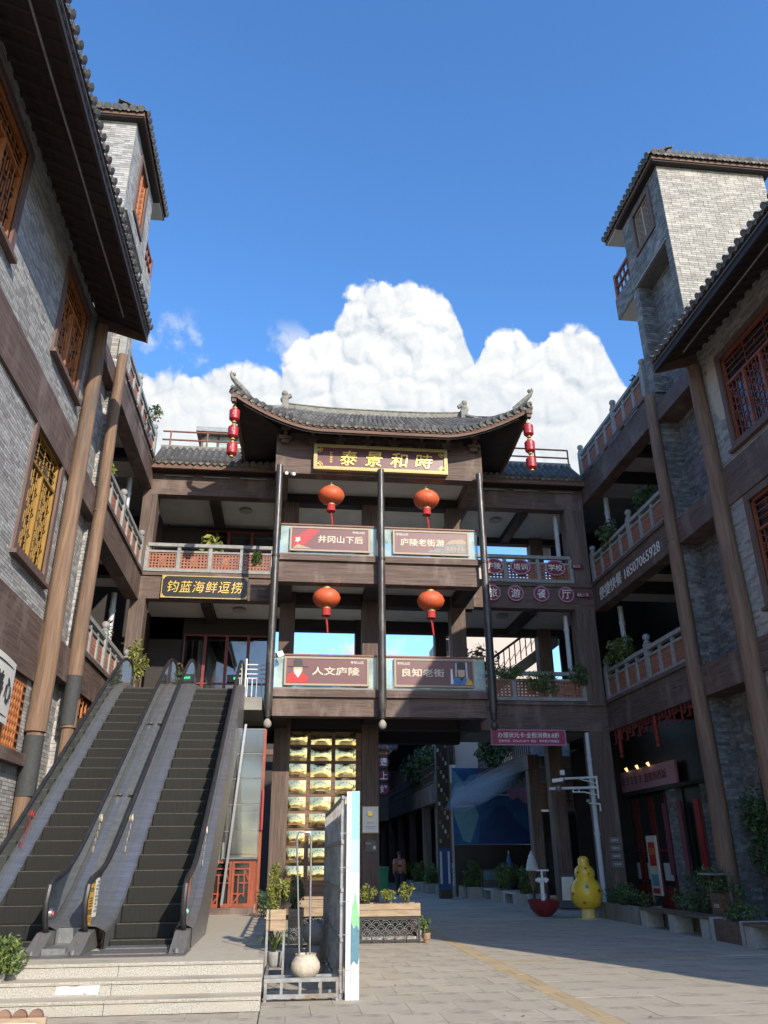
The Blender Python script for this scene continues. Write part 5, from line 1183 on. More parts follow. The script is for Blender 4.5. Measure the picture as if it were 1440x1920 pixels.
T = thing('eave_fretwork', 'orange carved fretwork under the gallery beam left of the escalator', 'fretwork', (-4.45, 18, 4.2)); b = MB()
for k in range(16): b.box(-4.5, -4.46, 17+.3*k, 17.04+.3*k, 4.2, 4.6); b.box(-4.5, -4.46, 17.04+.3*k, 17.26+.3*k, 4.3+.08*(k % 3), 4.34+.08*(k % 3))
b.box(-4.5, -4.46, 17, 21.8, 4.57, 4.61); b.build('lattice', 'window_orange', T)
# ------------------------------------------------------------------ steel frame, billboard and things around it
T = thing('billboard', 'tall narrow billboard seen edge on, white and pale blue, on a steel frame', 'billboard', (.75, 12, 0))
part('edge_strip', 'grey_white', T, (.70, .755, 9.84, 9.9, .0, 2.12)); part('print_strip', 'panel_blue', T, (.757, .85, 9.84, 9.9, 1.6, 2.125)); part('print_strip', 'panel_mid', T, (.757, .85, 9.84, 9.9, 1.25, 1.599)); part('print_strip', 'panel_pale', T, (.757, .85, 9.84, 9.9, .0, 1.249))
b = MB(); b.prism([(.76, .72), (.77, .9), (.79, .96), (.8, 1.06), (.815, .98), (.83, .93), (.835, .84), (.848, .82), (.848, .66)], (0, 9.838, 0), EX, EZ, -EY*.0015); b.build('tree_print', 'ink_green', T)
b = MB(); b.prism([(.758, .32), (.758, .74), (.79, .68), (.82, .72), (.849, .66), (.849, .4), (.83, .33), (.79, .37)], (0, 9.8375, 0), EX, EZ, -EY*.0015); b.build('rock_print', 'ink_blue', T)
b = MB(); b.prism([(.758, .16), (.77, .17), (.79, .155), (.849, .2), (.849, .36), (.82, .3), (.79, .36), (.758, .31)], (0, 9.8365, 0), EX, EZ, -EY*.0015); b.build('cloud_print', 'grey_white', T)
part('skin', 'grey_white', T, (.80, .815, 9.9, 14.2, .12, 2.08))
for k in range(8):
    y = 9.92+k*.6; part('post', 'galv', T, (.64, .68, y, y+.04, 0, 2.08)); part('strut', 'galv', T, (.681, .80, y+.01, y+.03, .3, .33), (.681, .80, y+.01, y+.03, 1.2, 1.23), (.681, .80, y+.01, y+.03, 1.9, 1.93))
for z in (.06, .55, 1.05, 1.55, 2.04): part('rail', 'galv', T, (.645, .675, 9.9, 14.2, z, z+.035))
for z in (.28, .62, .95, 1.3, 1.66): part('screw', 'steel', T, (.62, .74, 9.835, 9.838, z, z+.006))
T = thing('low_steel_frame', 'low galvanised steel frame on the paving holding the stone jar', 'frame', (.27, 10, 0))
for z in (.05, .2): part('rail', 'galv', T, (-.17, .63, 9.84, 9.88, z-.02, z+.02)); part('rail', 'galv', T, (-.17, .63, 10.1, 10.14, z-.02, z+.02)); 
for x in (-.17, 0, .2, .42, .6): part('post', 'galv', T, (x, x+.03, 9.845, 9.875, 0 if x in (-.17, .6) else .07, .18)); part('post', 'galv', T, (x, x+.03, 10.105, 10.135, 0 if x in (-.17, .6) else .07, .18))
part('shelf', 'galv', T, (.08, .46, 9.881, 10.099, .181, .2)); part('rail', 'galv', T, (-.17, -.14, 10.141, 13.6, .18, .22)); part('rail', 'galv', T, (-.17, -.14, 10.141, 13.6, .03, .07)); part('rail', 'galv', T, (-.13, .6, 13.4, 13.44, .18, .22))
T = thing('stone_jar', 'round cream stone jar standing on the low steel frame', 'jar', (.27, 9.99, .2)); b = MB(); b.lathe([(.05, 0), (.09, .0), (.1, .012), (.145, .05), (.162, .1), (.155, .15), (.125, .195), (.112, .215), (.118, .235), (.1, .235), (.09, .2), (.02, .18)], (.27, 9.99, .2), 32); b.build('body', 'jar_stone', T, smooth=True)
b = MB(); b.lathe([(.002, 0), (.095, 0), (.095, .004), (.002, .008)], (.27, 9.99, .395), 16); b.build('soil', 'soil', T)
T = thing('aluminium_hoop', 'tall thin aluminium hoop rising from the stone jar', 'pole', (.22, 10.0, .4)); b = MB(); b.tube([(.2, 10.0, .39), (.13, 10.02, 1.62), (.15, 10.02, 1.68), (.28, 10.02, 1.68), (.295, 10.02, 1.63), (.315, 10.0, .39)], .011, 8); b.build('tube', 'steel', T, smooth=True)
def box_planter(x0, x1, y0, y1, z0, z1, label, seed, n=900, hh=.34, legs=True, leafm='leaf'):
    T = thing('planter_box', label, 'planter', ((x0+x1)/2, (y0+y1)/2, 0))
    k = 2; h = (z1-z0)/k
    for i in range(k):
        za, zb_ = z0+i*h+.003, z0+(i+1)*h-.003
        for q in ((x0, x1, y0, y0+.02), (x0, x1, y1-.02, y1), (x0, x0+.02, y0+.021, y1-.021), (x1-.02, x1, y0+.021, y1-.021)): part('board', 'timber', T, (*q, za, zb_))
    part('soil', 'soil', T, (x0+.02, x1-.02, y0+.02, y1-.02, z0+.02, z1-.03))
    if legs:
        for x in (x0+.002, x1-.03):
            for y in (y0+.002, y1-.03): part('leg', 'galv', T, (x, x+.028, y, y+.028, 0, z0))
        part('shelf', 'galv', T, (x0, x1, y0, y1, .16, .18))
    shrub(T, ((x0+x1)/2, (y0+y1)/2, z1+hh*.55), ((x1-x0)*.62, (y1-y0)*.6, hh*.62), n, .022, leafm, seed, 7, z1-.05)
    return T
box_planter(-.2, .04, 11.1, 11.5, .58, .82, 'wooden planter box with a bright flowering shrub on a steel stand', 3, 1500, .42, leafm='leaf_yellow')
box_planter(.08, .3, 12.7, 13.1, .5, .74, 'shaded wooden planter box behind the flowering shrub', 4, 900, .36, leafm='leaf_dark')
T = thing('grass_pot', 'pot of grassy leaves on the lower shelf of the planter stand', 'plant', (-.08, 11.3, .18)); b = MB(); b.lathe([(.06, 0), (.08, .02), (.1, .16), (.085, .16), (.08, .1)], (-.08, 11.3, .18), 16); b.build('pot', 'concrete', T, smooth=True); b = MB()
for k in range(46):
    a = random.random()*6.28; L_ = random.uniform(.18, .34); b.tube([(-.08, 11.3, .33), (-.08+.45*L_*math.cos(a), 11.3+.45*L_*math.sin(a), .33+L_*.7), (-.08+L_*math.cos(a), 11.3+L_*math.sin(a), .33+L_*.45)], [.006, .005, .001], 4)
b.build('blade', 'leaf', T)
T = thing('stone_ball', 'granite ball on a round base behind the hoop', 'sculpture', (.5, 12.6, 0)); b = MB(); b.lathe([(.15*math.sin(t)+.001, -.15*math.cos(t)) for t in np.linspace(0, math.pi, 15)], (.43, 12.3, .46), 28); b.build('ball', 'ball_stone', T, smooth=True); b = MB(); b.lathe([(.14, 0), (.15, .02), (.15, .08), (.1, .12), (.12, .18), (.1, .3), (.05, .33)], (.43, 12.3, 0), 24); b.build('base', 'ball_stone', T, smooth=True)
T = thing('stone_pot', 'shaded round stone pot behind the granite ball', 'pot', (.58, 13.3, 0)); b = MB(); b.lathe([(.1, 0), (.14, .02), (.19, .25), (.19, .4), (.13, .52), (.14, .55), (.11, .55), (.1, .45)], (.57, 13.2, 0), 24); b.build('body', 'ball_stone', T, smooth=True)
T = thing('timber_bench_box', 'pale timber box bench with fish scale ironwork behind the steel frame', 'bench', (.55, 16, 0))
for i in range(2): part('board', 'timber', T, (.1, 1.0, 15.8, 15.83, .45+.14*i+.003, .45+.14*(i+1)-.003))
part('top', 'timber', T, (.08, 1.02, 15.78, 16.2, .731, .76)); part('back', 'iron', T, (.1, 1.0, 16.1, 16.14, .0, .45)); b = MB()
def fishscale(x0, x1, z0, z1, y, r):
    b = MB(); row = 0; z = z0
    while z < z1-.01:
        x = x0+(r if row % 2 else 0)
        while x <= x1:
            for rr in (r, r*.6):
                p = [(min(max(x+rr*math.cos(t), x0), x1), y, z+rr*math.sin(t)) for t in np.linspace(0, math.pi, 9)]
                if max(q[2] for q in p) < z1+r*.5: b.tube([(q[0], q[1], min(q[2], z1)) for q in p], .006, 4)
            x += 2*r
        z += r*.85; row += 1
    return b
fishscale(.12, 1.0, .08, .42, 15.82, .085).build('ironwork', 'galv', T)
T = thing('long_planter', 'long sunlit timber planter with three small shrubs over fish scale ironwork', 'planter', (1.93, 16, 0))
for i in range(2):
    for q in ((1.36, 2.48, 15.82, 15.85), (1.36, 2.48, 16.25, 16.28), (2.451, 2.48, 15.851, 16.249), (1.36, 1.389, 15.851, 16.249)): part('board', 'timber', T, (*q, .43+.105*i+.003, .43+.105*(i+1)-.003))
part('soil', 'soil', T, (1.39, 2.45, 15.85, 16.25, .45, .61))
for x in (1.37, 2.43):
    for y in (15.83, 16.23): part('leg', 'iron', T, (x, x+.04, y, y+.04, 0, .42))
part('rail', 'iron', T, (1.41, 2.43, 15.835, 15.865, .03, .06)); part('rail', 'iron', T, (1.41, 2.43, 15.835, 15.865, .39, .42)); fishscale(1.42, 2.42, .07, .38, 15.85, .085).build('ironwork', 'galv', T)
for k in range(5): part('kerb_block', 'concrete', T, (1.4+.21*k, 1.585+.21*k, 15.9, 16.0, .0, .1))
part('back', 'iron', T, (1.4, 2.45, 16.15, 16.18, 0, .42))
for k, (x, s, hh) in enumerate(((1.54, .17, .32), (1.89, .15, .24), (2.26, .15, .32))):
    P_ = thing('small_shrub', '%s small rounded shrub in the long timber planter' % ('left', 'middle', 'right')[k], 'shrub', (x, 16.05, .63), 'shrubs in the long planter'); shrub(P_, (x, 16.05, .63+hh*.6), (s, s, hh*.5), 480, .024, 'leaf_yellow', 20+k, 7, .6)
for x, y, r, lb, sd in ((2.58, 15.82, .07, 'striped flower pot at the corner of the long planter', 31), (2.52, 16.42, .06, 'white flowering pot plant behind the striped pot', 32)):
    T = thing('flower_pot', lb, 'pot plant', (x, y, 0)); b = MB(); b.lathe([(r*.7, 0), (r*.8, .01), (r, .13), (r*1.08, .13), (r*1.08, .16), (r*.9, .16), (r*.85, .1)], (x, y, 0), 18); b.build('pot', 'timber' if r > .065 else 'jar_stone', T, smooth=True); b = MB(); b.lathe([(r*1.0, .06), (r*1.01, .06), (r*1.03, .085), (r*1.0, .085)], (x, y, 0), 18); b.build('stripe', 'terracotta', T); shrub(T, (x, y, .27 if r > .065 else .34), (.11, .11, .12), 220, .03, 'leaf', sd, 4, .14)
    if r < .065:
        b = MB(); [b.lathe([(.005, -.02), (.035, 0), (.03, .02), (.005, .03)], (x+dx, y-.1, .36+dz), 8) for dx, dz in ((-.03, .05), (.05, -.08), (0, -.02))]; b.build('flower', 'flower_white', T, smooth=True)
# foreground, lower left
T = thing('corner_planter', 'scalloped timber planter corner at the lower left of the picture', 'planter', (-2.1, 7.9, 0)); part('board', 'timber', T, (-2.6, -1.93, 8.0, 8.05, 0, .2)); b = MB()
for k in range(5): b.prism([(-.06, 0), (.06, 0)]+[(.06*math.cos(t), .06*math.sin(t)) for t in np.linspace(.2, 2.94, 7)], (-2.54+.13*k, 8.0, .2), EX, EZ, EY*.05)
b.build('scallop', 'plank_wall', T); part('plate', 'sign_maroon', T, (-2.5, -2.03, 7.985, 7.998, .02, .15)); part('plate_frame', 'grey_white', T, (-2.5, -2.0, 7.98, 7.997, .151, .165), (-2.029, -2.0, 7.98, 7.997, .0, .15))
T = thing('step_shrub', 'leafy green shrub at the left end of the granite steps', 'shrub', (-3.05, 9.7, .13)); b = MB(); b.lathe([(.12, 0), (.15, .02), (.18, .2), (.15, .2)], (-3.0, 9.75, .13), 18); b.build('pot', 'concrete', T, smooth=True); shrub(T, (-2.95, 9.75, .52), (.3, .25, .26), 1300, .03, 'leaf', 41, 8, .3)
T = thing('rear_shrub', 'dry shrub at the corner between lattice doors and planter', 'shrub', (-.3, 16.5, .39)); shrub(T, (-.36, 17.0, .62), (.22, .3, .26), 600, .03, 'leaf_dark', 42, 7, .38)
T = thing('landing_tree', 'light green potted tree at the top left of the escalators', 'plant', (-4.0, 20.4, 5.05)); b = MB(); b.lathe([(.14, 0), (.18, .3), (.15, .3)], (-4.05, 20.6, 5.06), 16); b.build('pot', 'concrete', T, smooth=True); shrub(T, (-3.95, 20.6, 6.1), (.32, .3, .55), 700, .05, 'leaf_yellow', 43, 6, 5.3)
T = thing('landing_fern', 'dark conical plant between the escalator tops', 'plant', (-2.9, 21.5, 5.05)); b = MB(); b.lathe([(.14, 0), (.18, .3), (.15, .3)], (-2.95, 21.8, 5.06), 16); b.build('pot', 'concrete', T, smooth=True); shrub(T, (-2.95, 21.8, 5.8), (.38, .3, .6), 600, .06, 'leaf_dark', 44, 6, 5.3)
# ------------------------------------------------------------------ right side of the square
def plank_planter(x0, x1, y0, y1, h, label, seed, n=700, m='leaf_dark', group='plank planters along the right side', face='timber_grey', hh=.35, ends=True, leafsz=.035):
    T = thing('plank_planter', label, 'planter', ((x0+x1)/2, (y0+y1)/2, 0), group)
    y = y0+(.1 if ends else 0)
    while y < y1-.05-(.1 if ends else 0): part('plank', face, T, (x0, x0+.03, y+.003, min(y+.15, y1-(.1 if ends else 0))-.003, 0, h+random.uniform(-.012, .012))); y += .15
    x = x0+.031
    while x < x1-.02: part('plank', face, T, (x+.003, min(x+.15, x1)-.003, y0, y0+.03, 0, h+random.uniform(-.012, .012))) if not ends else None; x += .15
    if ends: part('end_block', 'concrete', T, (x0-.01, x1, y0, y0+.1, 0, h+.02)); part('end_block', 'concrete', T, (x0-.01, x1, y1-.1, y1, 0, h+.02))
    part('soil', 'soil', T, (x0+.035, x1, y0+.035, y1-.035, .02, h-.05))
    V_, F_ = leaf_cloud(n, blob((x0+x1)/2+.05, (y0+y1)/2, h+hh*.45, (x1-x0)*.62, (y1-y0)*.52, hh*.7, 16), leafsz, seed); bulk('foliage', V_, F_, m, T, kind=None)
    b = MB(); [b.tube([((x0+x1)/2+random.uniform(-.1, .1), random.uniform(y0+.1, y1-.1), h-.06), ((x0+x1)/2+random.uniform(-.15, .15), random.uniform(y0+.1, y1-.1), h+hh*.5)], [.01, .004], 5) for k in range(8)]; b.build('stem', 'stem', T)
    return T
plank_planter(7.8, 8.35, 18.7, 21.2, .36, 'low grey plank planter behind the yellow gourd sculpture', 51, 1500, hh=.4, ends=False)
plank_planter(7.7, 8.25, 14.15, 15.3, .35, 'brown plank planter with concrete ends between the two right benches', 52, 600, face='timber_brown', hh=.22)
plank_planter(8.15, 8.7, 15.6, 18.3, .33, 'plank planter with tall shrubs behind the long bench', 53, 2200, hh=.75, ends=False)
def bench(x0, x1, y0, y1, h, label, legs=3, dark=True):
    T = thing('stone_bench', label, 'bench', ((x0+x1)/2, (y0+y1)/2, 0), 'benches with concrete legs')
    for k in range(3): part('seat_board', 'timber_brown', T, (x0+(x1-x0)/3*k+.004, x0+(x1-x0)/3*(k+1)-.004, y0, y1, h-.05, h))
    for k in range(legs):
        y = y0+.02+(y1-y0-.3)*k/max(1, legs-1); part('leg', 'concrete', T, (x0+.02, x1-.02, y, y+.26, 0, h-.052))
bench(7.68, 8.1, 15.4, 18.4, .37, 'long low bench with dark boards facing the square')
bench(7.66, 8.1, 11.4, 14.1, .36, 'bench at the right edge of the picture')
# yellow gourd
T = thing('gourd_sculpture', 'yellow spotted gourd sculpture of three stacked balls', 'sculpture', (7.4, 20.9, 0)); gx, gy = 7.43, 20.9
b = MB(); pr = [(.2, .22), (.3, .27), (.37, .4), (.395, .55), (.375, .7), (.3, .82), (.235, .875), (.235, .9), (.24, .95), (.25, 1.02), (.235, 1.1), (.17, 1.165), (.135, 1.185), (.13, 1.21), (.14, 1.27), (.125, 1.34), (.07, 1.39), (.01, 1.4)]
b.lathe(pr, (gx, gy, 0), 40); b.build('body', 'gourd_yellow', T, smooth='all'); b = MB(); b.lathe([(.17, 0), (.17, .235), (.01, .24)], (gx, gy, 0), 24); b.build('foot', 'gourd_foot', T, smooth=True); b = MB(); b.lathe([(.01, 0), (.33, .003), (.33, .012), (.01, .015)], (gx, gy, 0), 24); b.build('base_plate', 'gourd_foot', T)
def rad_at(z):
    for (r0, z0), (r1, z1) in zip(pr, pr[1:]):
        if z0 <= z <= z1: return r0+(r1-r0)*(z-z0)/(z1-z0), (r1-r0)/(z1-z0)
    return .1, 0
for z, a, m in ((.72, -105, 'blue_ribbon'), (.62, -55, 'sign_wine'), (.36, -120, 'lantern_orange'), (.42, -25, 'blue_ribbon'), (1.03, -150, 'sign_wine'), (1.0, -85, 'lantern_orange'), (1.12, -100, 'sign_wine'), (.98, -35, 'print_white'), (1.1, -40, 'blue_ribbon'), (1.3, -120, 'print_white'), (1.29, -60, 'lantern_orange'), (.55, -165, 'print_red')):
    r, sl_ = rad_at(z); a_ = rad(a); n = Vector((math.cos(a_), math.sin(a_), -sl_)).normalized(); c = Vector((gx+r*math.cos(a_), gy+r*math.sin(a_), z)); u, v = perp(n); rr = .045 if z < .9 else .032
    b = MB(); b.tube([c-n*.012, c+n*.004], [rr, rr*.9], 14); b.build('spot', m, T)
# red bowl with white tap
T = thing('bowl_fountain', 'dark red half bowl with a white cross shaped stand pipe', 'fountain', (6.62, 21.8, 0)); b = MB(); cx, cy = 6.62, 21.85
b.lathe([(.06, 0), (.16, .02), (.28, .1), (.37, .22), (.415, .36), (.425, .385), (.40, .385), (.36, .25), (.2, .1), (.01, .06)], (cx, cy, 0), 36); b.build('bowl', 'bowl_red', T, smooth=True)
b = MB(); b.box(cx-.055, cx+.03, cy-.03, cy+.03, .1, .85); b.box(cx-.02, cx+.025, cy-.025, cy+.025, .851, 1.05); b.build('stand_pipe', 'white_paint', T); b = MB(); b.tube([(cx-.17, cy, .84), (cx+.16, cy, .84)], .04, 10); b.box(cx-.11, cx-.06, cy-.06, cy+.06, .78, .9); b.box(cx+.06, cx+.11, cy-.06, cy+.06, .78, .9); b.build('cross_bar', 'white_paint', T, smooth=True); part('top_bar', 'white_paint', T, (cx-.14, cx+.18, cy-.04, cy+.04, 1.051, 1.085))
# downpipe with camera arms
T = thing('drainpipe', 'long white drainpipe on the corner column of the right wing', 'pipe', (8.25, 21.85, 0)); b = MB(); b.tube([(8.24, 21.86, 0), (8.24, 21.86, 4.55)], .062, 12); b.build('pipe', 'pipe_white', T, smooth=True); b = MB(); [b.tube([(8.24, 21.86, z), (8.24, 21.86, z+.09)], .075, 12) for z in (.4, 1.9, 3.8)]; b.build('collar', 'pipe_white', T, smooth=True)
for z0, z1 in ((5.45, 8.1), (8.98, 11.4)):
    b = MB(); b.tube([(8.2, 22.5, z0), (8.2, 22.5, z1)], .07, 12); [b.tube([(8.2, 22.5, z), (8.2, 22.5, z+.1)], .085, 12) for z in (z0+.8, z1-.5)]; b.build('pipe', 'pipe_white', T, smooth=True)
T = thing('camera_bracket', 'white bracket arms carrying street cameras on the drainpipe', 'camera', (8.3, 21.75, 3)); b = MB()
b.tube([(7.42, 21.7, 3.32), (8.34, 21.75, 3.36)], .03, 8); b.tube([(6.98, 21.7, 3.06), (8.36, 21.75, 3.1)], .035, 8); b.tube([(7.85, 21.72, 3.31), (8.34, 21.75, 3.2)], .016, 6); b.tube([(7.62, 21.72, 2.98), (7.95, 21.73, 2.98), (8.34, 21.75, 2.9)], .018, 6); b.tube([(7.64, 21.72, 3.06), (7.64, 21.72, 2.98)], .016, 6); b.tube([(7.8, 21.72, 3.06), (7.8, 21.72, 2.98)], .016, 6); b.tube([(8.35, 21.78, 2.82), (8.35, 21.78, 3.4)], .03, 8); b.tube([(8.05, 21.73, 2.7), (8.36, 21.76, 2.68), (8.36, 21.76, 2.5)], .025, 6); b.build('arm', 'white_paint', T, smooth=True)
b = MB(); b.obox((7.2, 21.62, 3.27), (.14, -.03, .015), (.02, .08, 0), (0, 0, .045)); b.obox((7.36, 21.66, 3.47), (.05, 0, 0), (0, .05, 0), (0, 0, .06)); b.build('camera_body', 'white_paint', T); b = MB(); b.lathe([(.01, -.1), (.06, -.08), (.085, -.02), (.085, .03), (.05, .07), (.01, .08)], (7.22, 21.66, 3.08), 14); b.lathe([(.01, -.06), (.05, -.04), (.055, .02), (.01, .05)], (8.03, 21.7, 2.76), 12); b.build('dome', 'steel_dull', T, smooth=True)
for k in range(4):
    T = thing('direction_plate', '%s small grey direction plate on the right corner column' % ('top', 'second', 'third', 'bottom')[k], 'plaque', (8.75, 21.99, 1.8-.2*k), 'grey plates on the corner column'); z = 1.78-.195*k; part('board', 'plate_grey', T, (8.6, 8.91, 21.97, 22.0, z-.08, z+.08)); strokes('print_line', 3+k % 2, 'print_white', T, (8.755, 21.967, z), EX, EZ, .18, .05, k)
# right gallery, ground floor
T = thing('dim_shop', 'dim shop front under the right gallery with couplets and a long name board', 'shop', (10.8, 20, 0))
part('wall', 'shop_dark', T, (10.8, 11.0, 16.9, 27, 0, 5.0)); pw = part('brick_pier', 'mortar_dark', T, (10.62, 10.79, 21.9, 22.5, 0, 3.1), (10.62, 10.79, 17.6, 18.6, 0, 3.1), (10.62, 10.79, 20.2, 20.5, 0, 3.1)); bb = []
for a, c in ((21.9, 22.5), (17.6, 18.6), (20.2, 20.5)):
    for ca, cz, ha, hz in bond(a, c, 0, 3.1, hc=.07): bb.append((10.612, ca, cz, .012, ha, hz))
pieces('brick', bb, 'brick_dark', pw, 120)
part('lintel', 'dark_wood', T, (10.5, 10.79, 16.9, 27, 3.1, 3.2)); nb = part('name_board', 'print_rose', T, (10.55, 10.62, 21.6, 26.4, 3.22, 3.82)); letters('lettering', '吉安市西城', 'sign_wine', nb, (10.54, 22.9, 3.52), -EY, EZ, .26, 1.5, bold=.01, ext=.01); strokes('print_line', 7, 'sign_wine', nb, (10.545, 24.9, 3.52), -EY, EZ, 2.2, .24, 5)
for y in (23.1, 23.9, 24.7):
    b = MB(); b.tube([(10.45, y, 3.9), (10.5, y, 3.8)], [.05, .03], 8); b.build('glint_spot', 'glint_glow', T)  # glowing spots added in place of light reflections on the name board
for y, m in ((20.75, 'lantern_red'), (22.65, 'sign_wine'), (21.75, 'sign_wine')): part('couplet', m, T, (10.56, 10.6, y-.13, y+.13, .9, 2.75))
for y in (19.0, 22.8, 23.9, 25):
    f = part('door', 'red_paint', T, (10.7, 10.78, y, y+.07, 0, 3.0), (10.7, 10.78, y+.9, y+.97, 0, 3.0), (10.7, 10.78, y+.07, y+.9, 0, .6), (10.7, 10.78, y+.07, y+.9, 1.5, 1.56)); part('pane', 'pane_dark', f, (10.74, 10.76, y+.07, y+.9, .6, 3.0))
    if y > 22: part('lit_window', 'window_bright', f, (10.735, 10.739, y+.2, y+.75, .75, 1.2))
T = thing('standing_poster', 'red and cream standing poster in front of the dim shop', 'poster', (9.6, 21.6, 0)); part('board', 'print_cream', T, (9.58, 9.63, 21.35, 21.9, .45, 1.88)); part('side', 'sign_wine', T, (9.632, 9.68, 21.36, 21.89, .45, 1.88)); part('print', 'print_red', T, (9.574, 9.579, 21.42, 21.83, 1.15, 1.72), (9.574, 9.579, 21.42, 21.83, .5, .62)); strokes('print_line', 2, 'print_yellow', T, (9.572, 21.62, 1.5), -EY, EZ, .34, .18); part('photo', 'mural_teal', T, (9.574, 9.579, 21.42, 21.83, .68, .95))
for x in (9.59, 9.61): part('foot', 'iron', T, (x-.005, x+.005, 21.4, 21.85, 0, .45))
T = thing('gallery_fretwork', 'red carved fretwork with drop finials under the right gallery beam', 'fretwork', (8.97, 19.5, 4.2)); b = MB()
for k in range(24):
    y = 17.1+.2*k; h_ = (.12, .3, .2, .36)[k % 4]; b.box(9.0, 9.04, y, y+.03, 4.6-h_, 4.6); b.box(9.005, 9.035, y+.03, y+.2, 4.6-h_, 4.63-h_); b.box(9.005, 9.035, y+.03, y+.2, 4.45+.03*(k % 2), 4.47+.03*(k % 2))
b.build('lattice', 'red_paint', T)
for y in (21.45, 19.15):
    b = MB(); b.lathe([(.01, 0), (.05, .03), (.06, .09), (.03, .13), (.06, .17), (.05, .75), (.07, .78)], (9.02, y, 3.82), 12); b.build('drop_finial', 'red_paint', T, smooth=True)
T = thing('litter_bin', 'brown litter bin with a hooded post beside the right log column', 'bin', (8.45, 16.2, 0)); part('body', 'bin_brown', T, (8.32, 8.55, 15.95, 16.35, .1, .72)); part('post', 'steel_dull', T, (8.36, 8.40, 16.36, 16.4, 0, 1.04), (8.5, 8.54, 15.9, 15.94, 0, 1.04)); part('hood', 'steel_dull', T, (8.2, 8.62, 15.85, 16.5, 1.041, 1.075)); strokes('print_line', 3, 'print_white', T, (8.316, 16.15, .5), -EY, EZ, .2, .07)
# climber and pots by the right wall
T = thing('wall_climber', 'leafy climber growing up the recessed brick bay at the right', 'climber', (9.2, 15.2, 0)); V_, F_ = leaf_cloud(2600, blob(9.28, 15.5, 1.75, .3, .75, .95, 22), .05, 61); bulk('foliage', V_, F_, 'leaf_dark', T, kind=None); V_, F_ = leaf_cloud(500, blob(9.4, 15.3, 3.6, .08, .5, 1.6, 16), .035, 62); bulk('tendril', V_, F_, 'leaf', T, kind=None); b = MB(); [b.tube([(9.3, 15.4+.1*k, 0), (9.35, 15.3+.12*k, 1), (9.4, 15.2+.15*k, 3.0)], [.02, .015, .006], 6) for k in range(4)]; b.build('stem', 'stem', T)
T = thing('clay_pot', 'clay pot at the foot of the climber on the right', 'pot', (8.95, 15.0, 0)); b = MB(); b.lathe([(.1, 0), (.13, .02), (.17, .3), (.18, .33), (.14, .33), (.12, .25)], (9.0, 14.95, .0), 20); b.build('body', 'concrete', T, smooth=True); shrub(T, (9.0, 14.95, .5), (.2, .2, .2), 300, .04, 'leaf_dark', 63, 4, .3)
T = thing('plaster_patch', 'broken yellowish plaster edge at the top right beside the log column', 'wall', (8.9, 13.9, 10.6)); b = MB(); b.prism([(13.62, 9.9), (13.62, 11.5), (13.75, 11.62), (13.8, 11.4), (13.9, 11.55), (13.97, 11.2), (14.05, 11.3), (14.06, 10.6), (13.95, 10.2), (13.8, 9.95)], (8.965, 0, 0), EY, EZ, -EX*.012); b.build('plaster', 'jar_stone', T)
# ------------------------------------------------------------------ plants on the galleries
def vine(label, c, r, n, leaf, m, seed, nm='hanging_vine'):
    T = thing(nm, label, 'plant', (c[0], c[1], c[2]-r[2])); V_, F_ = leaf_cloud(n, blob(*c, *r, 14), leaf, seed); bulk('foliage', V_, F_, m, T, kind=None)
    b = MB(); [b.tube([(c[0]+random.uniform(-.3, .3)*r[0], c[1], c[2]-r[2]*.6), (c[0]+random.uniform(-.8, .8)*r[0], c[1], c[2]+r[2]*.3)], [.012, .004], 5) for k in range(6)]; b.build('stem', 'stem', T)
vine('vine draped over the lower right balustrade, left part', (6.1, 21.95, 6.2), (.5, .12, .25), 500, .05, 'leaf', 71); vine('vine trailing down the middle of the lower right balustrade', (7.1, 21.93, 5.95), (.55, .1, .45), 700, .045, 'leaf', 72); vine('vine at the corner column end of the lower right balustrade', (8.2, 21.95, 6.2), (.4, .14, .35), 500, .05, 'leaf_dark', 73)
vine('bushy plant on the right gallery, first upper floor', (9.0, 20.7, 6.6), (.3, .7, .35), 900, .06, 'leaf', 74, 'balcony_plant'); vine('dark bushy plant on the right gallery, second upper floor', (9.2, 20.7, 10.15), (.35, .9, .45), 900, .06, 'leaf_dark', 75, 'balcony_plant'); vine('dark plant on the right gallery near the log column', (9.25, 18.4, 10.2), (.3, .5, .4), 500, .06, 'leaf_dark', 76, 'balcony_plant')
vine('broad leaf plant on the left gallery, second upper floor', (-4.75, 18.0, 10.2), (.2, .35, .35), 220, .1, 'leaf_yellow', 77, 'balcony_plant'); vine('sprig of leaves hanging off the left roof balustrade', (-4.2, 20.2, 13.1), (.25, .35, .35), 120, .06, 'leaf_dark', 78, 'balcony_plant'); vine('round green plant hung on the left bridge balustrade', (-1.15, 21.9, 9.45), (.16, .1, .22), 420, .04, 'leaf', 79, 'balcony_plant'); vine('pale banana leaf plant behind the left bridge balustrade', (-2.55, 22.7, 10.0), (.35, .3, .35), 90, .14, 'leaf_yellow', 80, 'balcony_plant'); vine('dry twig plant on the left gallery, first upper floor', (-4.6, 19.6, 6.6), (.15, .2, .3), 60, .05, 'stem', 81, 'balcony_plant'); vine('small shrub on the right roof terrace', (9.3, 17.6, 13.5), (.25, .3, .3), 200, .06, 'leaf_dark', 82, 'balcony_plant')
# rooftop room
T = thing('rooftop_room', 'glazed grey rooftop room behind the left bridge roof', 'building', (-3, 28.5, 12)); part('wall', 'glass_green', T, (-3.9, -2.0, 28, 28.05, 15.6, 16.75)); part('roof', 'steel_dull', T, (-4.1, -1.0, 27.6, 31, 16.76, 16.95)); part('body', 'plaster', T, (-3.85, -1.2, 28.06, 30.5, 12, 16.7))
for x in (-3.92, -3.3, -2.6, -2.0): part('mullion', 'fascia', T, (x, x+.08, 27.95, 28.0, 15.6, 16.75))
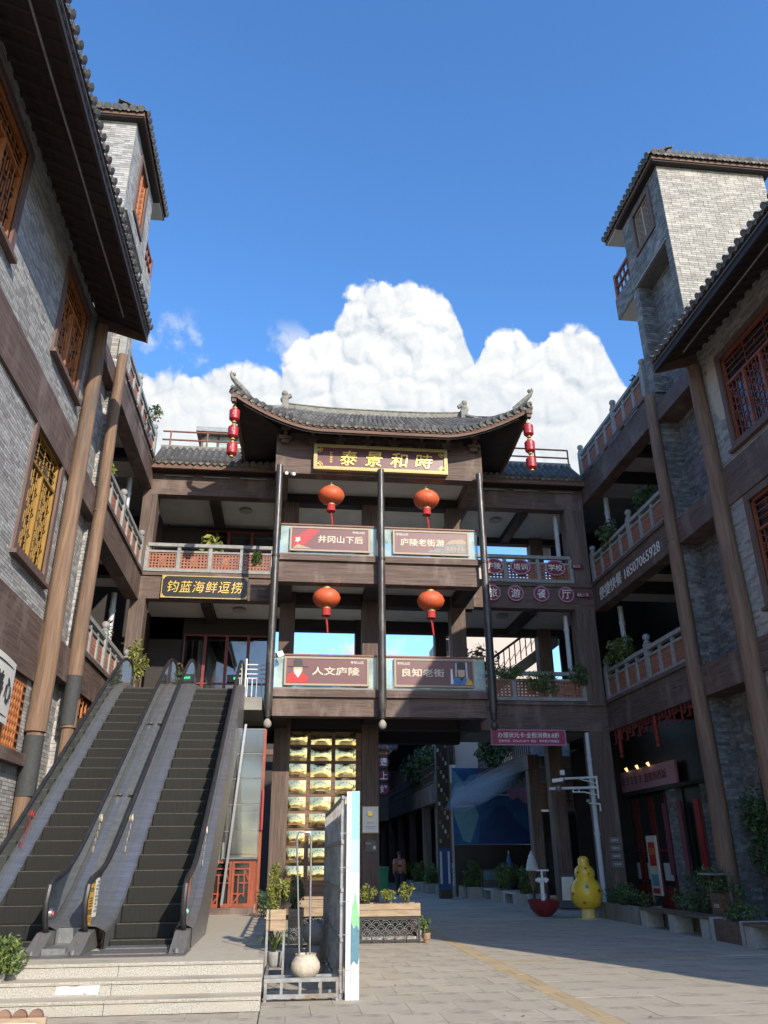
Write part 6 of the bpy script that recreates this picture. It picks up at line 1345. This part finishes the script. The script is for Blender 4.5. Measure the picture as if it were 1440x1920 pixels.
# ------------------------------------------------------------------ the lane behind the gate
L1 = thing('lane_house', 'shaded lane house with upper gallery behind the right wing', 'building', (9, 29, 0))
part('beam', 'clad', L1, (7.6, 7.95, 25.6, 33, 3.95, 4.4)); part('slab', 'plaster', L1, (7.96, 12, 25.6, 33, 4.0, 4.35)); part('back_wall', 'shop_dark', L1, (10.5, 10.7, 25.6, 33, 0, 4.0)); part('upper_wall', 'plaster', L1, (9.3, 9.5, 25.6, 33.5, 4.36, 7.0))
for y in (25.7,): part('column', 'clad_v', L1, (7.62, 7.95, y, y+.35, 0, 3.94))
b = MB()
for k in range(34): 
    y = 25.9+.2*k; h_ = (.15, .28, .2)[k % 3]; b.box(7.68, 7.71, y, y+.025, 3.94-h_, 3.94); b.box(7.685, 7.705, y+.025, y+.2, 3.94-h_, 3.965-h_)
b.build('fretwork', 'dark_wood', L1)
b = MB()
for z in (4.45, 4.8, 5.2): b.box(7.68, 7.74, 25.7, 33, z, z+.05)
for k in range(30): b.box(7.69, 7.73, 25.75+.25*k, 25.78+.25*k, 4.45, 5.25)
b.build('balcony_rail', 'clad', L1); vine('dark foliage spilling over the lane house gallery', (7.6, 29, 5.2), (.5, 2.5, .7), 2200, .09, 'leaf_dark', 91)
part('sign_board', 'plank_wall', L1, (7.96, 9.4, 25.75, 25.8, 2.75, 3.55)); strokes('print_line', 2, 'print_dark', L1, (8.6, 25.745, 3.15), EX, EZ, .95, .45, 3)
for x in (8.0, 8.7): f = part('door', 'dark_wood', L1, (x, x+.08, 26.0, 26.08, 0, 2.6), (x+.55, x+.63, 26.0, 26.08, 0, 2.6), (x, x+.63, 26.0, 26.08, 2.6, 2.7)); part('pane', 'pane_dark', f, (x+.08, x+.55, 26.03, 26.05, .3, 2.6))
# stair with tiled balustrade seen through the right wing
L2 = thing('roof_stair', 'outside stair with dark lattice balustrade behind the right wing', 'stairs', (8, 26.5, 6)); b = MB(); b.bar((6.2, 26.3, 6.2), (9.4, 26.3, 8.5), .25, .35); b.build('string', 'plaster', L2); b = MB()
for k in range(16): x = 6.2+.2*k; z = 6.45+.144*k; b.box(x, x+.03, 26.15, 26.19, z, z+.75); b.bar((x, 26.17, z+.2), (x+.2, 26.17, z+.5), .02, .02)
b.bar((6.2, 26.17, 7.2), (9.4, 26.17, 9.5), .06, .08); b.build('lattice', 'dark_wood', L2); vine('ivy on the outside stair behind the right wing', (6.5, 26.6, 7.5), (.6, .3, .7), 700, .08, 'leaf', 92)
L3 = thing('pink_house', 'pale pink rough plaster house seen through the gate opening', 'building', (8.5, 37, 0)); part('wall', 'plaster_pink', L3, (7.05, 11, 34.5, 40, 0, 11.2)); f = part('window', 'roof_rail', L3, (6.55, 6.62, 34.4, 34.45, 5, 11.2), (6.98, 7.05, 34.4, 34.45, 5, 11.2), (6.62, 6.98, 34.4, 34.45, 8.0, 8.06), (6.62, 6.98, 34.4, 34.45, 8.8, 8.86), (6.62, 6.98, 34.4, 34.45, 9.6, 9.66), (6.62, 6.98, 34.4, 34.45, 10.4, 10.46)); part('pane', 'glass_shop', f, (6.62, 6.98, 34.46, 34.47, 5, 11.2))
M_ = thing('mural_panel', 'large blue ocean mural with a whale tail at the end of the lane gallery', 'mural', (8.3, 33.3, 1.8)); part('panel', 'mural_blue', M_, (6.65, 9.9, 33.3, 33.36, 1.85, 4.75))
for pts, m, d in (([(6.66, 4.74), (6.66, 3.0), (7.0, 2.0), (7.3, 1.9), (7.7, 2.9), (7.5, 3.4), (7.2, 3.6), (7.1, 4.2)], 'mural_teal', .004), ([(6.7, 3.25), (7.1, 3.28), (7.45, 3.34), (7.5, 3.3), (7.35, 3.5), (7.1, 3.62), (6.9, 3.55)], 'print_dark', .008), ([(6.68, 3.22), (7.5, 3.25), (7.52, 3.31), (7.3, 3.34), (6.68, 3.27)], 'grey_white', .011), ([(7.6, 1.9), (9.85, 1.9), (9.85, 2.2), (9.3, 2.6), (8.8, 3.3), (8.4, 3.3), (8.1, 2.9), (7.75, 2.7)], 'mural_deep', .004), ([(8.9, 3.74), (9.1, 3.5), (9.35, 3.62), (9.55, 3.4), (9.88, 3.35), (9.88, 4.0), (8.9, 4.0)], 'print_rose', .006), ([(7.6, 3.7), (9.0, 3.68), (9.0, 3.72), (7.6, 3.74)], 'grey_white', .008)):
    b = MB(); b.prism(pts, (0, 33.3-.001, 0), EX, EZ, -EY*d); b.build('print', m, M_)
part('base', 'shop_dark', M_, (6.65, 9.9, 33.31, 33.35, 0, 1.84))
L4 = thing('far_lane_house', 'dark two storey house further down the lane', 'building', (8, 46, 0)); part('lower_wall', 'shop_dark', L4, (7.5, 12, 35, 62, 0, 4.0)); part('beam', 'clad', L4, (6.4, 6.8, 35, 62, 3.6, 4.4)); part('slab', 'plaster', L4, (6.81, 12, 35, 62, 3.7, 4.3)); part('upper_wall', 'shop_dark', L4, (8, 12, 35, 62, 4.4, 7.4)); part('roof', 'tile_bed', L4, (6.3, 12, 34.9, 62, 7.41, 7.8))
for k in range(6): part('column', 'clad_v', L4, (6.45, 6.8, 35.1+4.5*k, 35.5+4.5*k, 0, 3.59))
b = MB()
for z in (4.5, 4.9, 5.25): b.box(6.5, 6.56, 35, 62, z, z+.05)
for k in range(60): b.box(6.51, 6.55, 35.1+.44*k, 35.14+.44*k, 4.45, 5.25)
b.build('balcony_rail', 'clad', L4); vine('dark tree crown over the far lane gallery', (6.6, 40, 5.6), (.8, 4, 1.0), 1500, .14, 'leaf_dark', 93)
L5 = thing('lane_end_house', 'dark house closing the lane at its far end', 'building', (3, 64, 0)); part('wall', 'shop_dark', L5, (-6, 12, 62.5, 66, 0, 9)); part('shutter', 'window_gold', L5, (5.4, 5.9, 62.3, 62.45, 1.2, 3.2)); part('roof', 'tile_bed', L5, (-6.3, 12.3, 62, 66, 9.01, 9.6))
L6 = thing('lane_corner_house', 'lane house with red tiled eave partly hidden by the gate pier', 'building', (1, 42, 0)); part('wall', 'shop_dark', L6, (-6, 4.45, 41, 60, 0, 7.2)); part('shop_window', 'grey_white', L6, (3.5, 4.1, 40.9, 40.98, .6, 3.4)); part('sign_light', 'window_bright', L6, (3.3, 3.9, 40.9, 40.97, 4.0, 5.2)); part('eave', 'fascia', L6, (-6, 4.9, 39.9, 40.2, 6.0, 6.25))
e0, e1 = Vector((0, 39.8, 6.3)), Vector((5.3, 39.8, 6.3)); tile_rows(L6, lambda u, v: e0.lerp(e1, u)+Vector((0, 1.5*v, 1.2*v)), 26, 4, 60); MB().add([e0, e1, e1+Vector((0, 1.5, 1.2)), e0+Vector((0, 1.5, 1.2))], [(0, 1, 2, 3)]).build('roof_bed', 'red_paint', L6)
b = MB(); b.box(4.35, 4.8, 39.7, 39.8, 3.0, 6.0); o = b.build('vertical_sign', 'dark_wood', L6)
for k, ch in enumerate('遇上好'):
    b = MB(); b.tube([(4.58, 39.69, 5.65-.62*k), (4.58, 39.64, 5.65-.62*k)], .27, 18); b.build('sign_disc', 'sign_wine', L6); letters('character', ch, 'print_white', L6, (4.58, 39.62, 5.65-.62*k), EX, EZ, .36, .36, bold=.02, ext=.01)
T = thing('sign_pillar', 'tall narrow sign pillar covered in glinting plates in the lane', 'pillar', (5.7, 32, 0)); part('core', 'shop_dark', T, (5.75, 6.2, 31.8, 32.2, 0, 6.2)); part('edge', 'roof_rail', T, (6.2, 6.26, 31.8, 32.2, 1.2, 6.2)); part('lower_panel', 'mural_deep', T, (5.74, 6.21, 31.77, 31.79, .3, 1.7)); part('white_band', 'grey_white', T, (5.76, 5.84, 31.755, 31.768, .5, 1.6), (6.06, 6.13, 31.755, 31.768, .5, 1.6))
for k in range(26): z = 1.9+.165*k; x = 5.78+.1*(k*7 % 4); part('plate', ('gold_dull', 'terracotta', 'grey_white')[k % 3], T, (x, x+.07, 31.77, 31.79, z, z+.13))
for k in range(2):
    y = 25.4+3.1*k; xx = 7.25+.04*k
    plank_planter(xx, xx+.55, y, y+1.6, .36, 'clipped hedge planter number %s along the lane, counted from the gate' % ('one', 'two', 'three', 'four', 'five', 'six', 'seven')[k], 100+k, 1500, 'leaf', 'hedge planters along the lane', hh=.75, leafsz=.05)
    T = thing('lane_stool', 'low concrete box seat after hedge planter %s in the lane' % ('one', 'two', 'three', 'four', 'five', 'six', 'seven')[k], 'seat', (xx+.2, y+2.2, 0), 'box seats along the lane'); part('top', 'concrete', T, (xx, xx+.45, y+1.75, y+2.95, .3, .36)); part('leg', 'concrete', T, (xx, xx+.45, y+1.75, y+1.85, 0, .299)); part('leg', 'concrete', T, (xx, xx+.45, y+2.85, y+2.95, 0, .299))
for k, (xx, y) in enumerate(((6.75, 31.6), (6.15, 33.4), (6.0, 36.2), (5.95, 39.2), (6.0, 42.6))):
    plank_planter(xx, xx+.55, y, y+1.7, .36, 'clipped hedge planter on the far bend of the lane, %s from the sign pillar' % ('first', 'second', 'third', 'fourth', 'fifth')[k], 120+k, 1300, 'leaf', 'hedge planters along the lane', hh=.75, leafsz=.05)
for x, y, w_, h_, lb in ((4.3, 38.6, .62, 1.0, 'large green wheeled bin beside the gate pier'), (7.0, 50, .5, 1.1, 'small green recycling bin far down the lane'), (4.75, 45, .5, 1.0, 'green bin behind the person in the lane')):
    T = thing('green_bin', lb, 'bin', (x, y, 0)); b = MB(); b.prism([(-w_/2*.85, 0), (w_/2*.85, 0), (w_/2, h_*.85), (-w_/2, h_*.85)], (x, y-.3, .06), EX, EZ, EY*.6); b.build('body', 'bin_green', T); b = MB(); b.prism([(-w_/2-.03, 0), (w_/2+.03, 0), (w_/2, .12), (-w_/2, .12)], (x, y-.34, .06+h_*.855), EX, EZ, EY*.68); b.build('lid', 'bin_green', T); b = MB(); [b.tube([(x+dx, y+.25, .06), (x+dx+.05, y+.25, .06)], .06, 10) for dx in (-w_/2, w_/2-.05)]; b.build('wheel', 'rubber', T)
# ice cream cone statue
T = thing('ice_cream_statue', 'giant white swirl ice cream cone statue beside the lane shop', 'sculpture', (7.3, 25, 0)); b = MB(); b.lathe([(.04, .5), (.15, .98), (.17, 1.0), (.15, 1.02)], (7.3, 25, 0), 18); b.build('cone', 'plank_wall', T, smooth=True); b = MB(); b.lathe([(.16, 1.0), (.2, 1.05), (.165, 1.13), (.175, 1.17), (.135, 1.25), (.14, 1.29), (.095, 1.36), (.1, 1.4), (.05, 1.47), (.015, 1.56)], (7.3, 25, 0), 20, rib=-.06, ribn=6); b.build('swirl', 'grey_white', T, smooth=True); b = MB(); b.lathe([(.15, 0), (.15, .04), (.04, .06), (.04, .55)], (7.3, 25, 0), 14); b.build('stand', 'iron', T, smooth=True)
T = thing('menu_board', 'small leaning menu board beside the ice cream statue', 'sign', (8.1, 24.3, 0)); b = MB(); b.obox((8.1, 24.3, .5), (.2, -.1, 0), (.05, .1, .45), (.01, .015, 0)); b.build('board', 'sign_black', T); b = MB(); b.obox((8.09, 24.25, .55), (.15, -.075, 0), (.035, .07, .3), (.002, .003, 0)); b.build('print', 'print_cream', T)
T = thing('blue_umbrella', 'folded blue parasol in front of the mural', 'parasol', (8.2, 31, 0)); b = MB(); b.lathe([(.02, .3), (.18, .45), (.22, .9), (.12, 1.2), (.02, 1.5)], (8.2, 31, 0), 14, rib=-.15, ribn=8); b.build('canopy', 'blue_ribbon', T, smooth=True); b = MB(); b.tube([(8.2, 31, 0), (8.2, 31, 1.6)], .02, 6); b.build('pole', 'white_paint', T)
T = thing('ice_cabinet', 'pale blue counter cabinet under the mural', 'cabinet', (7.7, 32.5, 0)); part('body', 'plate_grey', T, (7.5, 8.1, 32.3, 32.8, 0, .95)); part('window', 'mural_teal', T, (7.53, 7.78, 32.28, 32.299, .6, .9), (7.82, 8.07, 32.28, 32.299, .6, .9))
# ------------------------------------------------------------------ person in the lane
def skinmesh(name, joints, edges, m, parent, loc):
    me = bpy.data.meshes.new(name); me.from_pydata([Vector(p)+Vector(loc)-wl(parent) for p, r in joints], edges, []); o = link(name, me, parent)
    sk = o.modifiers.new('skin', 'SKIN'); sk.use_smooth_shade = True
    for i, (p, r) in enumerate(joints): me.skin_vertices[0].data[i].radius = (r, r) if not isinstance(r, tuple) else r
    me.skin_vertices[0].data[0].use_root = True; o.modifiers.new('sub', 'SUBSURF').levels = 1; o.modifiers['sub'].render_levels = 2
    me.materials.append(MATS[m]); return o
PP = thing('person', 'person in an orange vest, pale shirt and dark trousers walking down the lane', 'person', (4.72, 35.5, 0)); pl_ = (4.72, 35.5, 0); Z = 1.6/1.7
J = [((0, 0, .93*Z), .12), ((0, 0, 1.12*Z), .115), ((0, -.01, 1.32*Z), .13), ((0, -.01, 1.43*Z), .07), ((0, -.02, 1.5*Z), .052), ((0, -.03, 1.58*Z), .085), ((0, -.02, 1.67*Z), .075),
     ((.19, -.01, 1.38*Z), .058), ((.235, 0, 1.12*Z), .045), ((.22, -.07, .9*Z), .036), ((.22, -.09, .81*Z), (.024, .04)), ((-.19, -.01, 1.38*Z), .058), ((-.235, .02, 1.12*Z), .045), ((-.23, -.04, .9*Z), .036), ((-.23, -.06, .81*Z), (.024, .04)),
     ((.09, 0, .86*Z), .095), ((.095, -.06, .48*Z), .062), ((.095, .02, .1*Z), .042), ((.1, -.1, .04), .035), ((-.09, 0, .86*Z), .095), ((-.095, .03, .48*Z), .062), ((-.095, .16, .12*Z), .042), ((-.1, .06, .04), .035)]
Ed = [(0, 1), (1, 2), (2, 3), (3, 4), (4, 5), (5, 6), (2, 7), (7, 8), (8, 9), (9, 10), (2, 11), (11, 12), (12, 13), (13, 14), (0, 15), (15, 16), (16, 17), (17, 18), (0, 19), (19, 20), (20, 21), (21, 22)]
skinmesh('body', J, Ed, 'skin', PP, pl_)
skinmesh('trousers', [((0, 0, .94*Z), .135), ((.09, 0, .84*Z), .11), ((.095, -.06, .48*Z), .078), ((.095, .02, .12*Z), .06), ((-.09, 0, .84*Z), .11), ((-.095, .03, .48*Z), .078), ((-.095, .15, .14*Z), .06)], [(0, 1), (1, 2), (2, 3), (0, 4), (4, 5), (5, 6)], 'cloth_dark', PP, pl_)
skinmesh('shirt', [((0, 0, .9*Z), .15), ((0, 0, 1.12*Z), .14), ((0, -.01, 1.34*Z), .15), ((.19, -.01, 1.38*Z), .075), ((.22, 0, 1.2*Z), .065), ((-.19, -.01, 1.38*Z), .075), ((-.22, .01, 1.2*Z), .065)], [(0, 1), (1, 2), (2, 3), (3, 4), (2, 5), (5, 6)], 'cloth_white', PP, pl_)
b = MB(); [b.prism([(.05*s, .95*Z), (.2*s, .95*Z), (.24*s, 1.1*Z), (.22*s, 1.42*Z), (.1*s, 1.44*Z), (.07*s, 1.2*Z)], (4.72, 35.5-.16, 0), EX, EZ, EY*.02) for s in (-1, 1)]; b.prism([(-.22, .95*Z), (.22, .95*Z), (.22, 1.44*Z), (-.22, 1.44*Z)], (4.72, 35.5+.14, 0), EX, EZ, EY*.02); b.build('vest', 'cloth_orange', PP)
b = MB(); b.lathe([(.06, -.03), (.095, 0), (.1, .06), (.075, .115), (.02, .13)], (4.72, 35.49, 1.6*Z), 14); b.build('hair', 'hair', PP, smooth=True)
b = MB(); b.box(4.66, 4.78, 35.33, 35.345, 1.13*Z, 1.2*Z); b.build('chest_bag', 'cloth_dark', PP)
b = MB(); [b.obox((4.72+s*.095, 35.42-(.02 if s > 0 else -.12), .035), EX*.045, EY*.11, EZ*.035) for s in (-1, 1)]; b.build('shoe', 'rubber', PP)
# dry leaves and scraps on the paving
rl = np.random.default_rng(9); nl_ = 70; cc_ = np.stack([rl.uniform(-.1, 7.4, nl_), rl.uniform(8.2, 20, nl_), np.full(nl_, .008)], 1); aa_ = rl.uniform(0, 6.28, nl_); sz_ = rl.uniform(.012, .035, nl_)
dv = np.stack([np.cos(aa_), np.sin(aa_), 0*aa_], 1)*sz_[:, None]; dw = np.stack([-np.sin(aa_), np.cos(aa_), .25+0*aa_], 1)*sz_[:, None]*.5
bulk('fallen_leaves', np.stack([cc_-dv, cc_-dw*.9+np.array([0, 0, .006]), cc_+dv, cc_+dw], 1).reshape(-1, 3), np.arange(4*nl_).reshape(-1, 4), 'stem', None)
# ------------------------------------------------------------------ fine water mist blowing from a lane nozzle: nested even volumes, thin outside, denser inside
mm = bpy.data.materials.new('mist'); mm.use_nodes = True; t = mm.node_tree; t.nodes.clear(); MATS['mist'] = mm
mo = t.nodes.new('ShaderNodeOutputMaterial'); pv_ = t.nodes.new('ShaderNodeVolumePrincipled'); pv_.inputs['Color'].default_value = (.96, .97, 1, 1); pv_.inputs['Density'].default_value = .075; pv_.inputs['Anisotropy'].default_value = .2
t.links.new(pv_.outputs[0], mo.inputs['Volume'])
MI = thing('mist_plume', 'pale plume of water mist drifting across the lane', 'mist', (7.6, 26, 3.5)); MI['kind'] = 'stuff'
rm = random.Random(4)
for k in range(11):
    f = 1-k*.088; b = MB(); e = .22*f; P_ = [(8.85, 24.4, 4.42), (8.3, 25.3, 4.28), (7.7, 26.3, 4.08), (7.1, 27.4, 3.8), (6.6, 28.4, 3.55), (6.15, 29.4, 3.35), (5.8, 30.1, 3.2)]
    R_ = [.03, .13, .24, .36, .46, .42, .1]; m_ = 7-max(0, k-5)//2
    b.tube([(x+rm.uniform(-e, e)*i*.16, y+rm.uniform(-e, e)*i*.2, z+rm.uniform(-e, e)*i*.2) for i, (x, y, z) in enumerate(P_[:m_])], [r*f*rm.uniform(.85, 1.15) for r in R_[:m_-1]]+[.04*f], 16)
    b.build('mist_layer', 'mist', MI, smooth='all')
